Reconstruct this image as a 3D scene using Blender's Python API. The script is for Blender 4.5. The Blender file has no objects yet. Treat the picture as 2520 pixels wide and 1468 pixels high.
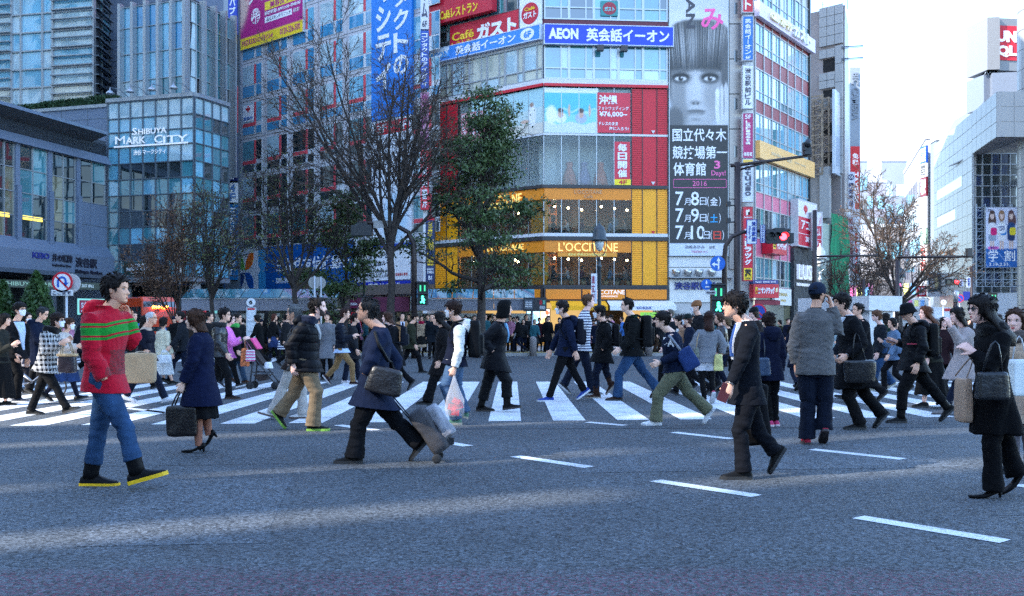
import bpy,bmesh,math,random
import numpy as np
from mathutils import Vector,Matrix
R=math.radians
rnd=random.Random(7)
S=bpy.context.scene
# ---------------------------------------------------------------- camera
F0,HZ,CH=2450.0,807.0,1.3
cam=bpy.data.cameras.new('camera');co=bpy.data.objects.new('camera',cam)
S.collection.objects.link(co);co.location=(0,0,CH);co.rotation_euler=(R(90),0,0)
cam.sensor_width=36;cam.lens=35.0;cam.shift_y=73/2520;cam.clip_start=.1;cam.clip_end=6000
S.camera=co
# ---------------------------------------------------------------- sky, sun, exposure
SUN_EL=35;TS=Vector((-.906*math.cos(R(SUN_EL)),-.423*math.cos(R(SUN_EL)),math.sin(R(SUN_EL))))
w=bpy.data.worlds.new('World');S.world=w;w.use_nodes=True
nt=w.node_tree;bg=nt.nodes['Background'];sky=nt.nodes.new('ShaderNodeTexSky')
sky.sky_type='NISHITA';sky.sun_disc=False;sky.sun_elevation=R(SUN_EL)
sky.sun_rotation=math.atan2(TS.x,TS.y);sky.air_density=1.0;sky.dust_density=.5;sky.ozone_density=3.5
nt.links.new(sky.outputs[0],bg.inputs[0]);bg.inputs[1].default_value=.15
sl=bpy.data.lights.new('sun','SUN');sl.energy=2.0;sl.angle=R(.53);sl.color=(1,.95,.88)
so=bpy.data.objects.new('sun',sl);S.collection.objects.link(so);so.rotation_euler=(-TS).to_track_quat('-Z','Y').to_euler()
S.view_settings.view_transform='Standard';S.view_settings.look='None'
S.view_settings.exposure=2.65;S.view_settings.gamma=1
S.cycles.use_adaptive_sampling=True
S.cycles.max_bounces=6;S.cycles.diffuse_bounces=3;S.cycles.glossy_bounces=3;S.cycles.transparent_max_bounces=12
try:S.cycles.use_denoising=False
except Exception:pass
# ---------------------------------------------------------------- helpers: objects
C=S.collection
def put(o,parent=None):
 C.objects.link(o)
 if parent is not None:o.parent=parent
 return o
def tag(o,label=None,cat=None,group=None,kind=None):
 if label:o['label']=label
 if cat:o['category']=cat
 if group:o['group']=group
 if kind:o['kind']=kind
 return o
def thing(name,label,cat,loc=(0,0,0),group=None,rz=0):
 o=bpy.data.objects.new(name,None);put(o);o.location=loc;o.rotation_euler=(0,0,rz)
 o.empty_display_size=.2
 return tag(o,label,cat,group)
def copytree(o,parent=None):
 c=o.copy();C.objects.link(c)
 if parent is not None:c.parent=parent
 for ch in o.children:copytree(ch,c)
 return c
# ---------------------------------------------------------------- helpers: materials
MATS={}
def M(name,rgb=(.5,.5,.5),rough=.6,metal=0,var=.12,scale=6,bump=0,bscale=40,spec=.5,emit=0,coat=0,sheen=0,stretch=None):
 if name in MATS:return MATS[name]
 m=bpy.data.materials.new(name);m.use_nodes=True;n=m.node_tree.nodes;L=m.node_tree.links
 b=n['Principled BSDF'];MATS[name]=m
 b.inputs['Base Color'].default_value=(*rgb,1);b.inputs['Roughness'].default_value=rough
 b.inputs['Metallic'].default_value=metal;b.inputs['Specular IOR Level'].default_value=spec
 if coat:b.inputs['Coat Weight'].default_value=coat
 if sheen:b.inputs['Sheen Weight'].default_value=sheen;b.inputs['Sheen Roughness'].default_value=.5
 if emit:b.inputs['Emission Color'].default_value=(*rgb,1);b.inputs['Emission Strength'].default_value=emit
 tc=n.new('ShaderNodeTexCoord');src=tc.outputs['Object']
 if stretch:
  mp=n.new('ShaderNodeMapping');mp.inputs['Scale'].default_value=stretch;L.new(src,mp.inputs[0]);src=mp.outputs[0]
 if var:
  t=n.new('ShaderNodeTexNoise');t.inputs['Scale'].default_value=scale;t.inputs['Detail'].default_value=6;L.new(src,t.inputs['Vector'])
  mr=n.new('ShaderNodeMapRange');mr.inputs[1].default_value=.3;mr.inputs[2].default_value=.7
  mr.inputs[3].default_value=1-var;mr.inputs[4].default_value=1+var;L.new(t.outputs[0],mr.inputs[0])
  mx=n.new('ShaderNodeVectorMath');mx.operation='SCALE';mx.inputs[0].default_value=rgb
  L.new(mr.outputs[0],mx.inputs['Scale']);L.new(mx.outputs[0],b.inputs['Base Color'])
 if bump:
  t2=n.new('ShaderNodeTexNoise');t2.inputs['Scale'].default_value=bscale;t2.inputs['Detail'].default_value=3;L.new(src,t2.inputs['Vector'])
  bp=n.new('ShaderNodeBump');bp.inputs['Strength'].default_value=bump;bp.inputs['Distance'].default_value=.02
  L.new(t2.outputs[0],bp.inputs['Height']);L.new(bp.outputs[0],b.inputs['Normal'])
 return m
def glass_mat(name,tint,rough=.03,dark=1,see=0):
 """window glass: tinted body with a slightly wavy mirror skin; see>0 lets the room behind show"""
 if name in MATS:return MATS[name]
 m=M(name,tint,rough,0,.25,.35,.06,.8,spec=.9)
 b=m.node_tree.nodes['Principled BSDF'];b.inputs['IOR'].default_value=1.9
 if see:
  n=m.node_tree.nodes;L=m.node_tree.links
  tr=n.new('ShaderNodeBsdfTransparent');tr.inputs[0].default_value=(.85,.92,.92,1)
  mx=n.new('ShaderNodeMixShader');fr=n.new('ShaderNodeFresnel');fr.inputs[0].default_value=1.5
  ad=n.new('ShaderNodeMath');ad.inputs[1].default_value=1-see;L.new(fr.outputs[0],ad.inputs[0]);ad.use_clamp=True
  L.new(ad.outputs[0],mx.inputs[0]);L.new(tr.outputs[0],mx.inputs[1]);L.new(b.outputs[0],mx.inputs[2])
  L.new(mx.outputs[0],n['Material Output'].inputs[0])
 return m
def attr_mat(name='printed_panel',rough=.45):
 if name in MATS:return MATS[name]
 m=M(name,(1,1,1),rough,var=0);n=m.node_tree.nodes
 a=n.new('ShaderNodeAttribute');a.attribute_name='Col'
 m.node_tree.links.new(a.outputs['Color'],n['Principled BSDF'].inputs['Base Color'])
 return m
def lin(r,g,b):return tuple(((c/255+.055)/1.055)**2.4 if c>10 else c/3295 for c in(r,g,b))
# ---------------------------------------------------------------- helpers: meshes
class MB:
 def __init__(s):s.v=[];s.f=[];s.m=[];s.n=0;s.sm=[]
 def add(s,v,f,mi=0,smooth=False):
  v=np.asarray(v,float).reshape(-1,3);b=s.n;s.v.append(v);s.n+=len(v)
  for q in f:s.f.append([i+b for i in q]);s.m.append(mi);s.sm.append(smooth)
  return s
 def box(s,c,d,mi=0,rz=0,rot=None):
  x,y,z=d[0]/2,d[1]/2,d[2]/2
  v=np.array([(-x,-y,-z),(x,-y,-z),(x,y,-z),(-x,y,-z),(-x,-y,z),(x,-y,z),(x,y,z),(-x,y,z)])
  if rot is not None:v=v@np.array(rot).T
  elif rz:cc,ss=math.cos(rz),math.sin(rz);v=v@np.array([(cc,-ss,0),(ss,cc,0),(0,0,1)]).T
  return s.add(v+np.array(c),BOXF,mi)
 def fbox(s,f,u0,u1,z0,z1,w0,w1,mi=0):
  P=[f.pt(u,z,w)for z in(z0,z1)for u,w in((u0,w1),(u1,w1),(u1,w0),(u0,w0))]
  return s.add(P,BOXF,mi)
 def fquad(s,f,u0,u1,z0,z1,w,mi=0):
  return s.add([f.pt(u0,z0,w),f.pt(u1,z0,w),f.pt(u1,z1,w),f.pt(u0,z1,w)],[(0,1,2,3)],mi)
 def prism(s,f,pts,w0,w1,mi=0):
  """outline in (u,z) of a face, extruded between two distances"""
  n=len(pts);v=[f.pt(u,z,w0)for u,z in pts]+[f.pt(u,z,w1)for u,z in pts]
  return s.add(v,[tuple(range(n)),tuple(range(2*n-1,n-1,-1))]+[(i,i+n,(i+1)%n+n,(i+1)%n)for i in range(n)],mi)
 def tube(s,pts,rad,k=8,mi=0,cap=True,smooth=True):
  pts=[np.array(p,float)for p in pts];n=len(pts)
  if not hasattr(rad,'__len__'):rad=[rad]*n
  V=[];ref=None
  for i,p in enumerate(pts):
   t=pts[min(i+1,n-1)]-pts[max(i-1,0)];t=t/(np.linalg.norm(t)+1e-9)
   if ref is None:
    a=np.array((0,0,1.))if abs(t[2])<.9 else np.array((1.,0,0));ref=np.cross(t,a)
   ref=ref-t*ref.dot(t);ref/=np.linalg.norm(ref)+1e-9;bi=np.cross(t,ref)
   for j in range(k):
    a=2*math.pi*j/k;V.append(p+rad[i]*(math.cos(a)*ref+math.sin(a)*bi))
  Fc=[(i*k+j,i*k+(j+1)%k,(i+1)*k+(j+1)%k,(i+1)*k+j)for i in range(n-1)for j in range(k)]
  if cap:Fc+=[tuple(range(k-1,-1,-1)),tuple(range((n-1)*k,n*k))]
  return s.add(V,Fc,mi,smooth)
 def rings(s,R_,mi=0,smooth=True,cap=True):
  """loft through rings of points (all the same length)"""
  n=len(R_);k=len(R_[0]);V=np.concatenate([np.asarray(r,float)for r in R_])
  Fc=[(i*k+j,i*k+(j+1)%k,(i+1)*k+(j+1)%k,(i+1)*k+j)for i in range(n-1)for j in range(k)]
  if cap:Fc+=[tuple(range(k-1,-1,-1)),tuple(range((n-1)*k,n*k))]
  return s.add(V,Fc,mi,smooth)
 def lathe(s,c,prof,k=16,mi=0,smooth=True):
  return s.rings([[(c[0]+r*math.cos(2*math.pi*j/k),c[1]+r*math.sin(2*math.pi*j/k),c[2]+z)for j in range(k)]for r,z in prof],mi,smooth)
 def ball(s,c,r,k=12,mi=0):
  r=(r,r,r)if not hasattr(r,'__len__')else r;n=k//2+1
  return s.rings([[(c[0]+r[0]*math.sin(a)*math.cos(2*math.pi*j/k),c[1]+r[1]*math.sin(a)*math.sin(2*math.pi*j/k),c[2]-r[2]*math.cos(a))for j in range(k)]for a in np.linspace(.05,math.pi-.05,n)],mi)
 def mesh(s,name,mats):
  me=bpy.data.meshes.new(name);v=np.concatenate(s.v)if s.v else np.zeros((0,3))
  me.from_pydata(v.tolist(),[],s.f)
  for m in(mats if isinstance(mats,(list,tuple))else[mats]):me.materials.append(m)
  me.polygons.foreach_set('material_index',s.m);me.polygons.foreach_set('use_smooth',s.sm);me.update()
  return me
 def build(s,name,mats,parent=None,loc=None):
  o=bpy.data.objects.new(name,s.mesh(name,mats));put(o,parent)
  if parent is not None and loc is None:
   o.matrix_parent_inverse=parent_inv(parent)
  if loc is not None:o.location=loc
  return o
def parent_inv(p):
 m=Matrix.LocRotScale(p.location,p.rotation_euler,p.scale)
 return m.inverted()if p.parent is None else(p.parent_world@m).inverted()if hasattr(p,'parent_world')else m.inverted()
BOXF=[(3,2,1,0),(4,5,6,7),(0,1,5,4),(1,2,6,5),(2,3,7,6),(3,0,4,7)]
def X_(px,d):return(px-1260)/F0*d
def Z_(py,d):return CH+(HZ-py)/F0*d
def gd(py):return F0*CH/(py-HZ)
def W_(px,py,d):return np.array((X_(px,d),d,Z_(py,d)))
class Face:
 """vertical plane through two ground points: u along it, z up, w out of it towards the viewer's side"""
 def __init__(s,A,B):
  s.A=np.array(A,float);s.B=np.array(B,float);d=s.B-s.A;s.L=float(np.linalg.norm(d));s.U=d/s.L
  n=np.array((s.U[1],-s.U[0]));s.n=n if n.dot(-s.A)>0 else-n
 def pt(s,u,z,w=0):q=s.A+s.U*u+s.n*w;return(q[0],q[1],z)
 def hit(s,px):
  k=(px-1260)/F0;m=np.array([(s.U[0],-k),(s.U[1],-1)]);r=np.linalg.solve(m,-s.A);return r[0],r[1]
 def u(s,px):return s.hit(px)[0]
 def z(s,px,py):return Z_(py,s.hit(px)[1])
 def rect(s,x0,y0,x1,y1):
  """photo rectangle (y taken at x0) -> u0,u1,z0,z1"""
  return s.u(x0),s.u(x1),s.z(x0,y1),s.z(x0,y0)
def front(px0,px1,d,d2=None):
 d2=d if d2 is None else d2
 return Face((X_(px0,d),d),(X_(px1,d2),d2))
# ---------------------------------------------------------------- helpers: lettering and evaluated modifiers (worked in a scratch scene)
TMP=bpy.data.scenes.new('scratch')
def evaluated(o):
 TMP.collection.objects.link(o)
 with bpy.context.temp_override(scene=TMP,view_layer=TMP.view_layers[0]):dg=bpy.context.evaluated_depsgraph_get()
 dg.update()
 me=bpy.data.meshes.new_from_object(o.evaluated_get(dg));TMP.collection.objects.unlink(o);return me
TXT={}
def glyphs(s,bold=0,ext=.02):
 key=(s,bold,ext)
 if key not in TXT:
  cu=bpy.data.curves.new('t','FONT');cu.body=s;cu.size=1;cu.resolution_u=2;cu.offset=bold;cu.extrude=ext
  o=bpy.data.objects.new('t',cu);me=evaluated(o)
  v=np.zeros(len(me.vertices)*3);me.vertices.foreach_get('co',v);v=v.reshape(-1,3)
  TXT[key]=(v,[tuple(p.vertices)for p in me.polygons]);bpy.data.objects.remove(o);bpy.data.meshes.remove(me)
 return TXT[key]
def text(mb,f,s,u0,u1,z0,z1,w=.01,th=.02,bold=0,vert=False,mi=0,slant=0):
 """write s into the box of a face, stretched to fill it"""
 if vert:
  n=len(s);h=(z1-z0)/n
  for i,ch in enumerate(s):
   if ch==' ':continue
   pad=.06*h
   if ch in 'ー―-':
    mb.fbox(f,(u0+u1)/2-.06*(u1-u0),(u0+u1)/2+.06*(u1-u0),z1-(i+1)*h+pad,z1-i*h-pad,w,w+th,mi)
   else:text(mb,f,ch,u0,u1,z1-(i+1)*h+pad,z1-i*h-pad,w,th,bold,False,mi)
  return
 v,fc=glyphs(s,bold)
 if not len(v):return
 lo,hi=v.min(0),v.max(0);q=(v-lo)/np.maximum(hi-lo,1e-6)
 uu=u0+(u1-u0)*q[:,0]+slant*(z1-z0)*(q[:,1]-.5);zz=z0+(z1-z0)*q[:,1];ww=w+th*q[:,2]
 mb.add([f.pt(a,b,c)for a,b,c in zip(uu,zz,ww)],fc,mi)
def letters(parent,f,s,box,mat,w=.01,th=.02,bold=.0,vert=False,slant=0,name='lettering'):
 mb=MB();text(mb,f,s,*box,w=w,th=th,bold=bold,vert=vert,slant=slant);return mb.build(name,mat,parent)
def paint(name,f,u0,u1,z0,z1,w,fn,nx,nz,parent=None,mat=None):
 """printed panel: one grid whose colours come from fn(s,t), s,t in 0..1 from the lower left"""
 s,t=np.meshgrid(np.linspace(0,1,nx+1),np.linspace(0,1,nz+1));col=np.clip(fn(s,t),0,1).reshape(-1,3)
 v=[f.pt(u0+(u1-u0)*a,z0+(z1-z0)*b,w)for a,b in zip(s.ravel(),t.ravel())]
 k=nx+1;fc=[(j*k+i,j*k+i+1,(j+1)*k+i+1,(j+1)*k+i)for j in range(nz)for i in range(nx)]
 me=MB().add(v,fc,0,True).mesh(name,mat or attr_mat())
 a=me.color_attributes.new('Col','FLOAT_COLOR','POINT');a.data.foreach_set('color',np.c_[col,np.ones(len(col))].astype(np.float32).ravel())
 o=bpy.data.objects.new(name,me);put(o,parent)
 if parent is not None:o.matrix_parent_inverse=parent_inv(parent)
 return o
def blob(s,t,cx,cy,rx,ry,soft=.15,p=2):
 d=(np.abs((s-cx)/rx)**p+np.abs((t-cy)/ry)**p)**(1/p);return 1/(1+np.exp((d-1)/soft*4))
def lay(c,m,rgb):return c*(1-m[...,None])+np.array(rgb)*m[...,None]
def sgn(f,rect,label,cat='sign',name='shop_sign',back=(.8,.8,.8),texts=(),depth=.18,w=0,frame=None,group=None,rough=.4,emit=0):
 """a sign box on a face: root > panel, frame, lettering. texts = (string, (s0,s1,t0,t1) in 0..1, rgb, options)"""
 u0,u1,z0,z1=rect;r=thing(name,label,cat,f.pt((u0+u1)/2,z0,w),group)
 mb=MB();mb.fbox(f,u0,u1,z0,z1,w,w+depth)
 mb.build('panel',M('panel %.3f %.3f %.3f %.1f'%(*back,emit),back,rough,var=.06,scale=1.5,emit=emit),r)
 if frame:
  fb=MB();t=frame[1]
  for a in((u0-t,u1+t,z1,z1+t),(u0-t,u1+t,z0-t,z0),(u0-t,u0,z0,z1),(u1,u1+t,z0,z1)):fb.fbox(f,*a,w-.003,w+depth+.02)
  fb.build('frame',M('frame %.2f %.2f %.2f'%frame[0],frame[0],.5),r)
 for t in texts:
  o=t[3]if len(t)>3 else{};b=t[1];c=t[2]
  box=None if t[0]=='p' else(u0+(u1-u0)*b[0],u0+(u1-u0)*b[1],z0+(z1-z0)*b[2],z0+(z1-z0)*b[3])
  if t[0]=='#':
   q=MB();q.fbox(f,*box,w+depth-.01,w+depth+o.get('th',.008));q.build(o.get('name','colour_field'),M('paint %.2f %.2f %.2f'%c,c,.45,var=.05),r)
  elif t[0]=='o':
   q=MB();n=28;cu,cz,ru,rz_=(box[0]+box[1])/2,(box[2]+box[3])/2,(box[1]-box[0])/2,(box[3]-box[2])/2
   q.prism(f,[(cu+ru*math.cos(2*math.pi*i/n),cz+rz_*math.sin(2*math.pi*i/n))for i in range(n)],w+depth-.01,w+depth+o.get('th',.012));q.build('roundel',M('paint %.2f %.2f %.2f'%c,c,.45,var=.05),r)
  elif t[0]=='p':
   q=MB();q.prism(f,[(u0+(u1-u0)*a,z0+(z1-z0)*b_)for a,b_ in b],w+depth-.01,w+depth+o.get('th',.012));q.build('emblem',M('paint %.2f %.2f %.2f'%c,c,.45,var=.05),r)
  else:letters(r,f,t[0],box,M('ink %.2f %.2f %.2f'%c,c,.5,var=.04),w+depth+o.get('lift',.004),o.get('th',.02),o.get('bold',.02),o.get('vert',False),o.get('slant',0))
 return r
WHITE,RED,BLUE,YEL,BLACK,NAVY=(.82,.82,.83),lin(196,22,44),lin(20,60,170),lin(240,200,40),(.012,.012,.014),lin(20,32,84)
# ================================================================ ground
def asphalt():
 m=M('asphalt',(.1,.1,.105),.82,var=0);n=m.node_tree.nodes;L=m.node_tree.links;b=n['Principled BSDF']
 tc=n.new('ShaderNodeTexCoord');sx=n.new('ShaderNodeSeparateXYZ');L.new(tc.outputs['Object'],sx.inputs[0])
 def noise(sc,det=2,rough=.5):
  t=n.new('ShaderNodeTexNoise');t.inputs['Scale'].default_value=sc;t.inputs['Detail'].default_value=det;t.inputs['Roughness'].default_value=rough
  L.new(tc.outputs['Object'],t.inputs['Vector']);return t.outputs[0]
 def rng(x,a,b_,c,d):
  r=n.new('ShaderNodeMapRange');L.new(x,r.inputs[0])
  for i,v in zip((1,2,3,4),(a,b_,c,d)):r.inputs[i].default_value=v
  return r.outputs[0]
 def op(o,x,y):
  q=n.new('ShaderNodeMath');q.operation=o
  for i,v in enumerate((x,y)):
   if isinstance(v,(int,float)):q.inputs[i].default_value=v
   else:L.new(v,q.inputs[i])
  return q.outputs[0]
 vo=n.new('ShaderNodeTexVoronoi');vo.inputs['Scale'].default_value=58;L.new(tc.outputs['Object'],vo.inputs['Vector'])
 se=n.new('ShaderNodeSeparateColor');L.new(vo.outputs['Color'],se.inputs[0])
 stone=rng(se.outputs[0],0,1,.05,2.2);grit=rng(noise(120,2),.3,.7,.35,1.7)
 pale_fleck=rng(se.outputs[1],.95,.985,0,1.4)  # sparse pale flecks added to the stone grain
 big=rng(noise(.35,5,.6),.3,.7,.72,1.28);mid=rng(noise(3.2,4),.3,.7,.9,1.12)
 k=op('ADD',op('MULTIPLY',op('MULTIPLY',stone,grit),op('MULTIPLY',big,mid)),pale_fleck)
 base=n.new('ShaderNodeVectorMath');base.operation='SCALE';base.inputs[0].default_value=(.041,.047,.0525);L.new(k,base.inputs['Scale'])
 edge=rng(op('ADD',sx.outputs[1],op('MULTIPLY',noise(1.5,4),.35)),5.38,5.6,1,0)
 worn=op('MULTIPLY',edge,rng(noise(42,3),.5,.62,0,.7))
 mx=n.new('ShaderNodeMix');mx.data_type='RGBA';L.new(worn,mx.inputs[0]);L.new(base.outputs[0],mx.inputs[6]);mx.inputs[7].default_value=(.15,.02,.045,1)
 L.new(mx.outputs[2],b.inputs['Base Color'])
 bp=n.new('ShaderNodeBump');bp.inputs['Strength'].default_value=.55;bp.inputs['Distance'].default_value=.006
 L.new(op('ADD',vo.outputs['Distance'],noise(160,2)),bp.inputs['Height']);L.new(bp.outputs[0],b.inputs['Normal'])
 L.new(rng(noise(.8,4),.3,.7,.7,.9),b.inputs['Roughness'])
 return m
def road_paint():
 m=M('road_paint',(.8,.8,.79),.6,var=0);n=m.node_tree.nodes;L=m.node_tree.links;b=n['Principled BSDF']
 tc=n.new('ShaderNodeTexCoord')
 a=n.new('ShaderNodeTexNoise');a.inputs['Scale'].default_value=60;a.inputs['Detail'].default_value=8;L.new(tc.outputs['Object'],a.inputs['Vector'])
 c=n.new('ShaderNodeTexNoise');c.inputs['Scale'].default_value=2.2;c.inputs['Detail'].default_value=6;L.new(tc.outputs['Object'],c.inputs['Vector'])
 ad=n.new('ShaderNodeMath');ad.operation='MULTIPLY_ADD';L.new(c.outputs[0],ad.inputs[0]);ad.inputs[1].default_value=.55;L.new(a.outputs[0],ad.inputs[2])
 r=n.new('ShaderNodeValToRGB');e=r.color_ramp.elements;e[0].position=.62;e[0].color=(.16,.16,.17,1);e[1].position=.72;e[1].color=(.66,.67,.67,1)
 L.new(ad.outputs[0],r.inputs[0]);L.new(r.outputs[0],b.inputs['Base Color'])
 return m
ASPH,RPAINT=asphalt(),road_paint()
PAVE=M('paving',(.27,.25,.235),.8,var=.2,scale=1.2,bump=.2,bscale=9)
mb=MB();g=1500
mb.add([(-g,-g,0),(g,-g,0),(g,g,0),(-g,g,0)],[(0,1,2,3)])
tag(mb.build('road',ASPH),kind='structure')
def patch(name,pts,mat,z):mb=MB();mb.add([(x,y,z)for x,y in pts],[tuple(range(len(pts)))]);tag(mb.build(name,mat),kind='structure')
APATCH=ASPH.copy();APATCH.name='older asphalt'
for nd in APATCH.node_tree.nodes:
 if nd.type=='VECT_MATH':nd.inputs[0].default_value=(.034,.040,.046)
BPATCH=ASPH.copy();BPATCH.name='newer asphalt'
for nd in BPATCH.node_tree.nodes:
 if nd.type=='VECT_MATH':nd.inputs[0].default_value=(.05,.058,.066)
TAR=M('tar seam',(.022,.022,.024),.7,var=.4,scale=9,bump=.3)
patch('road_patch',[(-9,12.4),(14,13.3),(14,13.75),(-9,12.75)],APATCH,.0022);patch('road_patch',[(.6,8.9),(4.2,9.3),(4.1,11.2),(.5,10.9)],BPATCH,.0021);patch('road_patch',[(-3.9,17.0),(-1.6,17.1),(-1.65,20),(-3.95,19.9)],APATCH,.0023);patch('road_patch',[(-2.6,5.9),(-1.5,6.0),(-1.9,8.6),(-3.1,8.5)],BPATCH,.002)
def seam(pts,w_,sd):
 r=random.Random(sd);P=[]
 for(ax,ay),(bx_,by_)in zip(pts,pts[1:]):
  for t in np.linspace(0,1,14)[:-1]:P.append((ax+(bx_-ax)*t+r.gauss(0,.012),ay+(by_-ay)*t+r.gauss(0,.02)))
 k=len(P);mb=MB();mb.add([(x,y+s_*w_*r.uniform(.4,1),.003)for s_ in(-1,1)for x,y in P],[(i,i+1,k+i+1,k+i)for i in range(k-1)]);tag(mb.build('road_seam',TAR),kind='structure')
seam([(-9,12.38),(-2,12.68),(5,13.0),(14,13.3)],.012,1);seam([(-9,12.78),(5,13.35),(14,13.78)],.012,2);seam([(-4.5,9.2),(-1,9.7),(2.5,10.6),(7,11.1)],.008,3);seam([(.9,5.2),(1.5,6.6),(1.3,7.7)],.006,4);seam([(3.3,6.9),(4.9,7.2),(6,8)],.006,5)
mb=MB()
for i in range(-13,13):
 x=-.328+.903*i;y0,y1=13.83+.1*x,23.9+.02*x
 mb.add([(x,y0,.004),(x+.455,y0+.04,.004),(x+.455,y1,.004),(x,y1,.004)],[(0,1,2,3)])
for i in range(-8,6):
 x=-13+.9*i;mb.add([(x,37,.004),(x+.45,37,.004),(x+.45-1,43.5,.004),(x-1,43.5,.004)],[(0,1,2,3)])
tag(mb.build('zebra_crossing',RPAINT),kind='structure')
def dash(a,b,wd=.15):
 p,q=[np.array((X_(x,gd(y)),gd(y)))for x,y in(a,b)];t=(q-p)/np.linalg.norm(q-p);e=np.array((1,.12))
 nrm=np.array((-t[1],t[0]))*wd/2
 return[(*(p-nrm),.004),(*(q-nrm),.004),(*(q+nrm),.004),(*(p+nrm),.004)]
mb=MB()
for a,b in(((832,1047),(926,1060)),((1010,1075),(1152,1099)),((1446,1040),(1538,1048)),((1658,1065),(1800,1081)),((1268,1124),(1450,1151)),((1998,1107),(2223,1131)),((1612,1184),(1863,1222)),((2112,1274),(2474,1334)),((2500,1195),(2640,1211)),((300,1004),(420,1018))):
 mb.add(dash(a,b),[(0,1,2,3)])
tag(mb.build('lane_dashes',RPAINT),kind='structure')
def manhole(px,py,label):
 d=gd(py);mb=MB();mb.lathe((X_(px,d),d,0),[(.01,.006),(.28,.006),(.3,.004),(.31,0)],24)
 for k in range(-4,5):mb.box((X_(px,d)+k*.055,d,.008),(.02,2*math.sqrt(.26**2-(k*.055)**2),.004))
 tag(mb.build('manhole_cover',M('iron',(.06,.06,.065),.5,.6,bump=.2)),label,'manhole')
manhole(2330,1006,'round iron manhole cover at the right end of the zebra crossing')
manhole(905,972,'worn iron manhole cover among the zebra bars behind the suitcase man')
def slab(name,pts,h,mat,z=0):
 mb=MB();n=len(pts);mb.add([(x,y,z)for x,y in pts]+[(x,y,h)for x,y in pts],[tuple(range(n-1,-1,-1)),tuple(range(n,2*n))]+[(i,(i+1)%n,(i+1)%n+n,i+n)for i in range(n)])
 return tag(mb.build(name,mat),kind='structure')
KERB=M('kerb_stone',(.32,.31,.3),.75,var=.15,scale=3)
slab('pavement',[(-13,45.6),(12,45.6),(14.5,47.5),(17.5,56),(24.5,70.5),(34,95),(90,200),(-60,200),(-60,64),(-22,63),(-14.5,57)],.14,PAVE)
slab('pavement',[(34,58),(44,52),(90,52),(90,110),(62,160),(40,108)],.14,PAVE)
mb=MB()
pk=[(-22,62.9),(-14.65,56.9),(-13.15,45.45),(12.1,45.45),(14.7,47.4),(17.7,56),(24.7,70.4)]
for a,b in zip(pk,pk[1:]):
 f=Face(a,b);mb.fbox(f,0,f.L,0,.15,-.14,.02)
tag(mb.build('kerb',KERB),kind='structure')
mb=MB();mb.box((-.6,46.25,.146),(24,.6,.006));mb.box((-1,47.5,.146),(22,.3,.006))
tag(mb.build('tactile_paving',M('tactile yellow',(.55,.38,.06),.7,var=.2,scale=5,bump=.5,bscale=14)),kind='structure')
# ================================================================ out of view: added sun-blocking mass at left, department store behind the camera
TH=Vector((.906,.423));QH=Vector((-.423,.906))
def sq(s,q):p=TH*s+QH*q;return(p.x,p.y)
blk=thing('sun_blocker','cream stone office block left of the frame that shades the whole crossing','building',(*sq(-40,20),0))  # unseen mass added to keep the sun off the crossing
cream=M('cream stone',(.72,.69,.63),.7,var=.08,scale=.5)
def block(q0,q1,z0,z1,s0=-52,s1=-40):
 mb=MB();v=[(*sq(s,q),z)for z in(z0,z1)for s,q in((s0,q0),(s1,q0),(s1,q1),(s0,q1))];mb.add(v,BOXF)
 mb.build('wall',cream,blk)
 gm=MB();U=np.array((QH.x,QH.y));a=np.array(sq(s1,q0));f=Face(a,np.array(sq(s1,q1)))
 f.n=np.array((TH.x,TH.y));n=int((q1-q0)//3)
 for i in range(n):
  for j in range(int((z1-z0-4)//3.6)):gm.fbox(f,.7+i*3,2.6+i*3,z0+3+j*3.6,z0+5+j*3.6,-.1,.03)
 if n>0:gm.build('window',M('dark pane',(.05,.08,.1),.05,spec=.8),blk)
for a in((-40,6.56,0,56),(6.98,8.88,0,56),(9.14,12.12,0,56),(12.48,14.6,0,56),(22.2,44,0,58),(44,60,0,78),(60,100,0,72)):block(*a)  # narrow gaps set to throw thin sun bands across the road
block(14.6,22.2,0,25.2,-44,-41);block(14.6,22.2,31,56,-43,-41)  # opening shaped so a sun patch lands on the left zebra bars
rb_=random.Random(9)
for q0,q1 in((6.56,6.98),(8.88,9.14),(12.12,12.48)):
 z=1.0
 while z<54:
  h=rb_.uniform(.2,.8);mb=MB();mb.add([(*sq(s_,q),zz)for zz in(z,z+h)for s_,q in((-43,q0-.05),(-42.4,q0-.05),(-42.4,q1+.05),(-43,q1+.05))],BOXF);mb.build('band_breaker',cream,blk);z+=h+rb_.uniform(3,9)  # bars added across the gaps to break up the sun bands
blk2=thing('station_building','long cream department store over the railway behind the camera','building',(10,-48,0))
mb=MB();mb.box((12,-56,9),(110,16,18));mb.build('wall',cream,blk2)
mb=MB()
for i in range(34):
 for j in range(3):mb.box((-40+i*3.2,-47.98,5+j*4.2),(2.1,.06,2.2))
mb.build('window',M('dark pane',(.05,.08,.1),.05,spec=.8),blk2)
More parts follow.
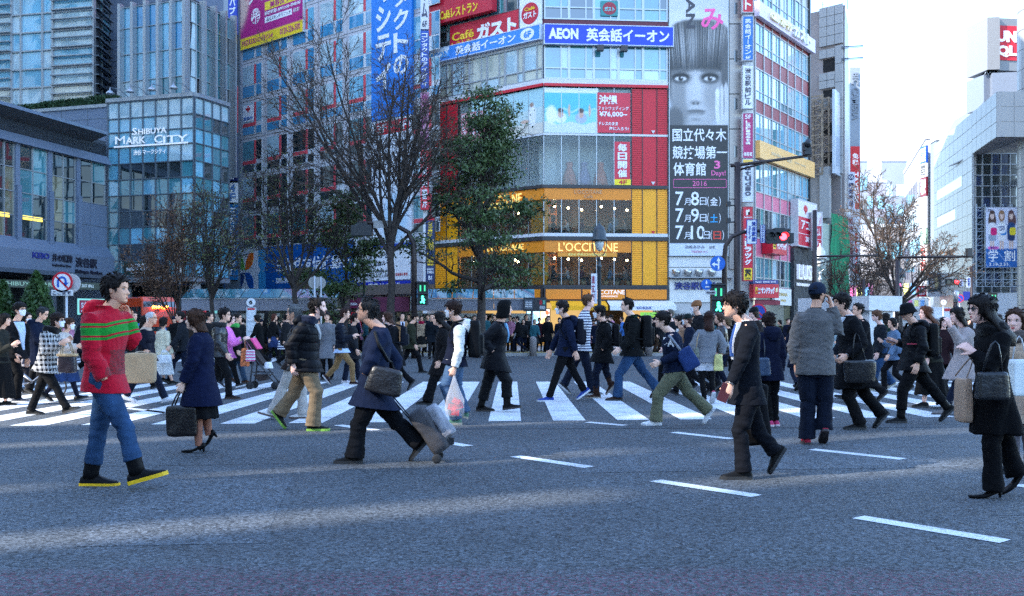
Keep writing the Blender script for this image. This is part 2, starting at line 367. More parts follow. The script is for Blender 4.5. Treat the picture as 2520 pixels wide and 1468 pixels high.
# ================================================================ buildings on the left
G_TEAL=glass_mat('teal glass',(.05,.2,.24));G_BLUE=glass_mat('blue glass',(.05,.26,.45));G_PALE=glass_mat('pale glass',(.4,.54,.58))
G_DARK=glass_mat('dark glass',(.012,.022,.026));G_SKY=glass_mat('sky glass',(.16,.42,.55));G_CREAM=glass_mat('cream reflection glass',(.5,.5,.42));G_WARM=glass_mat('lit hall glass',(.16,.15,.09))  # pale, sky and cream base colours stand in for bright reflections
ALU=M('aluminium',(.38,.4,.42),.35,.7,var=.05);ALUD=M('dark aluminium',(.12,.15,.18),.4,.5,var=.05);PANEL=M('grey metal panel',(.15,.19,.26),.5,.2,var=.06,scale=.6)
PANELD=M('dark louvre panel',(.05,.062,.078),.55,.2,var=.08);SOFF=M('soffit',(.06,.065,.07),.6,var=.05);STONE=M('pale tile',(.55,.53,.5),.6,var=.06,scale=.8)
def curtain(parent,f,us,zs,mats,mull=ALU,mw=.05,hw=.05,proud=.08,pick=None,w=0,jit=.006,seed=1,gname='glazing',mname='mullions'):
 r=random.Random(seed);gm=MB();mm=MB()
 for i in range(len(us)-1):
  for j in range(len(zs)-1):
   k=pick(i,j,r)if pick else r.randrange(len(mats))
   P=[f.pt(us[i+a],zs[j+b],w+r.uniform(-jit,jit))for a,b in((0,0),(1,0),(1,1),(0,1))]
   gm.add([P[0],P[1],P[2],P[3]],[(0,1,2,3)],k)
 for x in us:mm.fbox(f,x-mw/2,x+mw/2,zs[0],zs[-1],w-.1,w+proud)
 for z in zs:mm.fbox(f,us[0],us[-1],z-hw/2,z+hw/2,w-.09,w+proud-.004)
 g=gm.build(gname,mats,parent);mm.build(mname,mull,parent);return g
def lsp(a,b,n):return list(np.linspace(a,b,n+1))
# ---- glass corner block with the shop name
f1=front(267,478,68,66);f2=front(478,562,66,69.2)
mc=thing('glass_building','teal glass corner shopping building with big white lettering and floodlights on top','building',f1.pt(f1.L,0))
zt,zb=f1.z(478,239),f1.z(478,680);us1=[0]+[f1.u(x)for x in(294,322,353,384,415,447)]+[f1.L];us2=lsp(0,f2.L,4)
zs=[zb]+[f1.z(478,y)for y in(638,598,555,515,475,435,395,352,315,280)]+[zt]
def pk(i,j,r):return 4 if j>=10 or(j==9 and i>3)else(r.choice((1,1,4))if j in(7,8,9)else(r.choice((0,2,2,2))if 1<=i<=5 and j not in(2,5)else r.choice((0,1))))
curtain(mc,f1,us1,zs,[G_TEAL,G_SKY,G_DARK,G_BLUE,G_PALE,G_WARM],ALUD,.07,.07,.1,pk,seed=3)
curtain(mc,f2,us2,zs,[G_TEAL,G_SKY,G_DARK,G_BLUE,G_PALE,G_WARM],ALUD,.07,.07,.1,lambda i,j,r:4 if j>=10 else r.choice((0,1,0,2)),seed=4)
mb=MB();mb.fbox(f1,-.1,f1.L+.02,zt+.04,zt+.3,-.3,.18);mb.fbox(f2,.2,f2.L,zt+.04,zt+.3,-.3,.18)
mb.fbox(f1,0,f1.L,zb-.35,zb-.05,-.3,.15);mb.fbox(f2,.16,f2.L,zb-.35,zb-.05,-.3,.15);mb.build('cornice',ALU,mc)
mb=MB();P=[f1.pt(0,0,-.25)[:2],f1.pt(f1.L,0,-.25)[:2],f2.pt(f2.L,0,-.2)[:2],f2.pt(f2.L,0,-8)[:2],f1.pt(0,0,-8)[:2]]
mb.add([(x,y,z)for z in(zb-.2,zt)for x,y in P],[(4,3,2,1,0),(5,6,7,8,9)]+[(i,(i+1)%5,(i+1)%5+5,i+5)for i in range(5)]);mb.build('wall',PANELD,mc)
mb=MB()
for u,d in((.8,-.8),(f1.L-.5,-.8),(3.4,-3)):mb.lathe((*f1.pt(u,0,d)[:2],0),[(.38,0),(.38,zb)],18)
mb.build('column',M('column',(.42,.43,.44),.4,.3),mc)
mb=MB();mb.fbox(f1,-1,f1.L,0,zb-.4,-3.6,-3.4);mb.fbox(f2,0,f2.L,0,zb-.4,-3,-2.9);mb.build('shopfront',G_DARK,mc)
mb=MB()
for k in range(7):mb.fbox(f1,.3+k*.9,.9+k*.9,1.2,2.6+.3*(k%2),-3.38,-3.36,k%3)
mb.build('display',[M('poster teal',(.1,.3,.3),emit=.25),M('poster cream',(.5,.45,.3),emit=.3),M('poster red',(.4,.05,.08),emit=.2)],mc)
lw=WHITE
def Ls(f,s,x0,y0,x1,y1,par,mat,**k):return letters(par,f,s,f.rect(x0,y0,x1,y1)[0:2]+f.rect(x0,y0,x1,y1)[2:],mat,**k)
sg=thing('building_sign','white lettering of the shopping building on its glass corner','sign',f1.pt(3,13,.1))
wm=M('sign white',WHITE,.5,var=.03,emit=.04)
for s,b in(('S',(329,317,341,334)),('HIBUYA',(344,319,413,333)),('M',(287,338,311,357)),('ARK',(313,340,362,357)),('C',(383,334,403,354)),('ITY',(405,336,466,353)),('渋谷 マークシティ',(332,371,411,384))):Ls(f1,s,*b,sg,wm,w=.14,bold=0 if s=='M' else .012)
mb=MB();u0,u1,z0,z1=f1.rect(284,361,466,365);mb.fbox(f1,u0,u1,z0-.02,z1-.02,.13,.17);mb.build('underline',wm,sg)
sgn(f1,f1.rect(309,647,382,677),'dark green hanging panel with white lettering behind the corner glass',back=(.008,.03,.022),depth=.05,w=.13,texts=[('SHIBUYA',(.25,.8,.62,.88),WHITE,{'bold':.01}),('MARK CITY',(.1,.92,.3,.58),WHITE,{'bold':.01}),('渋谷マークシティ',(.25,.8,.06,.22),WHITE)])
mb=MB();
for i,u in enumerate((.7,2.3,4.0,5.7)):
 lp=thing('floodlight','dome floodlight on the corner roof, %s from the left'%('first','second','third','fourth')[i],'floodlight',f1.pt(u,zt+.3,0),'floodlights on the glass corner roof')
 b=MB();b.lathe(f1.pt(u,zt+.45,.7),[(.28,0),(.25,.1),(.14,.22),(.05,.27),(.03,.45)],14);b.build('lamp_shade',ALU,lp)
 b=MB();b.tube([f1.pt(u+.9,zt+.28,-.2),f1.pt(u+.4,zt+.85,.3),f1.pt(u,zt+.88,.7)],.025,6);b.build('bracket',ALUD,lp)
# ---- podium wall left of it
pd_=thing('podium_wall','grey panelled podium wall between the station roof and the glass corner','wall',f1.pt(-4,0))
mb=MB();mb.fbox(f1,-16,-.12,0,zt-.2,-.6,-.1);mb.build('wall',PANEL,pd_)
mb=MB()
for z in(zt-.95,zt-1.9,zt-2.9):mb.fbox(f1,-16,-.12,z-.02,z+.02,-.1,-.09)
for k in range(7):mb.fbox(f1,-1.8-k*2.2-.02,-1.8-k*2.2+.02,8,zt-.22,-.1,-.088)
mb.build('joint',ALUD,pd_);mb=MB();mb.fbox(f1,-16,-.14,zt-.2,zt+.02,-.65,.02);mb.build('coping',ALU,pd_)
# ---- railway station building
f3=front(-330,262,49.5,67.3)
st=thing('station_building','blue-grey metal station building with tall windows, fins and a deep overhanging roof','building',f3.pt(f3.L,0))
Uz=lambda px,py:(f3.u(px),f3.z(px,py));L3=f3.L
ze=f3.z(262,340);zs_=f3.z(262,390);zw0=f3.z(128,600);zf0=f3.z(256,688);zf1=f3.z(256,636)
mb=MB();mb.fbox(f3,0,L3,zs_-.2,ze-.25,-6,-.05);mb.build('wall',PANELD,st)
mb=MB();n=42
for i in range(n):mb.fbox(f3,0,L3,zs_+.15+(ze-.5-zs_-.15)*i/n,zs_+.15+(ze-.5-zs_-.15)*(i+.55)/n,-.05,0)
mb.build('louvre',PANELD,st)
mb=MB();mb.prism(Face(f3.A,f3.B),[(0,0)]*0 or[(0,ze-.15),(L3-1.5,ze-.15),(L3-1.5,ze+.05),(0,ze+.05)],-6,1.25);mb.build('roof',M('roof metal',(.2,.26,.34),.35,.5,var=.08,scale=.5),st)
mb=MB();P=[]
for u in(0,L3-1.5):P+=[f3.pt(u,ze-.55,0),f3.pt(u,ze-.16,1.2),f3.pt(u,ze-.16,0)]
mb.add(P,[(0,1,4,3),(0,2,1),(3,4,5),(0,3,5,2),(1,2,5,4)]);mb.build('soffit',SOFF,st)
def skirt(za,zb_,wa,wb,mat,name):
 mb=MB();mb.add([f3.pt(u,z,w_)for u in(0,L3+.05)for z,w_ in((za,wa),(zb_,wb),(zb_,wb-.3),(za,wa-.3))],[(0,1,5,4),(3,7,6,2),(0,4,7,3),(1,2,6,5),(0,3,2,1),(4,5,6,7)])
 return mb.build(name,mat,st)
zk0=f3.z(262,478)
skirt(zs_+.12,zs_-.5,0,.42,PANEL,'belt');skirt(zw0+.15,zf1,.05,.6,PANEL,'belt')
mb=MB();mb.fbox(f3,0,L3+.05,zf0+.25,zf1,.3,.6);mb.build('fascia',PANEL,st)
skirt(zf0+.25,zf0,.6,.45,PANEL,'belt')
mb=MB();mb.fbox(f3,0,L3,zf0+.02,zf0+.2,-6,.44);mb.build('ceiling',SOFF,st)
fins=[f3.u(x)for x in(-215,-100,-20,40,120,190)]
zft=zs_-.5
for k,u in enumerate(fins):
 mb=MB();mb.fbox(f3,u-.2,u+.16,zw0-.1,zft,0,.14);mb.fbox(f3,u-.16,u+.2,zw0-.5,(zft+zw0)/2+.4,.14,.24);mb.build('fin',PANEL,st)
lim=[0]+fins+[L3]
for i in range(len(lim)-1):
 a,b=lim[i]+.2,lim[i+1]-.22
 if b-a<.6:continue
 last=i==len(lim)-2;z0=(zft+zw0)/2+.15 if last else zw0
 curtain(st,f3,[a,a+(b-a)*.48,b],[z0,(z0+zft)/2,zft]if last else lsp(z0,zft,4),[G_TEAL,G_DARK,G_WARM,G_DARK,G_DARK],ALU,.06,.06,.06,seed=20+i,gname='window',mname='window_frame')
 if last:
  mb=MB();mb.fbox(f3,a,L3,zw0,z0-.05,-.1,.03);mb.build('wall_panel',PANEL,st)
  mb=MB()
  mb.fbox(f3,a,L3,(zw0+z0)/2-.02,(zw0+z0)/2+.02,.03,.04);mb.fbox(f3,a+1,a+1.03,zw0,z0-.05,.03,.038);mb.build('joint',ALUD,st)
for i in range(2,5):
 mb=MB();a,b=lim[i]+.5,lim[i+1]-.6;mb.fbox(f3,a,b,zw0+1.25,zw0+1.5,.03,.05);mb.build('guide_board',M('guide yellow',(.75,.55,.08),emit=.35),st)
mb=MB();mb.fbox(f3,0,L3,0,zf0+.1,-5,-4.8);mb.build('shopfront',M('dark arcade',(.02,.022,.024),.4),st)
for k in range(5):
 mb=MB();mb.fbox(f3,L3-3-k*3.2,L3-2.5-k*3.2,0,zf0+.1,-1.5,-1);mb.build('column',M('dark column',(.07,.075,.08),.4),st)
kb=M('sign black',(.015,.015,.03),.4)
ss=thing('station_sign','dark raised railway station lettering on the grey fascia','sign',f3.pt(f3.u(150),zf1-.5,.62))
for s,b,m_ in(('KEIO',(98,630,152,644),M('sign navy',(.02,.03,.2),.4)),('井の頭線',(161,629,225,648),kb),('渋谷駅',(234,632,303,657),kb),('Inokashira Line',(161,653,220,659),kb),('Shibuya Station',(233,662,320,674),kb)):
 x0,x1=[b[0]*.97,b[2]*.78+22]if 0 else(b[0]*.78-18,b[2]*.78-18);letters(ss,f3,s,(f3.u(x0),f3.u(x1),f3.z(150,b[3]),f3.z(150,b[1])),m_,.6,.06,.03)
fa=front(-120,300,56,64)
sgn(fa,fa.rect(-60,686,262,705),'dark green arcade fascia with pale lettering under the station',back=(.006,.03,.02),depth=.06,texts=[('SHIBUYA MARK CITY',(.19,.74,.25,.8),(.4,.55,.35),{}),('EAST MALL',(.79,.89,.3,.75),(.75,.78,.7),{'bold':.02})])
for i,(a,b,y0,y1,cs,tx)in enumerate(((190,256,735,775,(.1,.32,.3),'5倍'),(256,268,0,0,0,0))):
 if y1:sgn(fa,fa.rect(a,y0,b,y1),'lit teal shop poster with a magenta sale square below the arcade fascia','poster','shop_poster',cs,[('#',(.06,.5,.1,.9),(.35,.01,.06)),('5倍',(.12,.44,.4,.8),WHITE,{'bold':.02}),('POINT UP',(.12,.44,.15,.28),WHITE)],.06,emit=.3)
# ---- hedges on the podium roof
LEAFD=M('hedge leaf',(.018,.05,.015),.7,var=.5,scale=9);
def leaf_cloud(mb,fn,n,size,r,mi=0):
 for _ in range(n):
  c=np.array(fn(r));a=np.array([r.gauss(0,1)for _ in range(3)]);a/=np.linalg.norm(a)+1e-6;b=np.cross(a,(r.gauss(0,1),r.gauss(0,1),r.gauss(0,1)));b/=np.linalg.norm(b)+1e-6
  s=size*r.uniform(.6,1.3);mb.add([c-a*s,c+b*s*.45,c+a*s,c-b*s*.45],[(0,1,2,3)],mi)
def hedge(f,u0,u1,z0,z1,w0,w1,label,n=900,leaf=LEAFD,size=.12):
 r=random.Random(int(u0*10));mb=MB()
 mb.fbox(f,u0+.08,u1-.08,z0,z1-.08,w0+.08,w1-.08)
 def fn(q):
  u,z,w_=q.uniform(u0,u1),q.uniform(z0,z1),q.uniform(w0,w1);k=q.randrange(4)
  if k==0:z=z1+q.gauss(0,.04)
  elif k<3:w_=w1+q.gauss(0,.04)
  else:u=q.choice((u0,u1))
  return f.pt(u,z,w_)
 leaf_cloud(mb,fn,n,size,r);return tag(mb.build('hedge',leaf),label,'hedge')
fh=Face(f1.pt(-16,0,-1.2)[:2],f1.pt(2,0,-1.2)[:2])
hz0=zt-.3
hedge(fh,fh.u(36),fh.u(104),hz0,fh.z(60,261),-.6,.3,'clipped dark hedge on the podium roof, left of the three')
hedge(fh,fh.u(106),fh.u(229),hz0,fh.z(160,249),-.6,.3,'long clipped dark hedge in the middle of the podium roof',1500)
hedge(fh,fh.u(231),fh.u(289),hz0,fh.z(260,239),-.7,.4,'taller clipped hedge at the right end of the podium roof')
# ---- towers above
fA=front(-160,232,75,72);fA2=front(232,270,72,75.5)
ta=thing('glass_tower','pale glass office tower with horizontal sun louvres at the top left','building',fA.pt(fA.L,0))
z0,z1=13.5,36;zsA=[z0+1.35*i for i in range(18)]
usA=[0,fA.u(-60),fA.u(-10)]+[fA.u(x)for x in(31,54,107,132)]+[fA.L]
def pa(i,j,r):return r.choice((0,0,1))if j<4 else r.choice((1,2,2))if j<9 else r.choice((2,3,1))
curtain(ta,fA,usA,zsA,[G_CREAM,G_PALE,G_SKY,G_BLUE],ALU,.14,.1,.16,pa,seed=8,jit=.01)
for a,b in((0,3),(6,7)):
 z=z0;mb=MB()
 while z<z1:mb.fbox(fA,usA[a],usA[b],z,z+.07,.1,.42);z+=.68
 mb.build('louvre',ALU,ta)
curtain(ta,fA2,lsp(0,fA2.L,2),zsA,[G_DARK,G_TEAL,G_DARK],ALUD,.08,.06,.06,seed=9)
mb=MB();z=z0
while z<z1:mb.fbox(fA2,.05,fA2.L,z,z+.06,.06,.3);z+=.68
mb.build('louvre',ALUD,ta)
mb=MB();P=[fA.pt(0,0,-.2)[:2],fA.pt(fA.L,0,-.2)[:2],fA2.pt(fA2.L,0,-.1)[:2],fA2.pt(fA2.L,0,-9)[:2],fA.pt(0,0,-9)[:2]]
mb.add([(x,y,z)for z in(0,z1)for x,y in P],[(4,3,2,1,0),(5,6,7,8,9)]+[(i,(i+1)%5,(i+1)%5+5,i+5)for i in range(5)]);mb.build('wall',PANELD,ta)
mb=MB();
fe=front(268,310,77,77);mb.fbox(fe,0,fe.L,0,fe.z(268,57),-4,0);fe2=front(262,305,80,80);mb.fbox(fe2,0,fe2.L+8,0,45,-6,0);mb.build('core_wall',PANEL,ta)
mb=MB()
for z in np.arange(12,27,1.65):mb.fbox(fe,0,fe.L,z-.02,z+.02,0,.02)
mb.fbox(fe,fe.L*.5-.02,fe.L*.5+.02,8,fe.z(268,57),0,.018);mb.build('joint',ALUD,ta)
fB=front(304,463,72,70);fB2=front(463,565,70,74.5)
tb=thing('office_building','mid-rise teal glass office building with tall grey fins behind the glass corner','building',fB.pt(fB.L,0))
zB=fB.z(463,-8);usB=lsp(0,fB.L,5);zsB=[12.5]+[fB.z(463,y)for y in(186,118,52)]+[zB-.2]
zsB=sorted(zsB)
curtain(tb,fB,usB,zsB,[G_SKY,G_TEAL,G_BLUE,G_PALE],ALU,.1,.05,.1,lambda i,j,r:(r.choice((1,0,3))if j==0 else r.choice((0,0,2))),seed=10)
curtain(tb,fB2,lsp(0,fB2.L,6),zsB,[G_SKY,G_TEAL,G_DARK,G_PALE],ALU,.1,.05,.1,lambda i,j,r:(3 if i==0 else r.choice((1,2,1))),seed=11)
mb=MB()
for u in usB:mb.fbox(fB,u-.12,u+.12,12.5,zB,.1,.5)
mb.build('fin',ALU,tb);mb=MB()
for u in lsp(0,fB2.L,4)[1:]:mb.fbox(fB2,u-.1,u+.1,12.5,zB,.1,.6)
mb.build('fin',ALU,tb)
mb=MB();P=[fB.pt(0,0,-.2)[:2],fB.pt(fB.L,0,-.2)[:2],fB2.pt(fB2.L,0,-.1)[:2],fB2.pt(fB2.L,0,-6)[:2],fB.pt(0,0,-6)[:2]]
mb.add([(x,y,z)for z in(0,zB)for x,y in P],[(4,3,2,1,0),(5,6,7,8,9)]+[(i,(i+1)%5,(i+1)%5+5,i+5)for i in range(5)]);mb.build('wall',PANELD,tb)
tc_=thing('tile_tower','pale tiled tower rising behind the office building with fins','building',(X_(520,84),84,0))
ft=front(420,640,84,88);mb=MB();mb.fbox(ft,0,ft.L,0,45,-8,0);mb.build('wall',STONE,tc_)
mb=MB()
for i in range(4):
 for j in range(12):mb.fbox(ft,.5+i*1.9,1.8+i*1.9,9+j*2.6,10.8+j*2.6,0,.02)
mb.build('window',G_SKY,tc_)
# ================================================================ grey grid office building (bank at its foot)
fs=front(588,1040,81.3,67.3)
sb=thing('bank_building','grey tiled office building with a grid of blue windows and red strips','building',fs.pt(fs.L,0))
TILE=M('grey facade panel',(.47,.47,.49),.6,var=.05,scale=.7);REDP=M('red strip',lin(205,70,80),.5,var=.08)
mb=MB();mb.fbox(fs,0,fs.L,0,40,-10,0);mb.build('wall',TILE,sb)
z_at=lambda y:fs.z(599,y)
mb=MB()
cols=[599,659,723,790,861,934,1010];us=[fs.u(c)for c in cols];pitch=us[1]-us[0]
us=[us[0]+i*(us[4]-us[0])/4 for i in range(7)];pitch=us[1]-us[0]
for k in range(-2,8):
 zt_=z_at(168+92*k-8)
 mb.fbox(fs,0,fs.L,zt_-.015,zt_+.015,0,.012)
for u in us:mb.fbox(fs,u-.32,u-.3,z_at(615),40,0,.01);mb.fbox(fs,u+pitch*.46,u+pitch*.46+.02,z_at(615),40,0,.009)
mb.build('joint',M('joint grey',(.16,.16,.17),.8),sb)
FR=M('window frame',(.62,.64,.66),.4,.3);r=random.Random(5)
for k in range(-3,5):
 z1=z_at(168+92*k);z0=z_at(168+92*k+46);zl=z_at(168+92*k+75)
 for i,u in enumerate(us):
  if u>fs.L-.5:continue
  a,b,c,d=u,u+pitch*.46,u+pitch*.55,u+pitch*.76
  low=k>=2  # upper panes take brighter bases in place of reflected sky
  mb=MB();mb.fbox(fs,a-.05,d+.05,zl-.05,z1+.05,.0,.04);wf=mb.build('window',FR,sb)
  gm=MB();pal=[G_SKY,G_PALE,G_BLUE,G_DARK,G_TEAL]
  gm.fquad(fs,a,b,z0,z1,.052,r.choice((3,3,4,1))if low else r.choice((0,1,1,0)));gm.fquad(fs,c,d,z0,z1,.052,3 if low else r.choice((0,2,2)))
  ll=z0-.1 if k<1 else z0-.38
  gm.fquad(fs,a,b,zl,ll,.052,3 if low else 2);gm.fquad(fs,c,d,zl,ll,.052,3 if low else 2);g_=gm.build('pane',pal,wf)
  mb=MB();mb.fbox(fs,b+.03,c-.03,z0-(.0 if k<1 else .33),z1,.04,.062)
  if k>=1:mb.fbox(fs,a,b+.02,z0-.33,z0-.05,.04,.06)
  mb.build('red_strip',REDP,wf)
  if i in(0,3)and k==1 and i==0:
   sgn(fs,(a+.05,b-.05,z0+.1,z1-.1),'white window poster with a red cross on the grey grid facade','poster','window_poster',(.75,.77,.8),[('#',(.44,.56,.55,.95),RED),('#',(.3,.7,.68,.82),RED),('献血6F',(.08,.95,.08,.3),(.1,.2,.45))],.02,.06)
rc=(fs.u(596),fs.u(752),fs.z(596,128),fs.z(596,-120));MAG=lin(178,30,120)
def clinic(s,t):
 c=np.zeros(s.shape+(3,))+np.array(MAG);skin=blob(s,t,-.02,.62,.2,.42,.2);c=lay(c,skin,(.72,.5,.42));c=lay(c,blob(s,t,-.05,.95,.16,.25,.2),(.08,.04,.03))
 c=lay(c,blob(s,t,.1,.62,.03,.008,.5),(.2,.1,.08));c=lay(c,blob(s,t,.12,.49,.025,.012,.5),(.55,.1,.15))
 return lay(c,(t<.115)*1.,lin(240,205,40))
cb=thing('billboard','magenta clinic billboard with white lettering and a face on the grey grid facade','billboard',fs.pt((rc[0]+rc[1])/2,rc[2]))
mb=MB();mb.fbox(fs,*rc,.07,.27);mb.build('panel',FR,cb);paint('print',fs,*rc,.275,clinic,60,60,cb)
def bl(s,x,y,col,**k):letters(cb,fs,s,(rc[0]+(rc[1]-rc[0])*x[0],rc[0]+(rc[1]-rc[0])*x[1],rc[2]+(rc[3]-rc[2])*y[0],rc[2]+(rc[3]-rc[2])*y[1]),M('ink %.2f %.2f %.2f'%col,col,.5),.285,.01,**k)
bl('品川スキン',(.14,.98),(.59,.83),WHITE,bold=.02);bl('クリニック',(.14,.98),(.41,.6),WHITE,bold=.02)
mb=MB();mb.fbox(fs,rc[0]+.42*(rc[1]-rc[0]),rc[0]+.96*(rc[1]-rc[0]),rc[2]+.31*(rc[3]-rc[2]),rc[2]+.39*(rc[3]-rc[2]),.276,.282);mb.build('colour_field',M('paint yellow',lin(245,215,60)),cb)
bl('美容皮フ科',(.5,.9),(.32,.38),MAG,bold=.02);bl('診療時間 AM10:00~PM8:00',(.42,.97),(.26,.3),WHITE,bold=.02)
mb=MB();mb.fbox(fs,rc[0]+.42*(rc[1]-rc[0]),rc[0]+.84*(rc[1]-rc[0]),rc[2]+.19*(rc[3]-rc[2]),rc[2]+.245*(rc[3]-rc[2]),.276,.282);mb.build('colour_field',M('paint white',WHITE),cb)
bl('品川スキンクリニック',(.45,.82),(.2,.235),(.08,.05,.1));bl('検索',(.86,.95),(.2,.24),WHITE)
mb=MB();cu,cz=rc[0]+.27*(rc[1]-rc[0]),rc[2]+.29*(rc[3]-rc[2]);mb.prism(fs,[(cu+.62*math.cos(a)*1.0,cz+.62*math.sin(a))for a in np.linspace(0,6.28,30)[:-1]],.276,.283);mb.build('roundel',M('paint white',WHITE),cb)
bl('当ビル',(.19,.35),(.29,.35),MAG,bold=.01);bl('4F',(.21,.33),(.22,.28),MAG,bold=.01);bl('渋谷区道玄坂2-3-2 大外ビル4F',(.04,.55),(.03,.085),MAG);bl('0120-326-500',(.66,.96),(.03,.09),MAG,bold=.01)
rb=(fs.u(921),fs.u(1020),fs.z(921,302),31)
CB=lin(25,120,205)
sgn(fs,rb,'tall blue contact lens billboard with white vertical lettering on the grey facade','billboard','billboard',CB,[('コンタクトの',(.56,.93,.18,.8),WHITE,{'vert':True,'bold':.03}),('アイシティ',(.12,.5,.13,.8),WHITE,{'vert':True,'bold':.03})],.2,.07)
def lower(s,t):
 c=np.zeros(s.shape+(3,))+np.array((.72,.76,.8));c=lay(c,blob(s,t,.6,.22,.3,.2,.3),(.5,.68,.8));return lay(c,(t<.03)*1.,BLUE)
rl=(rb[0],rb[1],fs.z(921,612),rb[2]-.05)
lb=thing('billboard','white lower billboard with a red label and dark lettering beneath the blue contact lens billboard','billboard',fs.pt((rl[0]+rl[1])/2,rl[2]))
mb=MB();mb.fbox(fs,*rl,.07,.25);mb.build('panel',FR,lb);paint('print',fs,*rl,.255,lower,20,60,lb)
for s,b,c in(('3F・4F',(.15,.9,.9,.97),None),('相談・販売',(.2,.85,.77,.82),(.1,.1,.12)),('HOYA',(.05,.95,.55,.74),(.05,.05,.06)),('コンタクトショップ',(.05,.98,.47,.53),(.08,.08,.09))):
 bx=(rl[0]+(rl[1]-rl[0])*b[0],rl[0]+(rl[1]-rl[0])*b[1],rl[2]+(rl[3]-rl[2])*b[2],rl[2]+(rl[3]-rl[2])*b[3])
 if c is None:
  mb=MB();mb.fbox(fs,bx[0]-.15,bx[1]+.15,bx[2]-.12,bx[3]+.12,.25,.262);mb.build('colour_field',M('paint red',RED),lb)
 letters(lb,fs,s,bx,M('ink %.2f %.2f %.2f'%(c or WHITE),c or WHITE),.265,.01,bold=.02)
sgn(fs,(rb[0],fs.u(1012),fs.z(921,692),fs.z(921,618)),'white blood donation notice board above the dark blue shop sign','sign','notice_board',(.78,.78,.78),[('ハチ公前',(.08,.6,.72,.92),(.03,.03,.04),{'bold':.02}),('献血ルーム',(.04,.6,.48,.66),(.03,.03,.04),{'bold':.02}),('受付時間 10:00-19:00',(.1,.62,.26,.36),(.2,.2,.22)),('日本赤十字社',(.64,.96,.12,.22),(.5,.05,.06)),('平日 土日祝 10:00',(.1,.62,.1,.2),(.2,.2,.22))],.1,.07)
sgn(fs,(fs.u(845),fs.u(1012),fs.z(921,716),fs.z(921,695)),'dark blue real estate shop sign with slanted white lettering under the notice board',back=lin(25,45,160),depth=.2,w=.05,texts=[('東急リバブル',(.42,.9,.15,.88),WHITE,{'slant':.2,'bold':.02})])
rk=(fs.u(579),fs.u(880),fs.z(581,723),fs.z(581,617));a_=(fs.u(660)-rk[0])/(rk[1]-rk[0]);b_=(fs.u(645)-rk[0])/(rk[1]-rk[0])
def petal(cx,cz,qx,qz,m):
 return[(cx+qx*x*m,cz+qz*y*1.0)for x,y in((.0,.03),(.01,.2),(.03,.34),(.045,.4),(.085,.4),(.085,.25),(.075,.14),(.04,.04))]
wf_=rk[1]-rk[0];cx=(fs.u(612)-rk[0])/wf_
bank=sgn(fs,rk,'wide white and blue bank sign with a four-petal emblem and white lettering',back=(.72,.74,.78),depth=.25,w=.1,texts=[('#',(a_,1,0,1),lin(10,82,150)),('p',[(b_,0),(a_+.01,0),(a_+.01,.42),(a_-.006,.5),(a_+.01,.58),(a_+.01,1),(b_,1),(b_,.6),(b_+.02,.5),(b_,.4)],lin(60,150,200)),('p',petal(cx,.5,1,1,.9),lin(235,110,30)),('p',petal(cx,.5,-1,1,.9),lin(90,170,60)),('p',petal(cx,.5,1,-1,.9),lin(20,90,170)),('p',petal(cx,.5,-1,-1,.9),lin(15,60,120)),('三井住友信託銀行',(a_+.1,.985,.42,.72),WHITE,{'bold':.02}),('SUMITOMO MITSUI TRUST BANK',(a_+.1,.72,.18,.3),WHITE)])
mb=MB();mb.fbox(fs,0,fs.L+1.2,3.6,4.3,.02,.5);mb.build('canopy',M('brown canopy',(.14,.11,.09),.5),sb)
mb=MB();mb.fbox(fs,.3,fs.L,.2,3.5,0,.03);mb.build('shopfront',G_WARM,sb)
for k in range(6):
 mb=MB();mb.fbox(fs,.1+k*3.4,.7+k*3.4,0,3.58,.03,.4);mb.build('column',M('brown stone',(.12,.09,.08),.35),sb)
mb=MB();mb.fbox(fs,fs.u(732),fs.u(777),0,fs.z(750,660),.1,.55);mb.build('entrance_block',M('bronze panel',(.16,.11,.07),.4,.3),sb)
mb=MB();mb.fbox(fs,fs.u(905),fs.u(1010),2.4,3.4,.1,1.0);mb.build('awning',M('plum awning',(.12,.02,.05),.7),sb)
sgn(fs,(fs.u(868),fs.u(905),2.7,3.3),'narrow plum shop sign with small white lettering beside the plum awning',back=(.16,.02,.06),w=.12,texts=[('DAIGAI BLDG',(.1,.9,.35,.65),WHITE)])
sgn(fs,(fs.u(872),fs.u(893),1.3,2.4),'red money exchange board below the plum sign',back=RED,w=.12,texts=[('外貨両替',(.1,.9,.35,.65),WHITE,{'bold':.02})])
def strip(f,x0,x1,segs,base,label):
 for y0,y1,bk,tx,tc2,o,lb_ in segs:
  tt=[(tx,(.14,.86,.16 if o.get('f')else .04,.96),tc2,{'vert':True,'bold':o.get('b',.03)})]
  if o.get('f'):tt.append((o['f'],(.2,.8,.03,.13),o.get('fc',tc2),{'bold':.02}))
  sgn(f,(f.u(x0),f.u(x1),f.z(x0,y1),f.z(x0,y0)),lb_+label,back=bk,depth=.35,texts=tt,frame=(.06,.06,.07)and None)
fl_=front(564,586,76,76)
strip(fl_,565,586,[(-70,87,BLUE,'東急リバブル',WHITE,{'f':'9F','fc':lin(120,200,240)},'blue vertical sign with white lettering marked 9F, topmost'),(94,207,BLACK,'アメリカン',RED,{'f':'8F','fc':YEL},'black vertical sign with red lettering marked 8F'),(214,327,RED,'外貨両替',WHITE,{'f':'7F'},'red money exchange vertical sign marked 7F'),(337,447,NAVY,'加藤眼科',WHITE,{'f':'5F'},'navy eye clinic vertical sign'),(452,500,(.7,.7,.7),'4F',(.1,.2,.4),{},'small white vertical sign marked 4F'),(505,690,lin(15,95,145),'三井住友信託銀行',WHITE,{},'long teal bank vertical sign at the foot')],.35,' of the left sign column')
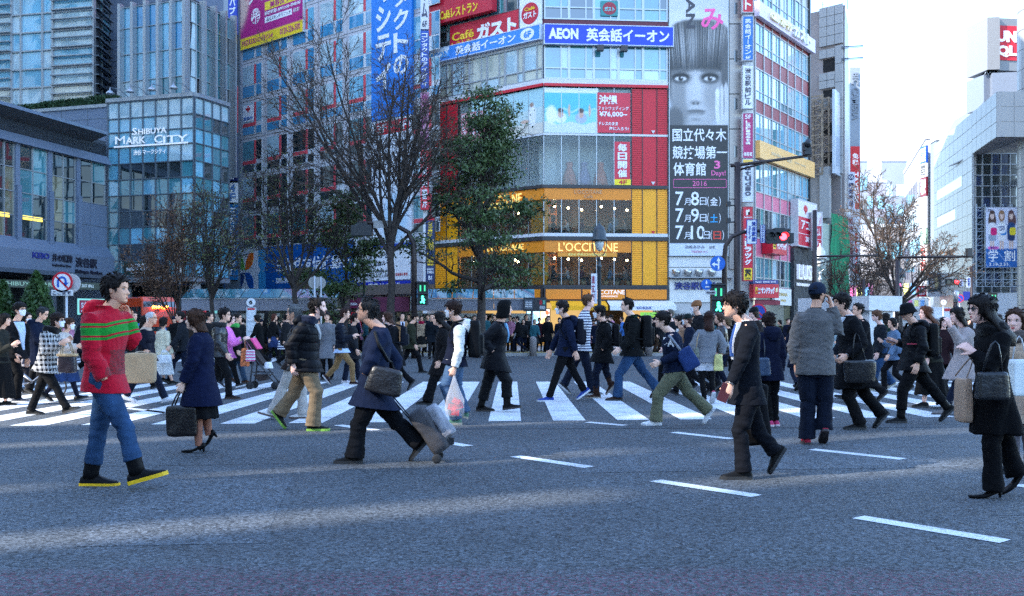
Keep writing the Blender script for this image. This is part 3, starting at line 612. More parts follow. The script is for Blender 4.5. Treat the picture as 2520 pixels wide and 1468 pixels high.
mb=MB();mb.fbox(fl_,-.1,fl_.L+.1,0,33,-.3,-.02);tag(mb.build('sign_post',ALUD),'dark steel post carrying the left vertical sign column','sign post')
fr_=front(1034,1058,65.5,65.5)
strip(fr_,1036,1056,[(-80,76,(.62,.62,.64),'ルーム',(.06,.06,.1),{'f':'6F'},'grey vertical sign with dark lettering marked 6F, topmost'),(80,222,lin(20,70,160),'コンタクトのアイシティ',WHITE,{'b':.02},'blue contact lens vertical sign'),(230,366,lin(190,130,160),'品川スキンクリニック',lin(150,40,110),{},'pale pink vertical sign'),(372,518,RED,'外貨両替',WHITE,{'f':'7F'},'red money exchange vertical sign')],.35,' of the right sign column')
mb=MB();mb.fbox(fr_,fr_.L*.3,fr_.L*.7,0,33,-.3,-.02);tag(mb.build('sign_post',M('post white',(.6,.6,.6),.4)),'pale steel post carrying the right vertical sign column','sign post')
fm_=front(1048,1071,62,62)
sgn(fm_,fm_.rect(1050,536,1070,700),'dark navy cafe sign with yellow script lettering marked ALWAYS OPEN',back=(.02,.035,.11),depth=.4,frame=((.03,.03,.04),.03),texts=[('#',(0,1,.95,1),RED),('パスタ・ピザ',(.2,.8,.7,.93),YEL,{'vert':True}),('Moti',(.1,.9,.5,.68),YEL,{}),('Garan',(.1,.9,.27,.48),YEL,{}),('ALWAYS',(.1,.9,.2,.235),WHITE),('OPEN',(.1,.9,.155,.19),WHITE),('B1',(.3,.7,.06,.12),WHITE)])
# ================================================================ red and yellow corner building
DC=62.0;g1=front(1071,1338,DC*1.094,DC);g2=front(1338,1643,DC,DC*1.01);zc=lambda y:Z_(y,DC)
lo=thing('corner_building','corner shop building with red upper and yellow lower storeys and big glass windows','building',g1.pt(g1.L,0))
GV=glass_mat('show window',(.1,.13,.13),see=.93);GW=glass_mat('curtain window',(.4,.46,.45),see=.86)
YLW=M('yellow panel',lin(248,166,4),.45,var=.05);ORG=M('orange fascia',lin(232,136,18),.45,var=.04);REDW=M('red panel',lin(200,16,40),.45,var=.05);DK=M('dark trim',(.035,.03,.03),.45);WHT=M('white band',(.62,.62,.62),.5,var=.04)
def both(za,zb,w0,w1,mat,name,mi=0):
 mb=MB();mb.fbox(g1,-.1,g1.L+.05,za,zb,w0,w1);mb.fbox(g2,w1*.0,g2.L,za,zb,w0,w1-.002);return mb.build(name,mat,lo)
mb=MB();P=[g1.pt(0,0,-4.5)[:2],g1.pt(g1.L-1,0,-4.5)[:2],g2.pt(g2.L,0,-4.5)[:2],g2.pt(g2.L,0,-14)[:2],g1.pt(0,0,-14)[:2]]
mb.add([(x,y,z)for z in(0,40)for x,y in P],[(4,3,2,1,0),(5,6,7,8,9)]+[(i,(i+1)%5,(i+1)%5+5,i+5)for i in range(5)]);mb.build('inner_wall',M('brown interior',(.24,.15,.08),.7),lo)
def slabz(za,zb,mat=DK,w=0):
 mb=MB();P=[g1.pt(-.1,0,w)[:2],g1.pt(g1.L,0,w)[:2],g2.pt(g2.L,0,w)[:2],g2.pt(g2.L,0,-14)[:2],g1.pt(-.1,0,-14)[:2]]
 mb.add([(x,y,z)for z in(za,zb)for x,y in P],[(4,3,2,1,0),(5,6,7,8,9)]+[(i,(i+1)%5,(i+1)%5+5,i+5)for i in range(5)]);return mb.build('floor_slab',mat,lo)
slabz(zc(463),zc(455),DK,.12);slabz(zc(592),zc(582.5),DK,.12);slabz(zc(709),zc(702),DK,.14);slabz(zc(333),zc(328),WHT,.06);slabz(zc(211.5),zc(195),WHT,.1);slabz(40,40.3,WHT,.1)
both(zc(213),zc(206),.1,.16,REDW,'red_line')
both(zc(582),zc(574),.02,.1,WHT,'ledge');both(zc(196),zc(60),-2.6,-2.4,M('office interior',(.25,.26,.25),.7),'office_back')
UL1,UR1=g1.u(1128),g2.u(1554)
def louvers(f,u0,u1,z0,z1,mat,name,kinds):
 n=len(kinds)-1;root=MB()
 for i in range(n):
  a,b=u0+(u1-u0)*kinds[i],u0+(u1-u0)*kinds[i+1];m=MB();m.fbox(f,a+.02,b-.02,z0,z1,-.3,.0)
  k=int((z1-z0)/.13)
  if i!=1:
   for j in range(k):
    zz=z0+(z1-z0)*j/k;m.fbox(f,a+.05,b-.05,zz+.02,zz+.075,0,.03)
  m.build(name,mat,lo)
 mb=MB()
 for q in kinds:mb.fbox(f,u0+(u1-u0)*q-.02,u0+(u1-u0)*q+.02,z0,z1,-.1,.045)
 mb.build('panel_joint',DK,lo)
rr=[(zc(328),zc(215),REDW),(zc(455),zc(333.5),REDW),(zc(574),zc(463.5),YLW),(zc(701.5),zc(592.5),YLW)]
for za,zb,m_ in rr:
 louvers(g2,UR1,g2.L,za,zb,m_,'louvre_panel',(0,.3,.7,1));louvers(g1,0,UL1,za,zb,m_,'louvre_panel',(0,.5,1))
for q in((zc(328),zc(455)),):
 pass
def tri(f,u,z,mat=REDW):
 mb=MB();mb.prism(f,[(u-.13,z+.2),(u+.13,z+.2),(u,z)],.05,.06);mb.build('rescue_mark',mat,lo)
tri(g2,g2.u(1607),zc(579)+.1);tri(g2,g2.u(1607),zc(326),WHT);tri(g2,g2.u(1607),zc(453),WHT)
def glaze(f,u0,u1,z0,z1,n,mat,w=.0):
 mb=MB();r_=random.Random(int(z0*10))
 for i in range(n):
  a,b=u0+(u1-u0)*i/n,u0+(u1-u0)*(i+1)/n;P=[f.pt(x,z,w+r_.uniform(-.01,.01))for x,z in((a+.012,z0),(b-.012,z0),(b-.012,z1),(a+.012,z1))];mb.add(P,[(0,1,2,3)])
 mb.build('show_window',mat,lo)
 mb=MB()
 for i in range(n+1):mb.fbox(f,u0+(u1-u0)*i/n-.02,u0+(u1-u0)*i/n+.02,z0,z1,-.06,w+.025)
 mb.build('window_joint',ALU,lo)
for f,a,b,n in((g1,UL1,g1.L,6),(g2,0,UR1,5)):
 glaze(f,a,b,zc(454.5),zc(334),n,GW);glaze(f,a,b,zc(573),zc(491),n,GV);glaze(f,a,b,zc(701),zc(621),n,GV)
 glaze(f,a,b,zc(327.5),zc(214),n,GV)
for za,zb in((zc(491),zc(463.5)),(zc(621),zc(592.5))):
 mb=MB();mb.fbox(g1,UL1,g1.L,za,zb,-.2,.03);mb.fbox(g2,.03,UR1,za,zb,-.2,.028);mb.build('fascia',ORG,lo)
mb=MB();mb.fbox(g1,g1.u(1305),g1.L-.02,zc(573),zc(491),-.5,-.1);mb.fbox(g1,g1.u(1305),g1.L-.02,zc(701),zc(621),-.5,-.1);mb.build('corner_pier',YLW,lo)
PIC=random.Random(3)
for za in(zc(570),zc(698)):
 for i in range(8):
  mb=MB();u=.25+.4*(i%2)+PIC.uniform(0,.1);z=za+.3+.55*(i//2);mb.fbox(g2,u,u+.3,z,z+.42,-2.2,-2.16);mb.build('picture',M('picture %d'%(i%3),((.05,.035,.02),(.4,.35,.25),(.12,.07,.03))[i%3],.5,var=.5,scale=9),lo)
 mb=MB();mb.fbox(g2,.05,1.1,za-.2,za+2.4,-2.4,-2.2);mb.build('picture_wall',ORG,lo)
lamp=M('warm lamp',(1,.75,.4),emit=9);CEIL=M('cafe ceiling',(.3,.22,.13),.8)
for za,zs0 in((zc(621)+.05,620),(zc(491)+.05,490)):
 mb=MB()
 for k in range(6):mb.ball((*g2.pt(.8+k*1.0,0,-1-(k%3)*.9)[:2],za-.35),.07,8)
 for k in range(5):mb.ball((*g1.pt(2.6+k*1.2,0,-1-(k%3)*.9)[:2],za-.35),.07,8)
 mb.build('pendant_lamp',lamp,lo)
WOODT=M('cafe wood',(.3,.17,.07),.5,var=.2)
def cafe_table(u,w_,z,label):
 t=thing('cafe_table',label,'table',g2.pt(u,z,w_));b=MB();b.lathe((*g2.pt(u,0,w_)[:2],z+.7),[(.36,0),(.36,.04)],14);b.build('tabletop',WOODT,t);b=MB();b.lathe((*g2.pt(u,0,w_)[:2],z),[(.2,0),(.2,.02),(.03,.05),(.03,.7)],10);b.build('leg',DK,t)
for fl,zz in enumerate((zc(702),zc(582.5))):
 for k in range(3):cafe_table(1.1+k*1.9,-1.0,zz,'round wooden cafe table in the %s cafe window, %s from the corner'%(('lower','upper')[fl],('first','second','third')[k]))
 for k in range(8):
  x=.35+k*.72;p=thing('planter_basket','woven basket of greenery on the %s cafe window sill'%('lower','upper')[fl],'basket',g2.pt(x,zz,-.3),'baskets on the %s cafe window sill'%('lower','upper')[fl])
  b=MB();b.lathe(g2.pt(x,zz,-.3),[(.12,0),(.17,.24),(.16,.25)],10);b.build('basket',M('wicker',(.42,.28,.14),.8,var=.3,scale=20),p)
  b=MB();rr_=random.Random(k+fl*9);c0=np.array(g2.pt(x,zz+.32,-.3));leaf_cloud(b,lambda q:c0+np.array((q.gauss(0,.1),q.gauss(0,.1),q.gauss(0,.07))),40,.06,rr_);b.build('foliage',LEAFD,p)
def beach(s,t):
 c=np.zeros(s.shape+(3,));c=lay(c,np.ones_like(s),(.1,.5,.55));c=lay(c,(t<.45+.05*np.sin(s*9))*1.,(.25,.62,.62));c=lay(c,(t<.22+.03*np.sin(s*14+1))*1.,(.62,.68,.62));c=lay(c,(t>.88)*1.,(.75,.8,.8))
 wv=np.exp(-((t-.5-.04*np.sin(s*22))/.02)**2)*.5;c=lay(c,wv,(.85,.9,.9))
 for x in(.3,.68):
  c=lay(c,blob(s,t,x,.33,.11,.12,.2),(.75,.78,.85)if x<.5 else(.4,.45,.62));c=lay(c,blob(s,t,x,.42,.05,.09,.2),(.6,.36,.26));c=lay(c,blob(s,t,x,.5,.055,.05,.2),(.1,.06,.05))
  c=lay(c,blob(s,t,x+.16,.5,.02,.14,.2),(.65,.42,.3))
 c=lay(c,blob(s,t,.13,.4,.1,.2,.3),(.82,.84,.86));return c
def beach2(s,t):
 c=np.zeros(s.shape+(3,))+np.array((.52,.64,.6));c=lay(c,(t>.55+.03*np.sin(s*8))*1.,(.4,.62,.64));c=lay(c,(t<.25)*1.,(.66,.62,.52));c=lay(c,blob(s,t,.86,.42,.05,.25,.2),(.8,.8,.8));c=lay(c,blob(s,t,.85,.66,.025,.06,.2),(.35,.22,.16))
 c=lay(c,blob(s,t,.76,.3,.06,.05,.2),(.6,.4,.3));c=lay(c,blob(s,t,.52,.5,.03,.2,.25),(.6,.36,.28));return c
pst=thing('window_display','turquoise beach photograph filling the fifth floor corner windows','display',g2.pt(0,zc(327)))
paint('print',g2,.04,g2.u(1472),zc(327),zc(216),.02,beach,70,50,pst);paint('print',g1,UL1+1.2,g1.L-.05,zc(327),zc(216),.02,beach2,70,40,pst)
mb=MB();mb.fbox(g2,g2.u(1472),UR1,zc(327),zc(216),-.3,-.2);mb.fbox(g1,UL1,UL1+1.2,zc(327),zc(216),-.3,-.2);mb.build('backing',M('white curtain',(.66,.68,.68),.8,var=.1,scale=3,stretch=(3,3,.1)),pst)
sgn(g2,(g2.u(1470),g2.u(1551),zc(325),zc(226)),'red wedding photo price sign in the fifth floor window',back=lin(205,35,60),depth=.02,w=.02,texts=[('沖縄',(.04,.6,.7,.94),WHITE,{'bold':.03}),('フォトウェディング',(.02,.95,.56,.66),WHITE,{'bold':.01}),('¥76,000~',(.05,.9,.38,.53),WHITE,{'bold':.03}),('ドレスのまま',(.05,.62,.18,.27),WHITE),('海に入ろう!',(.35,.95,.06,.15),WHITE)])
for i in range(3):sgn(g1,(UL1+.3+i*.75,UL1+.85+i*.75,zc(325),zc(245)),'pale red sale strip in the left fifth floor window, %s of three'%('leftmost','middle','rightmost')[i],back=lin(215,140,145),depth=.02,w=.02,texts=[('SALE',(.1,.9,.86,.95),WHITE),('ドレス',(.2,.8,.2,.8),WHITE,{'vert':True})])
sgn(g2,(g2.u(1512),g2.u(1550),zc(440),zc(347)),'red vertical sign in the fourth floor window',back=lin(205,35,60),depth=.02,w=.04,texts=[('毎日開催',(.2,.8,.04,.96),WHITE,{'vert':True,'bold':.03})])
sgn(g2,(g2.u(1512),g2.u(1552),zc(454),zc(440)),'small yellow 4F tag under the red fourth floor sign',back=lin(245,215,20),depth=.02,w=.04,texts=[('4F',(.25,.75,.15,.85),RED,{'bold':.02})])
mb=MB()
for f,a,b in((g1,UL1,g1.L),(g2,0,UR1)):mb.fbox(f,a,b,zc(454),zc(334),-2.8,-2.7)
mb.build('curtain',M('white curtain',(.66,.68,.68),.8,var=.1,scale=3,stretch=(3,3,.1)),lo)
for i,(x,c,nm)in enumerate(((1404,(.75,.3,.22),'peach'),(1440,(.42,.36,.52),'lilac'),(1481,(.7,.2,.1),'orange'))):
 d_=thing('dress',nm+' evening dress on a stand in the fourth floor window','dress',g2.pt(g2.u(x),zc(453),-.5));p=g2.pt(g2.u(x),zc(453),-.5);h=zc(396)-zc(453)
 b=MB();b.rings([[(p[0]+rr_*(1+.06*math.sin(8*a+z*3))*math.cos(a),p[1]+rr_*(1+.06*math.sin(8*a+z*3))*math.sin(a),p[2]+z*h)for a in np.linspace(0,6.283,25)[:-1]]for rr_,z in((.5,0),(.42,.25),(.33,.5),(.2,.72),(.17,.78),(.24,.92),(.2,1))]);b.build('gown',M('gown '+nm,c,.8,var=.25,scale=7),d_)
 b=MB();b.lathe((p[0],p[1],p[2]+h),[(.06,0),(.05,.12),(.02,.2)],10);b.build('stand',M('mannequin',(.7,.66,.6)),d_)
GOLD=lin(250,225,120)
def gl(par,f,s,b,c=GOLD,**k):letters(par,f,s,(f.u(b[0]),f.u(b[2]),zc(b[3]),zc(b[1])),M('gilt %.2f'%c[0],c,.4,emit=.1),k.pop('w',.04),.05,**k)
for nm,f,ws in(('pale gold shop name on the orange band of the second floor, right face',g2,((("L'OCCITANE",(1374,597,1520,619),{}),))),('shop name on the orange band of the third floor, left face',g1,(("L'OCCITANE",(1178,470,1287,494),{'w':.12}),('EN PROVENCE',(1198,499,1265,506),{'w':.12}))),('shop name on the orange band of the second floor, left face',g1,(("L'OCCITANE",(1200,597,1290,612),{}),)),('brown cafe name on the orange band of the third floor, right face',g2,(("L'OCCITANE",(1413,467,1481,477),{}),('Café',(1437,479,1458,487),{})))):
 o=thing('shop_name',nm,'sign',f.pt(3,zc(600)))
 for s,b,k in ws:gl(o,f,s,b,(.3,.2,.1)if 'brown' in nm else GOLD,bold=.005,**k)
sgn(g2,(g2.u(1372),g2.u(1518),zc(632),zc(622)),'thin orange strip with gold lettering under the right face shop name',back=lin(230,145,30),depth=.05,w=.05,texts=[('EN PROVENCE',(.18,.82,.2,.8),GOLD)])
for f,xs in((g1,(0,1130,1228,1336)),(g2,(1340,1430,1537,1640))):
 for i,(a,b)in enumerate(zip(xs,xs[1:])):
  u0=f.u(a)if a else 0;mb=MB();mb.fbox(f,u0+.05,f.u(b)-.05,zc(737),zc(713),.1,.3);mb.build('fascia_panel',ORG,lo)
both(zc(741),zc(709.5),-.2,.2,DK,'fascia_frame')
o=thing('shop_name','white shop name on the ground floor orange fascia, right face','sign',g2.pt(4,zc(730)));gl(o,g2,"L'OCCITANE",(1452,714,1535,725),(.8,.8,.75),w=.3);gl(o,g2,'EN PROVENCE',(1472,728,1518,732),(.8,.8,.75),w=.3)
o=thing('shop_name','white shop name on the ground floor orange fascia, left face','sign',g1.pt(4,zc(730)));gl(o,g1,"L'OCCITANE",(1203,714,1262,724),(.8,.8,.75),w=.3)
def awning(f,u0,u1,z0,z1,out,mat,label,txt=None,tc2=None):
 a=thing('awning',label,'awning',f.pt((u0+u1)/2,z0));mb=MB();hv=.28
 v=[f.pt(u,z,w_)for u in(u0,u1)for z,w_ in((z1,.2),(z0+hv,out),(z0,out),(z0,out-.02),(z0+hv-.02,out-.03),(z1-.05,.2))]
 mb.add(v,[(0,1,7,6),(1,2,8,7),(2,3,9,8),(3,4,10,9),(4,5,11,10),(5,0,6,11),(0,5,4,1),(1,4,3,2),(6,7,10,11),(7,8,9,10)]);mb.build('canopy',mat,a)
 if txt:letters(a,f,txt[0],(u0+(u1-u0)*txt[1],u0+(u1-u0)*txt[2],z0+.05,z0+hv-.05),M('ink %.2f %.2f %.2f'%tc2,tc2),out+.005,.01,bold=.02)
 return a
awning(g2,g2.u(1352),g2.u(1488),zc(765),zc(741),1.2,M('yellow canvas',lin(250,175,20),.8,var=.08),'yellow shop awning at the corner entrance',("L'OCCITANE",.55,.92),(.12,.06,.01))
awning(g2,g2.u(1492),g2.u(1652),zc(765),zc(740),1.35,M('white canvas',(.72,.72,.68),.8,var=.06),'white kiosk awning with blue lettering',('KIOSQUE',.4,.62),lin(20,60,150))
def tree_poster(s,t):
 c=np.zeros(s.shape+(3,))+np.array((.35,.62,.8));c=lay(c,(t<.4)*1.,(.45,.5,.12));c=lay(c,(t<.22)*1.,(.35,.2,.4));c=lay(c,blob(s,t,.5,.62,.38,.2,.3)*(.6+.4*np.sin(s*40)*np.sin(t*50)),(.08,.22,.05));return lay(c,blob(s,t,.5,.42,.04,.12,.3),(.15,.09,.05))
def food_poster(s,t):
 c=np.zeros(s.shape+(3,))+np.array((.85,.6,.25));c=lay(c,blob(s,t,.75,.85,.35,.16,.2),(.8,.75,.68));c=lay(c,blob(s,t,.75,.85,.24,.1,.2),(.5,.08,.02));c=lay(c,blob(s,t,.45,.42,.4,.22,.3)*(.7+.3*np.sin(s*30+t*20)),(.4,.14,.03));return c
EM=attr_mat('lit_print');n_=EM.node_tree.nodes;EM.node_tree.links.new(n_['Attribute'].outputs['Color'],n_['Principled BSDF'].inputs['Emission Color']);n_['Principled BSDF'].inputs['Emission Strength'].default_value=.5
for nm,a,b,fn in(('lit poster of a lone olive tree under the station map boards',1297,1328,tree_poster),('lit poster of a pastry and a red tea cup beside the corner entrance',1330,1352,food_poster)):
 f=front(a,b,59,59);o=thing('lit_poster',nm,'poster',f.pt(f.L/2,0));mb=MB();mb.fbox(f,-.06,f.L+.06,.3,zc(758)-.1,-.2,0);mb.build('panel',DK,o);paint('print',f,0,f.L,1.0,zc(760)-.1,.01,fn,24,50,o,EM)
 mb=MB();mb.fbox(f,0,f.L,.35,.95,0,.02);mb.build('base',ORG,o)
mb=MB();mb.fbox(g1,0,g1.L,0,zc(741),-4.4,-4.3);mb.fbox(g2,0,g2.L,0,zc(741),-4.4,-4.3);mb.build('shop_back',M('warm shop',(.5,.32,.12),.7,var=.4,scale=2,emit=.25),lo)
for k in range(7):
 mb=MB();mb.fbox(g2,.3+k*1.1,1.1+k*1.1,.2,1.1+.3*(k%3),-2.2,-1.8);mb.build('shelf',M('shelf %d'%(k%3),((.3,.2,.1),(.1,.2,.12),(.35,.3,.25))[k%3],.7,var=.4,scale=12),lo)
sgn(g2,(g2.u(1575),g2.u(1615),zc(785),zc(769)),'green lit menu board under the white kiosk awning',back=(.1,.3,.05),depth=.06,w=.1,texts=[('420円',(.5,.9,.2,.5),YEL),('抹茶',(.2,.8,.55,.85),WHITE)],emit=.4)
def band(f,u0,u1,y0,y1,n,mats,seed,sill=True):
 z1,z0=zc(y0),zc(y1);mb=MB();r_=random.Random(seed);zm=z0+(z1-z0)*.3
 for i in range(n):
  a,b=u0+(u1-u0)*i/n,u0+(u1-u0)*(i+1)/n
  fr=MB();fr.fbox(f,a,b,z0-.02,z0+.06,-.1,.08);fr.fbox(f,a,b,z1-.06,z1,-.1,.08);fr.fbox(f,a,b,zm-.04,zm+.04,-.1,.075)
  for u in(a+.04,b-.04,a+(b-a)*.68):fr.fbox(f,u-.04,u+.04,z0,z1,-.1,.07)
  o=fr.build('window',ALU,lo);gm=MB()
  for q0,q1 in((a+.04,a+(b-a)*.68),(a+(b-a)*.68,b-.04)):
   gm.fquad(f,q0,q1,z0,zm,0,r_.randrange(len(mats)));gm.fquad(f,q0,q1,zm,z1,0,r_.randrange(len(mats)))
  gm.build('pane',mats,o)
GG=glass_mat('green glass',(.06,.26,.25));GB=glass_mat('curtained glass',(.42,.43,.34))
band(g2,.02,g2.L-.02,106,194,5,[GG,G_TEAL,GG,G_PALE],3);band(g1,.1,g1.L-.02,106,194,6,[GB,G_PALE,GB],4)
band(g2,.02,g2.L-.02,-50,47,5,[G_TEAL,GG,G_DARK],5)
both(zc(72),zc(47),-.2,.04,M('dark red sill',lin(92,18,40),.5),'spandrel');both(zc(106),zc(100),-.3,.06,WHT,'ledge');both(40,44,-.3,0,WHT,'parapet')
band(g1,.1,g1.L-.02,-50,47,6,[G_TEAL,GG,G_DARK],6)
AB=lin(10,58,190)
sgn(g2,(.02,g2.L+.25,zc(111),zc(65)),'blue English school sign on the right face of the corner building',back=AB,depth=.3,w=.1,frame=((.55,.62,.75),.05),texts=[('AEON',(.03,.26,.22,.82),WHITE,{'bold':.05}),('英会話イーオン',(.32,.97,.14,.86),WHITE,{'bold':.03})])
sgn(g1,(-.25,g1.L-.02,zc(98),zc(65)),'lighter blue English school sign on the left face of the corner building',back=lin(60,135,215),depth=.3,w=.1,frame=((.55,.62,.75),.05),texts=[('#',(.0,.2,.35,1),(.75,.8,.85)),('AEON',(.01,.2,.2,.72),lin(80,160,225),{'bold':.04}),('英会話イーオン',(.26,.8,.14,.86),WHITE,{'bold':.03}),('o',(.84,.955,.06,.96),WHITE),('6F',(.87,.93,.25,.75),lin(60,135,215),{'bold':.03,'lift':.014})])
GR=lin(190,25,50)
sgn(g1,(g1.u(1115),g1.u(1284),zc(101)+.45,zc(12)),'red family restaurant sign with big white lettering on the left face',back=GR,depth=.25,w=.05,frame=((.12,.1,.1),.04),texts=[('Café',(.03,.36,.42,.72),YEL,{'bold':.02}),('レストラン',(.03,.38,.2,.38),YEL,{'bold':.01}),('ガスト',(.4,.97,.22,.82),WHITE,{'bold':.06})])
sgn(g1,(g1.u(1285),g1.u(1336),zc(64)+.1,zc(-20)),'white sign with a red restaurant roundel beside the corner edge',back=(.75,.75,.75),depth=.22,w=.05,texts=[('o',(.1,.92,.05,.72),GR),('Café',(.25,.75,.48,.58),YEL,{'lift':.014}),('ガスト',(.2,.82,.24,.44),WHITE,{'lift':.014,'bold':.03})])
sgn(g1,(g1.u(1075),g1.u(1113),zc(101)+.35,zc(50)),'dark panel marked 7F on the left face',back=(.04,.045,.05),depth=.15,w=.05,texts=[('7F',(.08,.92,.12,.62),WHITE,{'bold':.03})])
sgn(g1,(-.3,g1.u(1230),zc(8)+.1,zc(-60)),'slanting red restaurant header band with yellow lettering at the top of the left face',back=GR,depth=.5,w=.3,texts=[('Caféレストラン',(.25,.8,.1,.5),YEL,{'bold':.03})])
sgn(g2,(g2.u(1478),g2.u(1520),zc(37),zc(0)),'teal window sticker with a red restaurant roundel','sticker','window_sticker',lin(40,130,130),[('o',(.1,.9,.08,.92),lin(150,30,50)),('ガスト',(.2,.8,.3,.6),lin(120,210,210),{'lift':.014,'bold':.03})],.03,.08)
for x in(1473,1531):
 o=thing('floodlight','small black floodlight on the sixth floor windows, %s one'%('left' if x<1500 else 'right'),'floodlight',g2.pt(g2.u(x),zc(125)));mb=MB();mb.fbox(g2,g2.u(x)-.2,g2.u(x)+.2,zc(130),zc(116),.45,.8);mb.build('lamp',BLACKM if 0 else DK,o);mb=MB();mb.fbox(g2,g2.u(x)-.03,g2.u(x)+.03,zc(118),zc(113),.05,.5);mb.build('bracket',ALU,o)
# ================================================================ building with the tall portrait banner, pink side street face
h1=front(1643,1851,62.75,62.75);h2=front(1851,1989,62.75,71.4)
eb=thing('banner_building','tall building with a white front and a pink side of window rows','building',h1.pt(h1.L,0))
METP=M('pale metal panel',(.42,.41,.39),.4,.35,var=.08,scale=.7);WTILE=M('white enamel panel',(.68,.67,.63),.35,var=.05)
mb=MB();P=[h1.pt(0,0,0)[:2],h1.pt(h1.L,0,0)[:2],h2.pt(h2.L,0,0)[:2],h2.pt(h2.L-2,0,-9)[:2],h1.pt(0,0,-14)[:2]]
mb.add([(x,y,z)for z in(0,40)for x,y in P],[(4,3,2,1,0),(5,6,7,8,9)]+[(i,(i+1)%5,(i+1)%5+5,i+5)for i in range(5)]);mb.build('wall',METP,eb)
hu,hz=h1.u,lambda y:Z_(y,62.75)
mb=MB()
for x0,x1,y0,y1 in((1646,1789,633,658),(1646,1789,660,684)):mb.fbox(h1,hu(x0),hu(x1),hz(y1),hz(y0),0,.12)
mb.build('wall_panel',WTILE,eb)
mb=MB()
for k in range(14):mb.fbox(h1,hu(1793),hu(1824),5+k*2.2,5+k*2.2+2.14,0,.25)
mb.build('side_panel',M('brushed panel',(.3,.27,.25),.35,.6,var=.1),eb)
mb=MB()
for k in range(9):mb.fbox(h1,hu(1805),hu(1812),6+k*3,6.7+k*3,.25,.27)
mb.build('slot_window',G_DARK,eb)
mb=MB();mb.fbox(h1,hu(1645),hu(1800),hz(686),hz(683),0,.7);mb.build('ledge',M('ledge grey',(.3,.3,.3),.5),eb)
for k,x in enumerate((1662,1690,1717,1748)):
 o=thing('floodlight','wide bowl floodlight aimed up at the portrait banner, %s from the left'%('first','second','third','fourth')[k],'floodlight',h1.pt(hu(x),hz(683),.45),'floodlights under the portrait banner')
 b=MB();p=h1.pt(hu(x),hz(681),.45);b.lathe(p,[(.05,0),(.12,.05),(.3,.4),(.27,.4),(.1,.1)],16);b.build('lamp_shade',M('steel bowl',(.5,.48,.45),.25,.8),o);b=MB();b.tube([(p[0]-.25,p[1],p[2]+.3),(p[0]-.15,p[1],p[2]-.02),(p[0]+.15,p[1],p[2]-.02),(p[0]+.25,p[1],p[2]+.3)],.02,6);b.build('bracket',ALUD,o)
r0=(hu(1646),hu(1790),hz(745),hz(689))
sgn(h1,r0,'white enamel building name board with blue lettering below the floodlights',back=(.66,.65,.6),depth=.25,w=.02,texts=[('渋谷駅前ビル',(.08,.92,.55,.9),lin(40,50,120),{'bold':.03,'th':.1})])
awning(h1,hu(1646),hu(1800),hz(782),hz(746),.9,M('grey canvas',(.38,.37,.34),.7,var=.06),'grey metal awning with dark slanted lettering under the building name board',('SHIBUYA EKIMAE',.05,.9),(.03,.03,.05))
mb=MB();mb.fbox(h1,hu(1646),hu(1790),.2,2.4,0,.05);mb.build('shopfront',G_WARM,eb)
pb=(hu(1646),hu(1789),hz(630),27.5);ZB=lambda y:(hz(y)-pb[2])/(pb[3]-pb[2])
def portrait(s,t):
 y=(1-t)
 Y=HZ-((pb[2]+(pb[3]-pb[2])*t)-CH)/62.75*F0;X=s
 c=np.zeros(s.shape+(3,))+np.array((.52,.54,.57))
 def B(cx,cy,rx,ry,col,soft=.15,p=2):
  nonlocal c;c=lay(c,blob(X,Y,cx,cy,rx,ry,soft,p),(col,)*3)
 B(.5,70,1.5,40,.62,.5)
 B(.5,195,.56,112,.03,.12);B(.48,210,.44,108,.36,.16);B(.47,285,.3,44,.4,.4);B(.46,236,.36,58,.5,.5);B(.2,285,.12,30,.22,.7);B(.46,222,.06,34,.58,.8)
 B(.72,240,.14,40,.34,.6);B(.16,235,.12,60,.26,.6)
 rp=np.random.RandomState(3);pr_=np.convolve(rp.rand(400),np.ones(3)/3,'same');pr2=np.convolve(rp.rand(400),np.ones(12)/12,'same')
 xx=np.clip(X+.12*(X-.5)*(1-np.clip((Y-60)/120,0,1))*-1.5,0,1)*390;st_=.02+.62*np.interp(xx,np.arange(400),pr_)**2.2*np.exp(-((Y-100-14*np.sin(X*5))/48)**2)*2.2*np.interp(xx,np.arange(400),pr2)+.02*np.interp(xx,np.arange(400),pr_)
 cut=172+9*np.interp(xx,np.arange(400),pr_)+8*np.abs(X-.45);fr_=blob(X,Y,.5,130,.58,78,.06,3)*(1/(1+np.exp((Y-cut)/1.6)))
 c=c*(1-fr_[...,None])+st_[...,None]*fr_[...,None]*np.ones(3)
 e=(Y>172+6*np.sin(X*38))*(Y<180)*1.;c=lay(c,e*.0,(.1,)*3)
 for ex in(.19,.69):
  B(ex,195,.17,15,.05,.5);B(ex,193,.14,9,.012,.2);B(ex,197.5,.1,5.5,.6,.2);B(ex,197,.042,6.4,.012,.2);B(ex+.015,194,.014,2,.8,.3);B(ex,205,.12,3,.1,.5);B(ex,178,.17,4,.12,.4)
 B(.445,235,.035,30,.52,.8);B(.44,256,.1,6,.3,.6);B(.41,258,.025,3,.12,.4);B(.48,258,.025,3,.12,.4)
 B(.45,280,.16,8,.2,.3);B(.45,276,.15,2,.1,.4);B(.45,285,.1,3,.34,.4);B(.45,297,.09,4,.3,.6)
 B(.08,300,.16,34,.12,.3);B(1.0,190,.12,90,.1,.3)
 B(.93,292,.13,46,.6,.2);B(.83,264,.05,44,.68,.2);B(.895,252,.04,40,.62,.2);B(.965,247,.045,40,.58,.2);B(.863,262,.008,36,.2,.4);B(.93,255,.008,34,.22,.4);B(.815,232,.03,10,.78,.3)
 c=lay(c,(Y>311)*1.,(.028,.026,.025));c=lay(c,(Y>601)*1.,(.6,.64,.7))
 return c
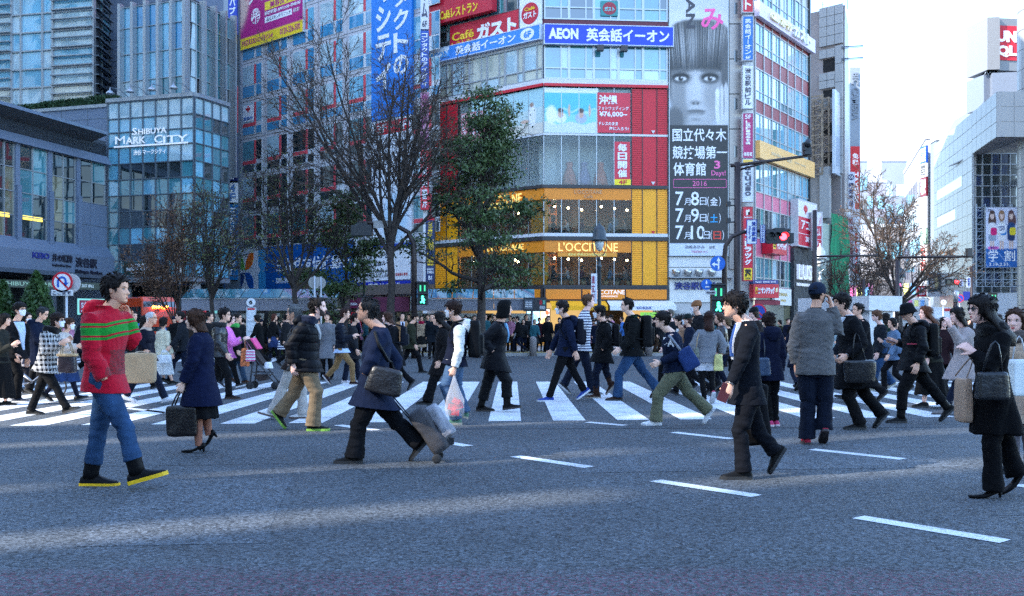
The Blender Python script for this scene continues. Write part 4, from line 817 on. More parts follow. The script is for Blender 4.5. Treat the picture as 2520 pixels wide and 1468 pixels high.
bn=thing('portrait_banner','tall black and white portrait banner with concert dates on the building front','banner',h1.pt((pb[0]+pb[1])/2,pb[2]))
mb=MB();mb.fbox(h1,pb[0]-.04,pb[1]+.04,pb[2]-.04,pb[3],.1,.3);mb.build('frame',ALU,bn);paint('print',h1,*pb,.31,portrait,110,330,bn)
def bt(s,x0,y0,x1,y1,c=WHITE,**k):letters(bn,h1,s,(hu(x0),hu(x1),hz(y1),hz(y0)),M('ink %.2f %.2f %.2f'%c,c,.5,var=.04),.315,.01,**k)
bt('国立代々木',1653,319,1785,351,bold=.015);bt('競技場第一',1653,362,1787,394,bold=.015);bt('体育館',1655,402,1735,435,bold=.015);PK=lin(240,110,170)
bt('3',1755,398,1770,418,PK,bold=.03);bt('Days!',1748,422,1783,438,PK,bold=.01);bt('2016',1702,448,1737,460,PK)
mb=MB()
for a in((1655,1785,443,444.2),(1655,1785,463.5,464.7),(1655,1656,443,464),(1784,1785,443,464)):mb.fbox(h1,hu(a[0]),hu(a[1]),hz(a[3]),hz(a[2]),.31,.32)
mb.build('ruled_box',M('ink pink',PK),bn)
for y,d,k,c in((474,'8','金',WHITE),(515,'9','土',lin(40,170,230)),(557,'10','日',lin(230,70,50))):
 bt('7',1660,y,1680,y+34,bold=.01);bt('月',1682,y+16,1697,y+33);x2=1718 if d!='10' else 1732;bt(d,1698,y,x2,y+34,bold=.01);o_=0 if d!='10' else 8
 bt('日',1720+o_,y+14,1733+o_+3,y+33);bt('(',1738+o_,y+12,1742+o_,y+36);bt(k,1745+o_,y+14,1764+o_,y+34,c,bold=.01);bt(')',1767+o_,y+12,1771+o_,y+36)
bt('浜崎あゆみ',1683,605,1732,614,(.1,.1,.12));bt('検索',1743,606,1757,614,(.2,.2,.22));bt('YAHOO!',1699,618,1725,624,(.5,.05,.15));bt('チケット',1727,619,1740,624,(.5,.05,.15));bt('み',1723,25,1778,78,lin(240,90,160),bold=.02)
mb=MB();f_=glyphs('JAPAN',.03);lo_,hi_=f_[0].min(0),f_[0].max(0);q=(f_[0]-lo_)/np.maximum(hi_-lo_,1e-6)
mb.add([h1.pt(hu(1679)+(hu(1708)-hu(1679))*b,hz(74)+(hz(-78)-hz(74))*(1-a)+0*c,.315+.01*c)for a,b,c in q],f_[1]);
mb.build('lettering',M('ink dark',(.06,.06,.07)),bn)
# ---- pink side: window bands, spandrels, corner signs
h2u=h2.u;H2z=lambda y:h2.z(1853,y);U0=h2u(1866)*.0+.35
PINK=M('pink panel',lin(205,105,130),.45,var=.1,scale=.8);BRN=M('red brown panel',lin(140,62,66),.5,var=.14,scale=.8);GRF=M('grey mullion',(.4,.4,.41),.4,.4)
rows=((-80,-4,0),(52,122,1),(164,241,1),(275,345,1),(392,470,1),(510,585,2),(632,702,2))
mb=MB();PL=[G_SKY,G_PALE,G_TEAL,G_SKY,GG]
n=7;du=(h2.L-.35)/n;r=random.Random(12)
for ri,(ya,yb,_)in enumerate(rows):
 z1,z0=H2z(ya),H2z(yb);zm=z0+(z1-z0)*.28
 for i in range(n):
  a=.35+i*du;b=a+du;fr=MB();c=a+du*.62
  for u in(a+.03,c,b-.03):fr.fbox(h2,u-.035,u+.035,z0,z1,-.05,.07)
  fr.fbox(h2,a,b,z0-.03,z0+.04,-.05,.075);fr.fbox(h2,a,b,z1-.04,z1+.03,-.05,.075);fr.fbox(h2,a,b,zm-.03,zm+.03,-.05,.065)
  o=fr.build('window',GRF,eb);g_=MB()
  for u0,u1 in((a+.03,c),(c,b-.03)):
   k=r.randrange(4)if ri<5 else r.choice((2,4,5,5,1));g_.fquad(h2,u0,u1,z0,zm,.02,k);g_.fquad(h2,u0,u1,zm,z1,.02,r.choice((k,0,1))if ri<5 else k)
  g_.build('pane',PL+[G_DARK],o)
for ya,yb,m_ in((-4,52,BRN),(122,164,BRN),(241,275,BRN),(345,392,BRN),(470,510,PINK),(585,632,PINK),(702,712,PINK)):
 for i in range(n):
  mb=MB();mb.fbox(h2,.35+i*du+.03,.35+(i+1)*du-.03,H2z(yb),H2z(ya),-.02,.03);mb.build('spandrel',m_,eb)
mb=MB()
for i in range(n+1):mb.fbox(h2,.35+i*du-.05,.35+i*du+.05,H2z(702),36,-.02,.1)
mb.build('mullions',GRF,eb);mb=MB();mb.fbox(h2,h2.L-.1,h2.L+.1,0,36,-.2,.16);mb.build('downpipe',DK,eb)
sgn(h2,(.1,h2.L+.2,H2z(42),H2z(5)),'lavender restaurant band on the pink side face with raised yellow and white lettering',back=(.66,.56,.68),depth=.35,w=.1,texts=[('Caféレストラン',(.16,.52,.22,.75),lin(250,235,190),{'bold':.05,'th':.15}),('ガスト',(.54,.86,.1,.95),WHITE,{'bold':.06,'th':.2})])
sgn(h2,(.3,h2.L+.2,H2z(389),H2z(346)),'pale orange yoga studio band on the pink side face',back=lin(235,180,105),depth=.3,w=.1,texts=[('studio yoggy',(.18,.55,.35,.65),(.66,.5,.28),{}),('new york',(.6,.82,.38,.6),(.66,.5,.28),{})])
hs=front(1824,1851,61.9,61.9)
for y0,y1,bk,tx,lb,ex in((-30,35,RED,'スト','red topmost',[]),(46,152,lin(30,105,175),'英会話イーオン','blue English school',[('6F',(.25,.75,.02,.09),WHITE,{'bold':.02})]),(166,270,(.7,.71,.73),'渋谷駅前ビル','white building name',[]),(283,392,lin(170,25,95),'美容室','magenta hair salon',[('5F',(.2,.8,.87,.97),WHITE,{'bold':.02}),]),(394,498,(.6,.62,.65),'studio','grey yoga studio',[('#',(.0,1,.86,.98),lin(235,190,80))])):
 dk=(.06,.06,.09)if bk[0]>.55 and bk[1]>.5 else WHITE
 if 'salon' in lb:tx_=[('LaFiesta',(.25,.75,.3,.84),WHITE,{'vert':True}),(tx,(.08,.92,.04,.13),WHITE,{})]
 else:tx_=[(tx,(.18,.82,.12 if ex else .06,.84 if ex and 'yoga' in lb else .95),dk,{'vert':True,'bold':.02})]
 sgn(hs,(hs.u(1825),hs.u(1849),hs.z(1837,y1),hs.z(1837,y0)),lb+' vertical sign at the corner of the pink side',back=bk,depth=.4,frame=((.5,.5,.5),.04),texts=tx_+ex)
sgn(hs,(hs.u(1826),hs.u(1848),hs.z(1837,692),hs.z(1837,512)),'long red drugstore vertical sign at the corner with a yellow square at its foot',back=RED,depth=.4,frame=((.3,.05,.06),.03),texts=[('サンドラッグ',(.12,.88,.21,.72),WHITE,{'vert':True,'bold':.04}),('#',(.04,.96,.01,.17),YEL),('薬',(.15,.85,.02,.16),BLACK,{'lift':.012,'bold':.03}),('SUNDRUG',(.06,.94,.85,.87),WHITE),('p',[(.3,.885),(.7,.9),(.66,.97),(.26,.955)],(.8,.78,.72)),('p',[(.5,.892),(.7,.9),(.68,.94),(.5,.93)],(.05,.15,.5))])
sgn(h2,(h2.u(1872),h2.u(1907),h2.z(1890,628),h2.z(1890,590)),'red drugstore box sign with a yellow square on the pink side',back=RED,depth=.7,w=.1,texts=[('#',(.03,.22,.3,.95),YEL),('薬',(.05,.2,.4,.85),BLACK,{'lift':.012}),('サンドラッグ',(.3,.97,.3,.75),WHITE,{'bold':.04})])
h3=front(1826,1893,63.2,63.6)
sgn(h3,(h3.u(1832),h3.u(1893),h3.z(1860,735),h3.z(1860,702)),'red drugstore entrance sign with white lettering at street level',back=RED,depth=.6,w=.7,texts=[('薬',(.06,.15,.3,.8),YEL,{'bold':.03}),('DRUG',(.17,.27,.55,.7),WHITE),('COSMETIC',(.17,.27,.3,.42),WHITE),('サンドラッグ',(.3,.83,.28,.78),WHITE,{'bold':.05}),('p',[(.87,.4),(.94,.45),(.95,.75),(.88,.7)],(.75,.72,.4))])
sgn(h3,(h3.u(1832),h3.u(1893),h3.z(1860,701),h3.z(1860,692)),'narrow blue strip with small white lettering above the red drugstore entrance',back=lin(40,50,120),depth=.5,w=.7,texts=[('Kanebo  SOFINA  KOSE',(.1,.9,.3,.7),WHITE)])
mb=MB();mb.fbox(h2,.2,h2.L,0,H2z(712),-.3,.02);mb.build('shopfront',G_WARM,eb)
awning(h3,h3.u(1836),h3.u(1898),h3.z(1860,752),h3.z(1860,738),1.2,M('maroon canvas',(.2,.03,.04),.75),'maroon awning over the drugstore entrance')
sgn(h2,(h2.u(1896),h2.u(1937),h2.z(1915,752),h2.z(1915,711)),'white shoe and bag shop sign with gilt lettering',back=(.66,.64,.6),depth=.2,w=.1,texts=[('DIANA',(.25,.75,.55,.75),lin(190,160,90),{'bold':.01}),('BAGS',(.35,.65,.22,.36),lin(190,160,90),{})])
ACR=lin(195,20,50)
def acom(f,rect,lb):
 return sgn(f,rect,lb,back=ACR,depth=.5,w=.1,frame=((.55,.53,.52),.08),texts=[('#',(0,1,.64,1),(.72,.68,.68)),('o',(.28,.5,.76,.92),ACR),('p',[(.34,.79),(.44,.79),(.4,.7)],ACR),('アコム',(.16,.86,.36,.58),WHITE,{'bold':.02}),('#',(.02,.98,.262,.272),WHITE),('3F',(.38,.64,.1,.22),WHITE,{})]+[('p',[(.62+.02*i,.66+.025*i),(.98,.72+.025*i),(.98,.728+.025*i),(.62+.02*i,.666+.025*i)],ACR)for i in range(8)])
acom(h2,(h2.u(1943),h2.u(1989),h2.z(1965,608),h2.z(1965,500)),'large red and white loan office sign marked 3F')
fac=front(1994,2015,70,70);acom(fac,(0,fac.L,fac.z(2000,616),fac.z(2000,527)),'narrow red loan office sign behind the dark lamp post')
fl2=front(1938,1992,68.4,71.9);lu=thing('dark_brick_shop','black brick shopfront with big white raised lettering','shop',fl2.pt(fl2.L/2,0,.3))
mb=MB();mb.fbox(fl2,0,fl2.L,0,fl2.z(1938,610),.2,.45)
r=random.Random(2);BRK=M('black brick',(.03,.032,.036),.6,var=.5,scale=3,bump=.3,bscale=6)
for j in range(26):
 for i in range(7):
  if r.random()<.4:u=(i+.5*(j%2))*fl2.L/7.5;mb.fbox(fl2,u,min(u+fl2.L/7.5,fl2.L),.2+j*.26,.2+j*.26+.24,.45,.45+r.uniform(.01,.05))
mb.build('wall',BRK,lu)
letters(lu,fl2,'LUSH',(fl2.u(1943),fl2.u(1987),fl2.z(1965,691),fl2.z(1965,654)),M('sign white',WHITE),.5,.2,bold=.0);letters(lu,fl2,'FRESH HANDMADE COSMETICS',(fl2.u(1943),fl2.u(1987),fl2.z(1965,706),fl2.z(1965,699)),M('sign white',WHITE),.5,.05)
# ---- bare tiled building with rusty scaffold
fc=front(1940,2078,83.4,80);cbd=thing('tiled_building','worn pale tiled building with empty window openings','building',fc.pt(fc.L,0))
BEIGE=M('worn concrete',(.3,.25,.235),.8,var=.15,scale=.4,bump=.15,bscale=3);TILW=M('pale cladding',(.36,.35,.34),.45,var=.05)
ztc=fc.z(2076,12)
mb=MB();P=[fc.pt(0,0,-.02)[:2],fc.pt(fc.L,0,-.02)[:2],(X_(2088,86),86),(X_(1990,92),92)]
mb.add([(x,y,z)for z in(0,fc.z(2000,31))for x,y in P],BOXF);mb.build('wall',BEIGE,cbd)
def tiles(x0,x1,y0,y1,nx,nz,sk=()):
 mb=MB();u0,u1,z0,z1=fc.u(x0),fc.u(x1),fc.z(2060,y1),fc.z(2060,y0)
 for i in range(nx):
  for j in range(nz):
   if(i,j)in sk:continue
   mb.fbox(fc,u0+(u1-u0)*i/nx+.02,u0+(u1-u0)*(i+1)/nx-.02,z0+(z1-z0)*j/nz+.02,z0+(z1-z0)*(j+1)/nz-.02,-.01,.2)
 mb.build('cladding',TILW,cbd)
tiles(2018,2076,13,110,3,4);tiles(2057,2076,114,430,1,7);tiles(2018,2057,118,140,2,1);tiles(2018,2057,176,215,2,2);tiles(2018,2057,240,270,2,1)
for y0,y1 in((142,173),(218,237),(300,330),(372,400)):
 mb=MB();mb.fbox(fc,fc.u(2026),fc.u(2056),fc.z(2060,y1),fc.z(2060,y0),-.02,.03);mb.build('window_opening',M('void',(.012,.01,.01),.9),cbd)
mb=MB();fcr=front(2078.5,2088,80.1,86);mb.fbox(fcr,0,fcr.L,0,ztc-.4,-.3,.02);mb.build('side_wall',TILW,cbd)
mb=MB()
for y in(118,147):
 z=fc.z(2076,y);p=np.array(fc.pt(fc.L-.1,z,.3));mb.tube([p,p+np.array((1.7,-.1,.08))],.05,5);mb.tube([p+np.array((0,0,-.12)),p+np.array((1.7,-.1,-.02))],.03,5)
mb.build('bracket_arm',ALUD,cbd)
mb=MB()
for x,h in((2011,1.6),(2061,2),(2072,2.6),(2066,1.4)):p=fc.pt(fc.u(x),ztc-.6 if x<2018 else ztc-.1,-1);mb.tube([p,(p[0],p[1],p[2]+h)],.03,5);mb.tube([(p[0]-.3,p[1],p[2]+h-.3),(p[0]+.3,p[1],p[2]+h-.2)],.015,4)
mb.build('aerial',ALUD,cbd)
RUST=M('rusty steel',(.32,.24,.17),.7,.3,var=.45,scale=4)
sc=thing('scaffold_frame','rusty steel sign scaffold on the worn tiled building','scaffold',fc.pt(fc.u(2025),8,1));mb=MB();fz=lambda y:fc.z(2060,y);ua,ub=fc.u(2007),fc.u(2045)
for w_ in(.35,1.5):
 for u in(ua,ub):mb.fbox(fc,u-.07,u+.07,fz(432),fz(238),w_-.07,w_+.07)
 k=8
 for i in range(k+1):
  z=fz(432)+(fz(240)-fz(432))*i/k;mb.fbox(fc,ua-.15,ub,z-.05,z+.05,w_-.04,w_+.04)
  if i<k:
   z2=fz(432)+(fz(240)-fz(432))*(i+1)/k;mb.tube([fc.pt(ua,z,w_+.02),fc.pt(ub,z2,w_+.02)],.035,5);mb.tube([fc.pt(ub,z,w_-.02),fc.pt(ua,z2,w_-.02)],.035,5)
for y in(255,262,330,398):mb.tube([fc.pt(fc.u(1975),fz(y),.5),fc.pt(ua,fz(y),.9)],.06,5)
mb.build('lattice',RUST,sc)
fsb=front(2048,2075,78.5,82);sgn(fsb,(0,fsb.L,fsb.z(2050,428),fsb.z(2050,222)),'faded pale billboard seen edge-on beside the rusty scaffold','billboard','billboard',(.55,.6,.66),[('#',(.1,.9,.1,.45),(.4,.46,.55)),('#',(.2,.8,.6,.85),(.65,.6,.58))],.2)
mb=MB();mb.fbox(fc,fc.u(1980),fc.u(2050),0,fz(432),.25,1.2);mb.build('lower_wall',M('stained concrete',(.25,.22,.2),.85,var=.4,scale=.8,stretch=(1,1,.25)),cbd)
mb=MB();mb.fbox(fc,fc.u(2038),fc.u(2062),fz(540),fz(415),1.2,1.5);mb.build('white_panel',TILW,cbd)
fgn=front(1990,2049,73.5,76);gb=thing('low_building','pale green low building beside the netting','building',fgn.pt(fgn.L/2,0));mb=MB();mb.fbox(fgn,0,fgn.L,0,fgn.z(2040,552),-4,0);mb.build('wall',M('pale green wall',(.34,.4,.33),.6,var=.06),gb)
mb=MB()
for k in range(6):mb.fbox(fgn,0,fgn.L,1+k*1.4,1.02+k*1.4,0,.012)
mb.build('joint',ALUD,gb);mb=MB();mb.fbox(fgn,fgn.u(2018),fgn.u(2062),2.2,3.7,.02,.3)
for k in range(9):mb.fbox(fgn,fgn.u(2018),fgn.u(2062),2.25+k*.16,2.33+k*.16,.3,.34)
mb.build('vent_louvre',ALU,gb)
fn_=front(2046,2088,75.5,80);r=random.Random(4);R_=[]
nn=22;V=[]
for i in range(nn+1):
 for j in range(13):V.append(fn_.pt(fn_.L*i/nn,.3+(fn_.z(2060,530)-.3)*j/12,.15*math.sin(i*1.9)+.08*math.sin(j*1.3+i)+r.uniform(-.03,.03)))
mb=MB();mb.add(V,[(i*13+j,(i+1)*13+j,(i+1)*13+j+1,i*13+j+1)for i in range(nn)for j in range(12)],0,True);tag(mb.build('safety_net',M('green netting',(.01,.2,.085),.7,var=.45,scale=1.2,stretch=(3,3,.3))),'hanging green construction netting','netting')
# ---- tall sign blade and signs beyond
fb_=front(2092,2117,93,93);BZ=lambda y:Z_(y,93)
BG=(.27,.31,.36);bs=thing('tower_sign','very tall grey vertical sign blade with red panels','sign',fb_.pt(fb_.L/2,0))
mb=MB();mb.fbox(fb_,0,fb_.L,BZ(703),BZ(166),-.5,0);mb.build('panel',M('blade grey',BG,.4,var=.05),bs)
def rot_text(par,f,s,u0,u1,z0,z1,mat,w,th=.05,bold=.03):
 v,fcs=glyphs(s,bold);lo_,hi_=v.min(0),v.max(0);q=(v-lo_)/np.maximum(hi_-lo_,1e-6);mb=MB();mb.add([f.pt(u0+(u1-u0)*b,z1-(z1-z0)*a,w+th*c)for a,b,c in q],fcs);mb.build('lettering',mat,par)
rot_text(bs,fb_,'BIC CAMERA',.18*fb_.L,.82*fb_.L,BZ(296),BZ(180),M('blade letter',(.2,.235,.28),.4),.0,.12)
mb=MB();mb.fbox(fb_,.04,fb_.L-.04,BZ(515),BZ(361),0,.04);mb.build('colour_field',M('paint red bright',lin(225,35,40),.5),bs)
mb=MB();mb.fbox(fb_,.04,fb_.L-.04,BZ(700),BZ(515),0,.03);mb.build('colour_field',M('paint white',WHITE),bs)
letters(bs,fb_,'免税',(.2*fb_.L,.8*fb_.L,BZ(408),BZ(377)),M('sign white',WHITE),.05,.02,vert=True,bold=.03);rot_text(bs,fb_,'TAXFREE',.2*fb_.L,.8*fb_.L,BZ(500),BZ(424),M('sign white',WHITE),.05)
rot_text(bs,fb_,'ビックカメラ',.2*fb_.L,.8*fb_.L,BZ(675),BZ(575),M('ink red',lin(215,30,35)),.04,.04,.06)
fo=front(2082,2101,86,86);sgn(fo,(0,fo.L,fo.z(2090,516),fo.z(2090,425)),'pale pharmacy vertical sign with a navy round emblem',back=(.62,.62,.68),depth=.3,texts=[('o',(.1,.9,.78,.94),NAVY),('OS',(.22,.78,.82,.9),WHITE,{'lift':.014}),('調剤薬局',(.2,.8,.05,.72),NAVY,{'vert':True,'bold':.03})])
sgn(fo,(0,fo.L,fo.z(2090,660),fo.z(2090,530)),'grey vertical sign with dull red lettering below the pharmacy sign',back=(.4,.4,.44),depth=.3,texts=[('処方せん受付',(.2,.8,.1,.95),lin(150,40,60),{'vert':True,'bold':.02})])
# ================================================================ white department store with an overhang, right
k1=front(2299,2453,97,75);k2=front(2453,2535,75,75)
w1=thing('white_store','big white tiled department store with an overhanging corner and glass front','building',k1.pt(k1.L,0))
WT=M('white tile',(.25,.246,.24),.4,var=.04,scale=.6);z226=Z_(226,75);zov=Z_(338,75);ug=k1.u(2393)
def tile_grid(f,u0,u1,z0,z1,su,sz,mat,name,w=0):
 mb=MB();nu,nz=max(1,round((u1-u0)/su)),max(1,round((z1-z0)/sz))
 mb.fbox(f,u0,u1,z0,z1,w-.3,w)
 for i in range(nu):
  for j in range(nz):mb.fbox(f,u0+(u1-u0)*i/nu+.025,u0+(u1-u0)*(i+1)/nu-.025,z0+(z1-z0)*j/nz+.025,z0+(z1-z0)*(j+1)/nz-.025,w,w+.03)
 return mb.build(name,mat,w1)
tile_grid(k1,0,ug,0,z226,1.6,1.2,WT,'wall');tile_grid(k1,ug,k1.L,zov,z226,1.6,1.2,WT,'wall');tile_grid(k2,.06,k2.L,zov,z226,1.45,1.15,WT,'wall')
mb=MB();P=[k1.pt(ug,0,-.3)[:2],k1.pt(k1.L,0,-.3)[:2],k2.pt(k2.L,0,-.3)[:2],k2.pt(k2.L,0,-14)[:2]]
mb.add([(x,y,z)for z in(zov,zov+.1)for x,y in P],[(3,2,1,0),(4,5,6,7)]+[(i,(i+1)%4,(i+1)%4+4,i+4)for i in range(4)]);mb.build('soffit',M('grey soffit',(.2,.2,.21),.6),w1)
P=[k1.pt(0,0,-.3)[:2],k1.pt(k1.L,0,-.3)[:2],k2.pt(k2.L,0,-.3)[:2],(60,100)]
mb=MB();mb.add([(x,y,z)for z in(z226-.3,z226)for x,y in P],[(3,2,1,0),(4,5,6,7)]+[(i,(i+1)%4,(i+1)%4+4,i+4)for i in range(4)]);mb.build('roof',WT,w1)
gx,gy=k1.pt(ug,0)[:2];k3=Face((gx,gy),(gx+6,gy-.2));zg0=Z_(722,82)
curtain(w1,k3,lsp(.05,6,8),lsp(zg0,zov,13),[G_DARK,glass_mat('navy glass',(.012,.03,.09)),G_DARK],M('steel grey',(.35,.37,.4),.4,.5),.08,.08,.12,seed=31)
mb=MB();mb.fbox(k3,0,6,0,zg0,-.3,.2);mb.build('base_wall',M('store base',(.5,.52,.55),.5,var=.1),w1)
mb=MB();STG=M('steel lattice',(.33,.38,.44),.45,.5)
zl0,zl1=Z_(705,81),Z_(500,81)
for u in np.linspace(.1,5.8,9):
 mb.fbox(k3,u-.04,u+.04,zl0,zl1,.5,.58)
for i in range(12):
 z=zl0+(zl1-zl0)*i/12;mb.fbox(k3,.1,5.8,z-.03,z+.03,.5,.56)
 for j in range(8):u0,u1=np.linspace(.1,5.8,9)[j:j+2];mb.tube([k3.pt(u0,z,.55),k3.pt(u1,z+(zl1-zl0)/12,.55)],.022,4)
for j in range(24):u=1+j*.2;mb.tube([k3.pt(u,zl1+.9+.05*j,.9),k3.pt(u+.2,zl1+1.5+.05*j,1.2),k3.pt(u+.4,zl1+.9+.05*j,.9)],.03,4)
mb.build('lattice',STG,w1)
for x0,x1,y0,y1 in((2307,2368,372,410),(2308,2352,432,470)):
 mb=MB();ua_,ub_=k1.u(x0),k1.u(x1);za_,zb_=k1.z(x0,y1),k1.z(x1,y0);mb.add([k1.pt(ua_,k1.z(x0,y1)-.0,.04),k1.pt(ub_,k1.z(x1,y0+24),.04),k1.pt(ub_,k1.z(x1,y0),.04),k1.pt(ua_,k1.z(x0,y0+18),.04)][0:4]if 0 else[k1.pt(ua_,13.5 if y0<400 else 10.9,.04),k1.pt(ub_,13.5 if y0<400 else 10.9,.04),k1.pt(ub_,14.4 if y0<400 else 11.8,.04),k1.pt(ua_,14.4 if y0<400 else 11.8,.04)],[(0,1,2,3)]);mb.build('ribbon_window',G_DARK,w1)
mb=MB();mb.fbox(k1,k1.u(2318),k1.u(2352),k1.z(2335,776),k1.z(2335,728),.04,.2);mb.build('display_window',M('red display',(.12,.02,.025),.3,var=.8,scale=1.5),w1)
ad=front(2426,2504,81.2,81);zA=lambda y:Z_(y,81)
def girls(s,t):
 c=np.zeros(s.shape+(3,))+np.array((.62,.64,.76));c=lay(c,(t<.31)*1.,lin(30,95,165));c=lay(c,(np.sin(s*18+t*30)>.93)*(t<.31)*.5,(.4,.5,.7))
 for x,hair,top,card,leg in((.2,(.08,.04,.03),(.75,.74,.76),lin(215,30,110),.78),(.5,(.3,.16,.08),(.72,.68,.5),lin(30,130,200),.8),(.8,(.12,.05,.05),lin(30,70,120),lin(225,205,40),.8)):
  c=lay(c,blob(s,t,x,.86,.1,.1,.15),hair);c=lay(c,blob(s,t,x+.03*(x>.7)-.0,.78,.13,.12,.15),hair)if x!=.5 else c
  for q in(-.04,.04):c=lay(c,blob(s,t,x+q,.4,.03,.11,.15),(.68,.48,.4))
  c=lay(c,blob(s,t,x,.63,.13,.12,.12,3),top);c=lay(c,blob(s,t,x,.5,.12,.06,.12,3),(.3,.36,.45)if x<.4 else(.75,.74,.74)if x<.7 else lin(25,50,95));c=lay(c,blob(s,t,x,.86,.062,.06,.15),(.72,.52,.44));c=lay(c,blob(s,t,x,.92,.075,.03,.15),hair);c=lay(c,blob(s,t,x+.05,.6,.1,.065,.1,4),card)
 c=lay(c,blob(s,t,.5,.65,.14,.085,.1,3),(.8,.82,.84));c=lay(c,blob(s,t,.24,.325,.17,.025,.08,6),lin(225,110,180));return c
ap=thing('advert_board','tall fashion advert board with three posing girls on the steel lattice','billboard',ad.pt(ad.L/2,zA(658)));mb=MB();rA=(0,ad.L,zA(658),zA(511));mb.fbox(ad,-.06,ad.L+.06,rA[2]-.06,rA[3]+.06,-.2,0);mb.build('frame',ALU,ap);paint('print',ad,*rA,.01,girls,70,120,ap)
for s,b,c in(('学',(.08,.38,.09,.3),WHITE),('割',(.58,.92,.1,.28),WHITE),('3.19-3.31',(.1,.68,.02,.075),WHITE),('10%',(.41,.6,.655,.69),lin(30,60,130)),('OFF',(.41,.6,.61,.65),lin(30,60,130)),('109',(.03,.16,.93,.98),(.05,.05,.06)),('春休み',(.14,.36,.31,.345),lin(60,40,130))):
 letters(ap,ad,s,(b[0]*ad.L,b[1]*ad.L,rA[2]+(rA[3]-rA[2])*b[2],rA[2]+(rA[3]-rA[2])*b[3]),M('ink %.2f %.2f %.2f'%c,c),.012,.01,bold=.01)
cy=thing('tiled_cylinder','curved pale tower of tile at the right edge of the frame','tower',(X_(2506,76)+2.6,76,0));mb=MB();cx_=X_(2508,76)+2.75
for k in range(24):mb.lathe((cx_,76,k*1.5),[(2.57,0),(2.6,.02),(2.6,1.46),(2.57,1.5)],40,smooth=False)
mb.build('wall',WT,cy)
q1=front(2400,2430,88.5,85);q2=front(2430,2520,85,85.5)
un=thing('rooftop_sign','white cube rooftop sign with a red square of white lettering','sign',q2.pt(0,Z_(260,85)));mb=MB();zt_,zb_=Z_(43,85),Z_(172,85)
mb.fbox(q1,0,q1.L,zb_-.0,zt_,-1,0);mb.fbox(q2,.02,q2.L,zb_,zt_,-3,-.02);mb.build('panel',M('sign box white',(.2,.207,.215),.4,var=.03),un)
mb=MB();mb.fbox(q2,q2.u(2443),q2.L-.1,Z_(147,85),Z_(62,85),-.02,.05);mb.build('colour_field',M('paint red',RED),un)
for s,b in(('UN',(2452,75,2500,103)),('QL',(2452,111,2500,140))):letters(un,q2,s,(q2.u(b[0]),q2.u(b[2]),Z_(b[3],85),Z_(b[1],85)),M('sign white',WHITE),.055,.05,bold=.05)
mb=MB();mb.fbox(q1,q1.L*.5,q1.L,Z_(262,85),zb_-.3,-3,-.4);mb.fbox(q2,.0,q2.L,Z_(262,85),zb_-.3,-3,-.5);mb.build('plinth',M('plinth grey blue',(.17,.2,.25),.5,var=.05),un)
mb=MB()
for k in range(10):u=k*q2.L/10;mb.tube([q2.pt(u,zb_-.35,-.4),q2.pt(u+q2.L/20,zb_,-.4),q2.pt(u+q2.L/10,zb_-.35,-.4)],.04,4)
mb.build('truss',STG,un)
fsd=front(2312,2411,108,96);rs_=thing('roof_shed','grey rooftop plant room on the white department store','roof building',fsd.pt(fsd.L/2,18));mb=MB();mb.prism(fsd,[(0,17),(fsd.L,17),(fsd.L,Z_(258,96)),(fsd.L*.4,Z_(258,96)),(0,Z_(300,96))],-4,0);mb.build('wall',M('shed grey',(.2,.23,.27),.5,.2,var=.06),rs_)
# ---- street canyon far back
def far_block(x0,x1,ytop,d0,d1,rgb,label,depth=10,win=True,name='far_building'):
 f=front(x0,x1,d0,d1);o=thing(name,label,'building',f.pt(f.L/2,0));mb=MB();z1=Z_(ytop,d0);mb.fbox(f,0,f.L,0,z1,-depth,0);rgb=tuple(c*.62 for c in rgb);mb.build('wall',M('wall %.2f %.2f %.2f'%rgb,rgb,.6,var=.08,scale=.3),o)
 if win:
  n=max(2,int(f.L/2.6));k=int(z1//3.2)
  for j in range(1,k):
   b=MB();
   for i in range(n):b.fbox(f,f.L*(i+.15)/n,f.L*(i+.85)/n,j*3.2,j*3.2+1.9,0,.05)
   b.build('window_row',(G_SKY,G_PALE,G_DARK)[j%3],o)
 mb=MB();mb.fbox(f,-.1,f.L+.1,z1,z1+.4,-.5,.1);mb.build('parapet',M('parapet',(.45,.46,.48),.6),o)
 return f,o
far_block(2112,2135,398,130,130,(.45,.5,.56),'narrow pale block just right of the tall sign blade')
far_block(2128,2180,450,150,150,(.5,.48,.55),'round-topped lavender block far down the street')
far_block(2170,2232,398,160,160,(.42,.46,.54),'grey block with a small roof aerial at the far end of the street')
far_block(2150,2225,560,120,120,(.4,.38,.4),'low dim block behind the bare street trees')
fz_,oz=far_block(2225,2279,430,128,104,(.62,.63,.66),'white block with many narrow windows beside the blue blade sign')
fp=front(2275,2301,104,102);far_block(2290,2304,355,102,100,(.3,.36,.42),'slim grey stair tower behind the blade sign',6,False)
PZ=lambda y:Z_(y,102);ps=thing('tower_sign','slim vertical sign column with a blue panel at the top','sign',fp.pt(.4,PZ(668)));
def seg(y0,y1,rgb,txt,c):
 mb=MB();mb.fbox(fp,.05,fp.L*.6,PZ(y1),PZ(y0),.3,.5);mb.build('panel',M('panel %.2f %.2f %.2f'%rgb,rgb,.4),ps)
 if txt:rot_text(ps,fp,txt,.12,fp.L*.55,PZ(y1)+.15,PZ(y0)-.15,M('ink %.2f %.2f %.2f'%c,c),.5,.03,.02)
seg(355,397,lin(30,80,175),'THE PRIME',WHITE);seg(398,432,(.7,.7,.72),'LIVING ROOM CAFE',(.1,.1,.1));seg(433,480,lin(105,20,35),'彩',WHITE);seg(481,560,(.6,.6,.6),'',None);seg(561,598,(.3,.45,.35),'',None);seg(599,668,(.75,.72,.7),'HOOTERS',lin(205,60,40))
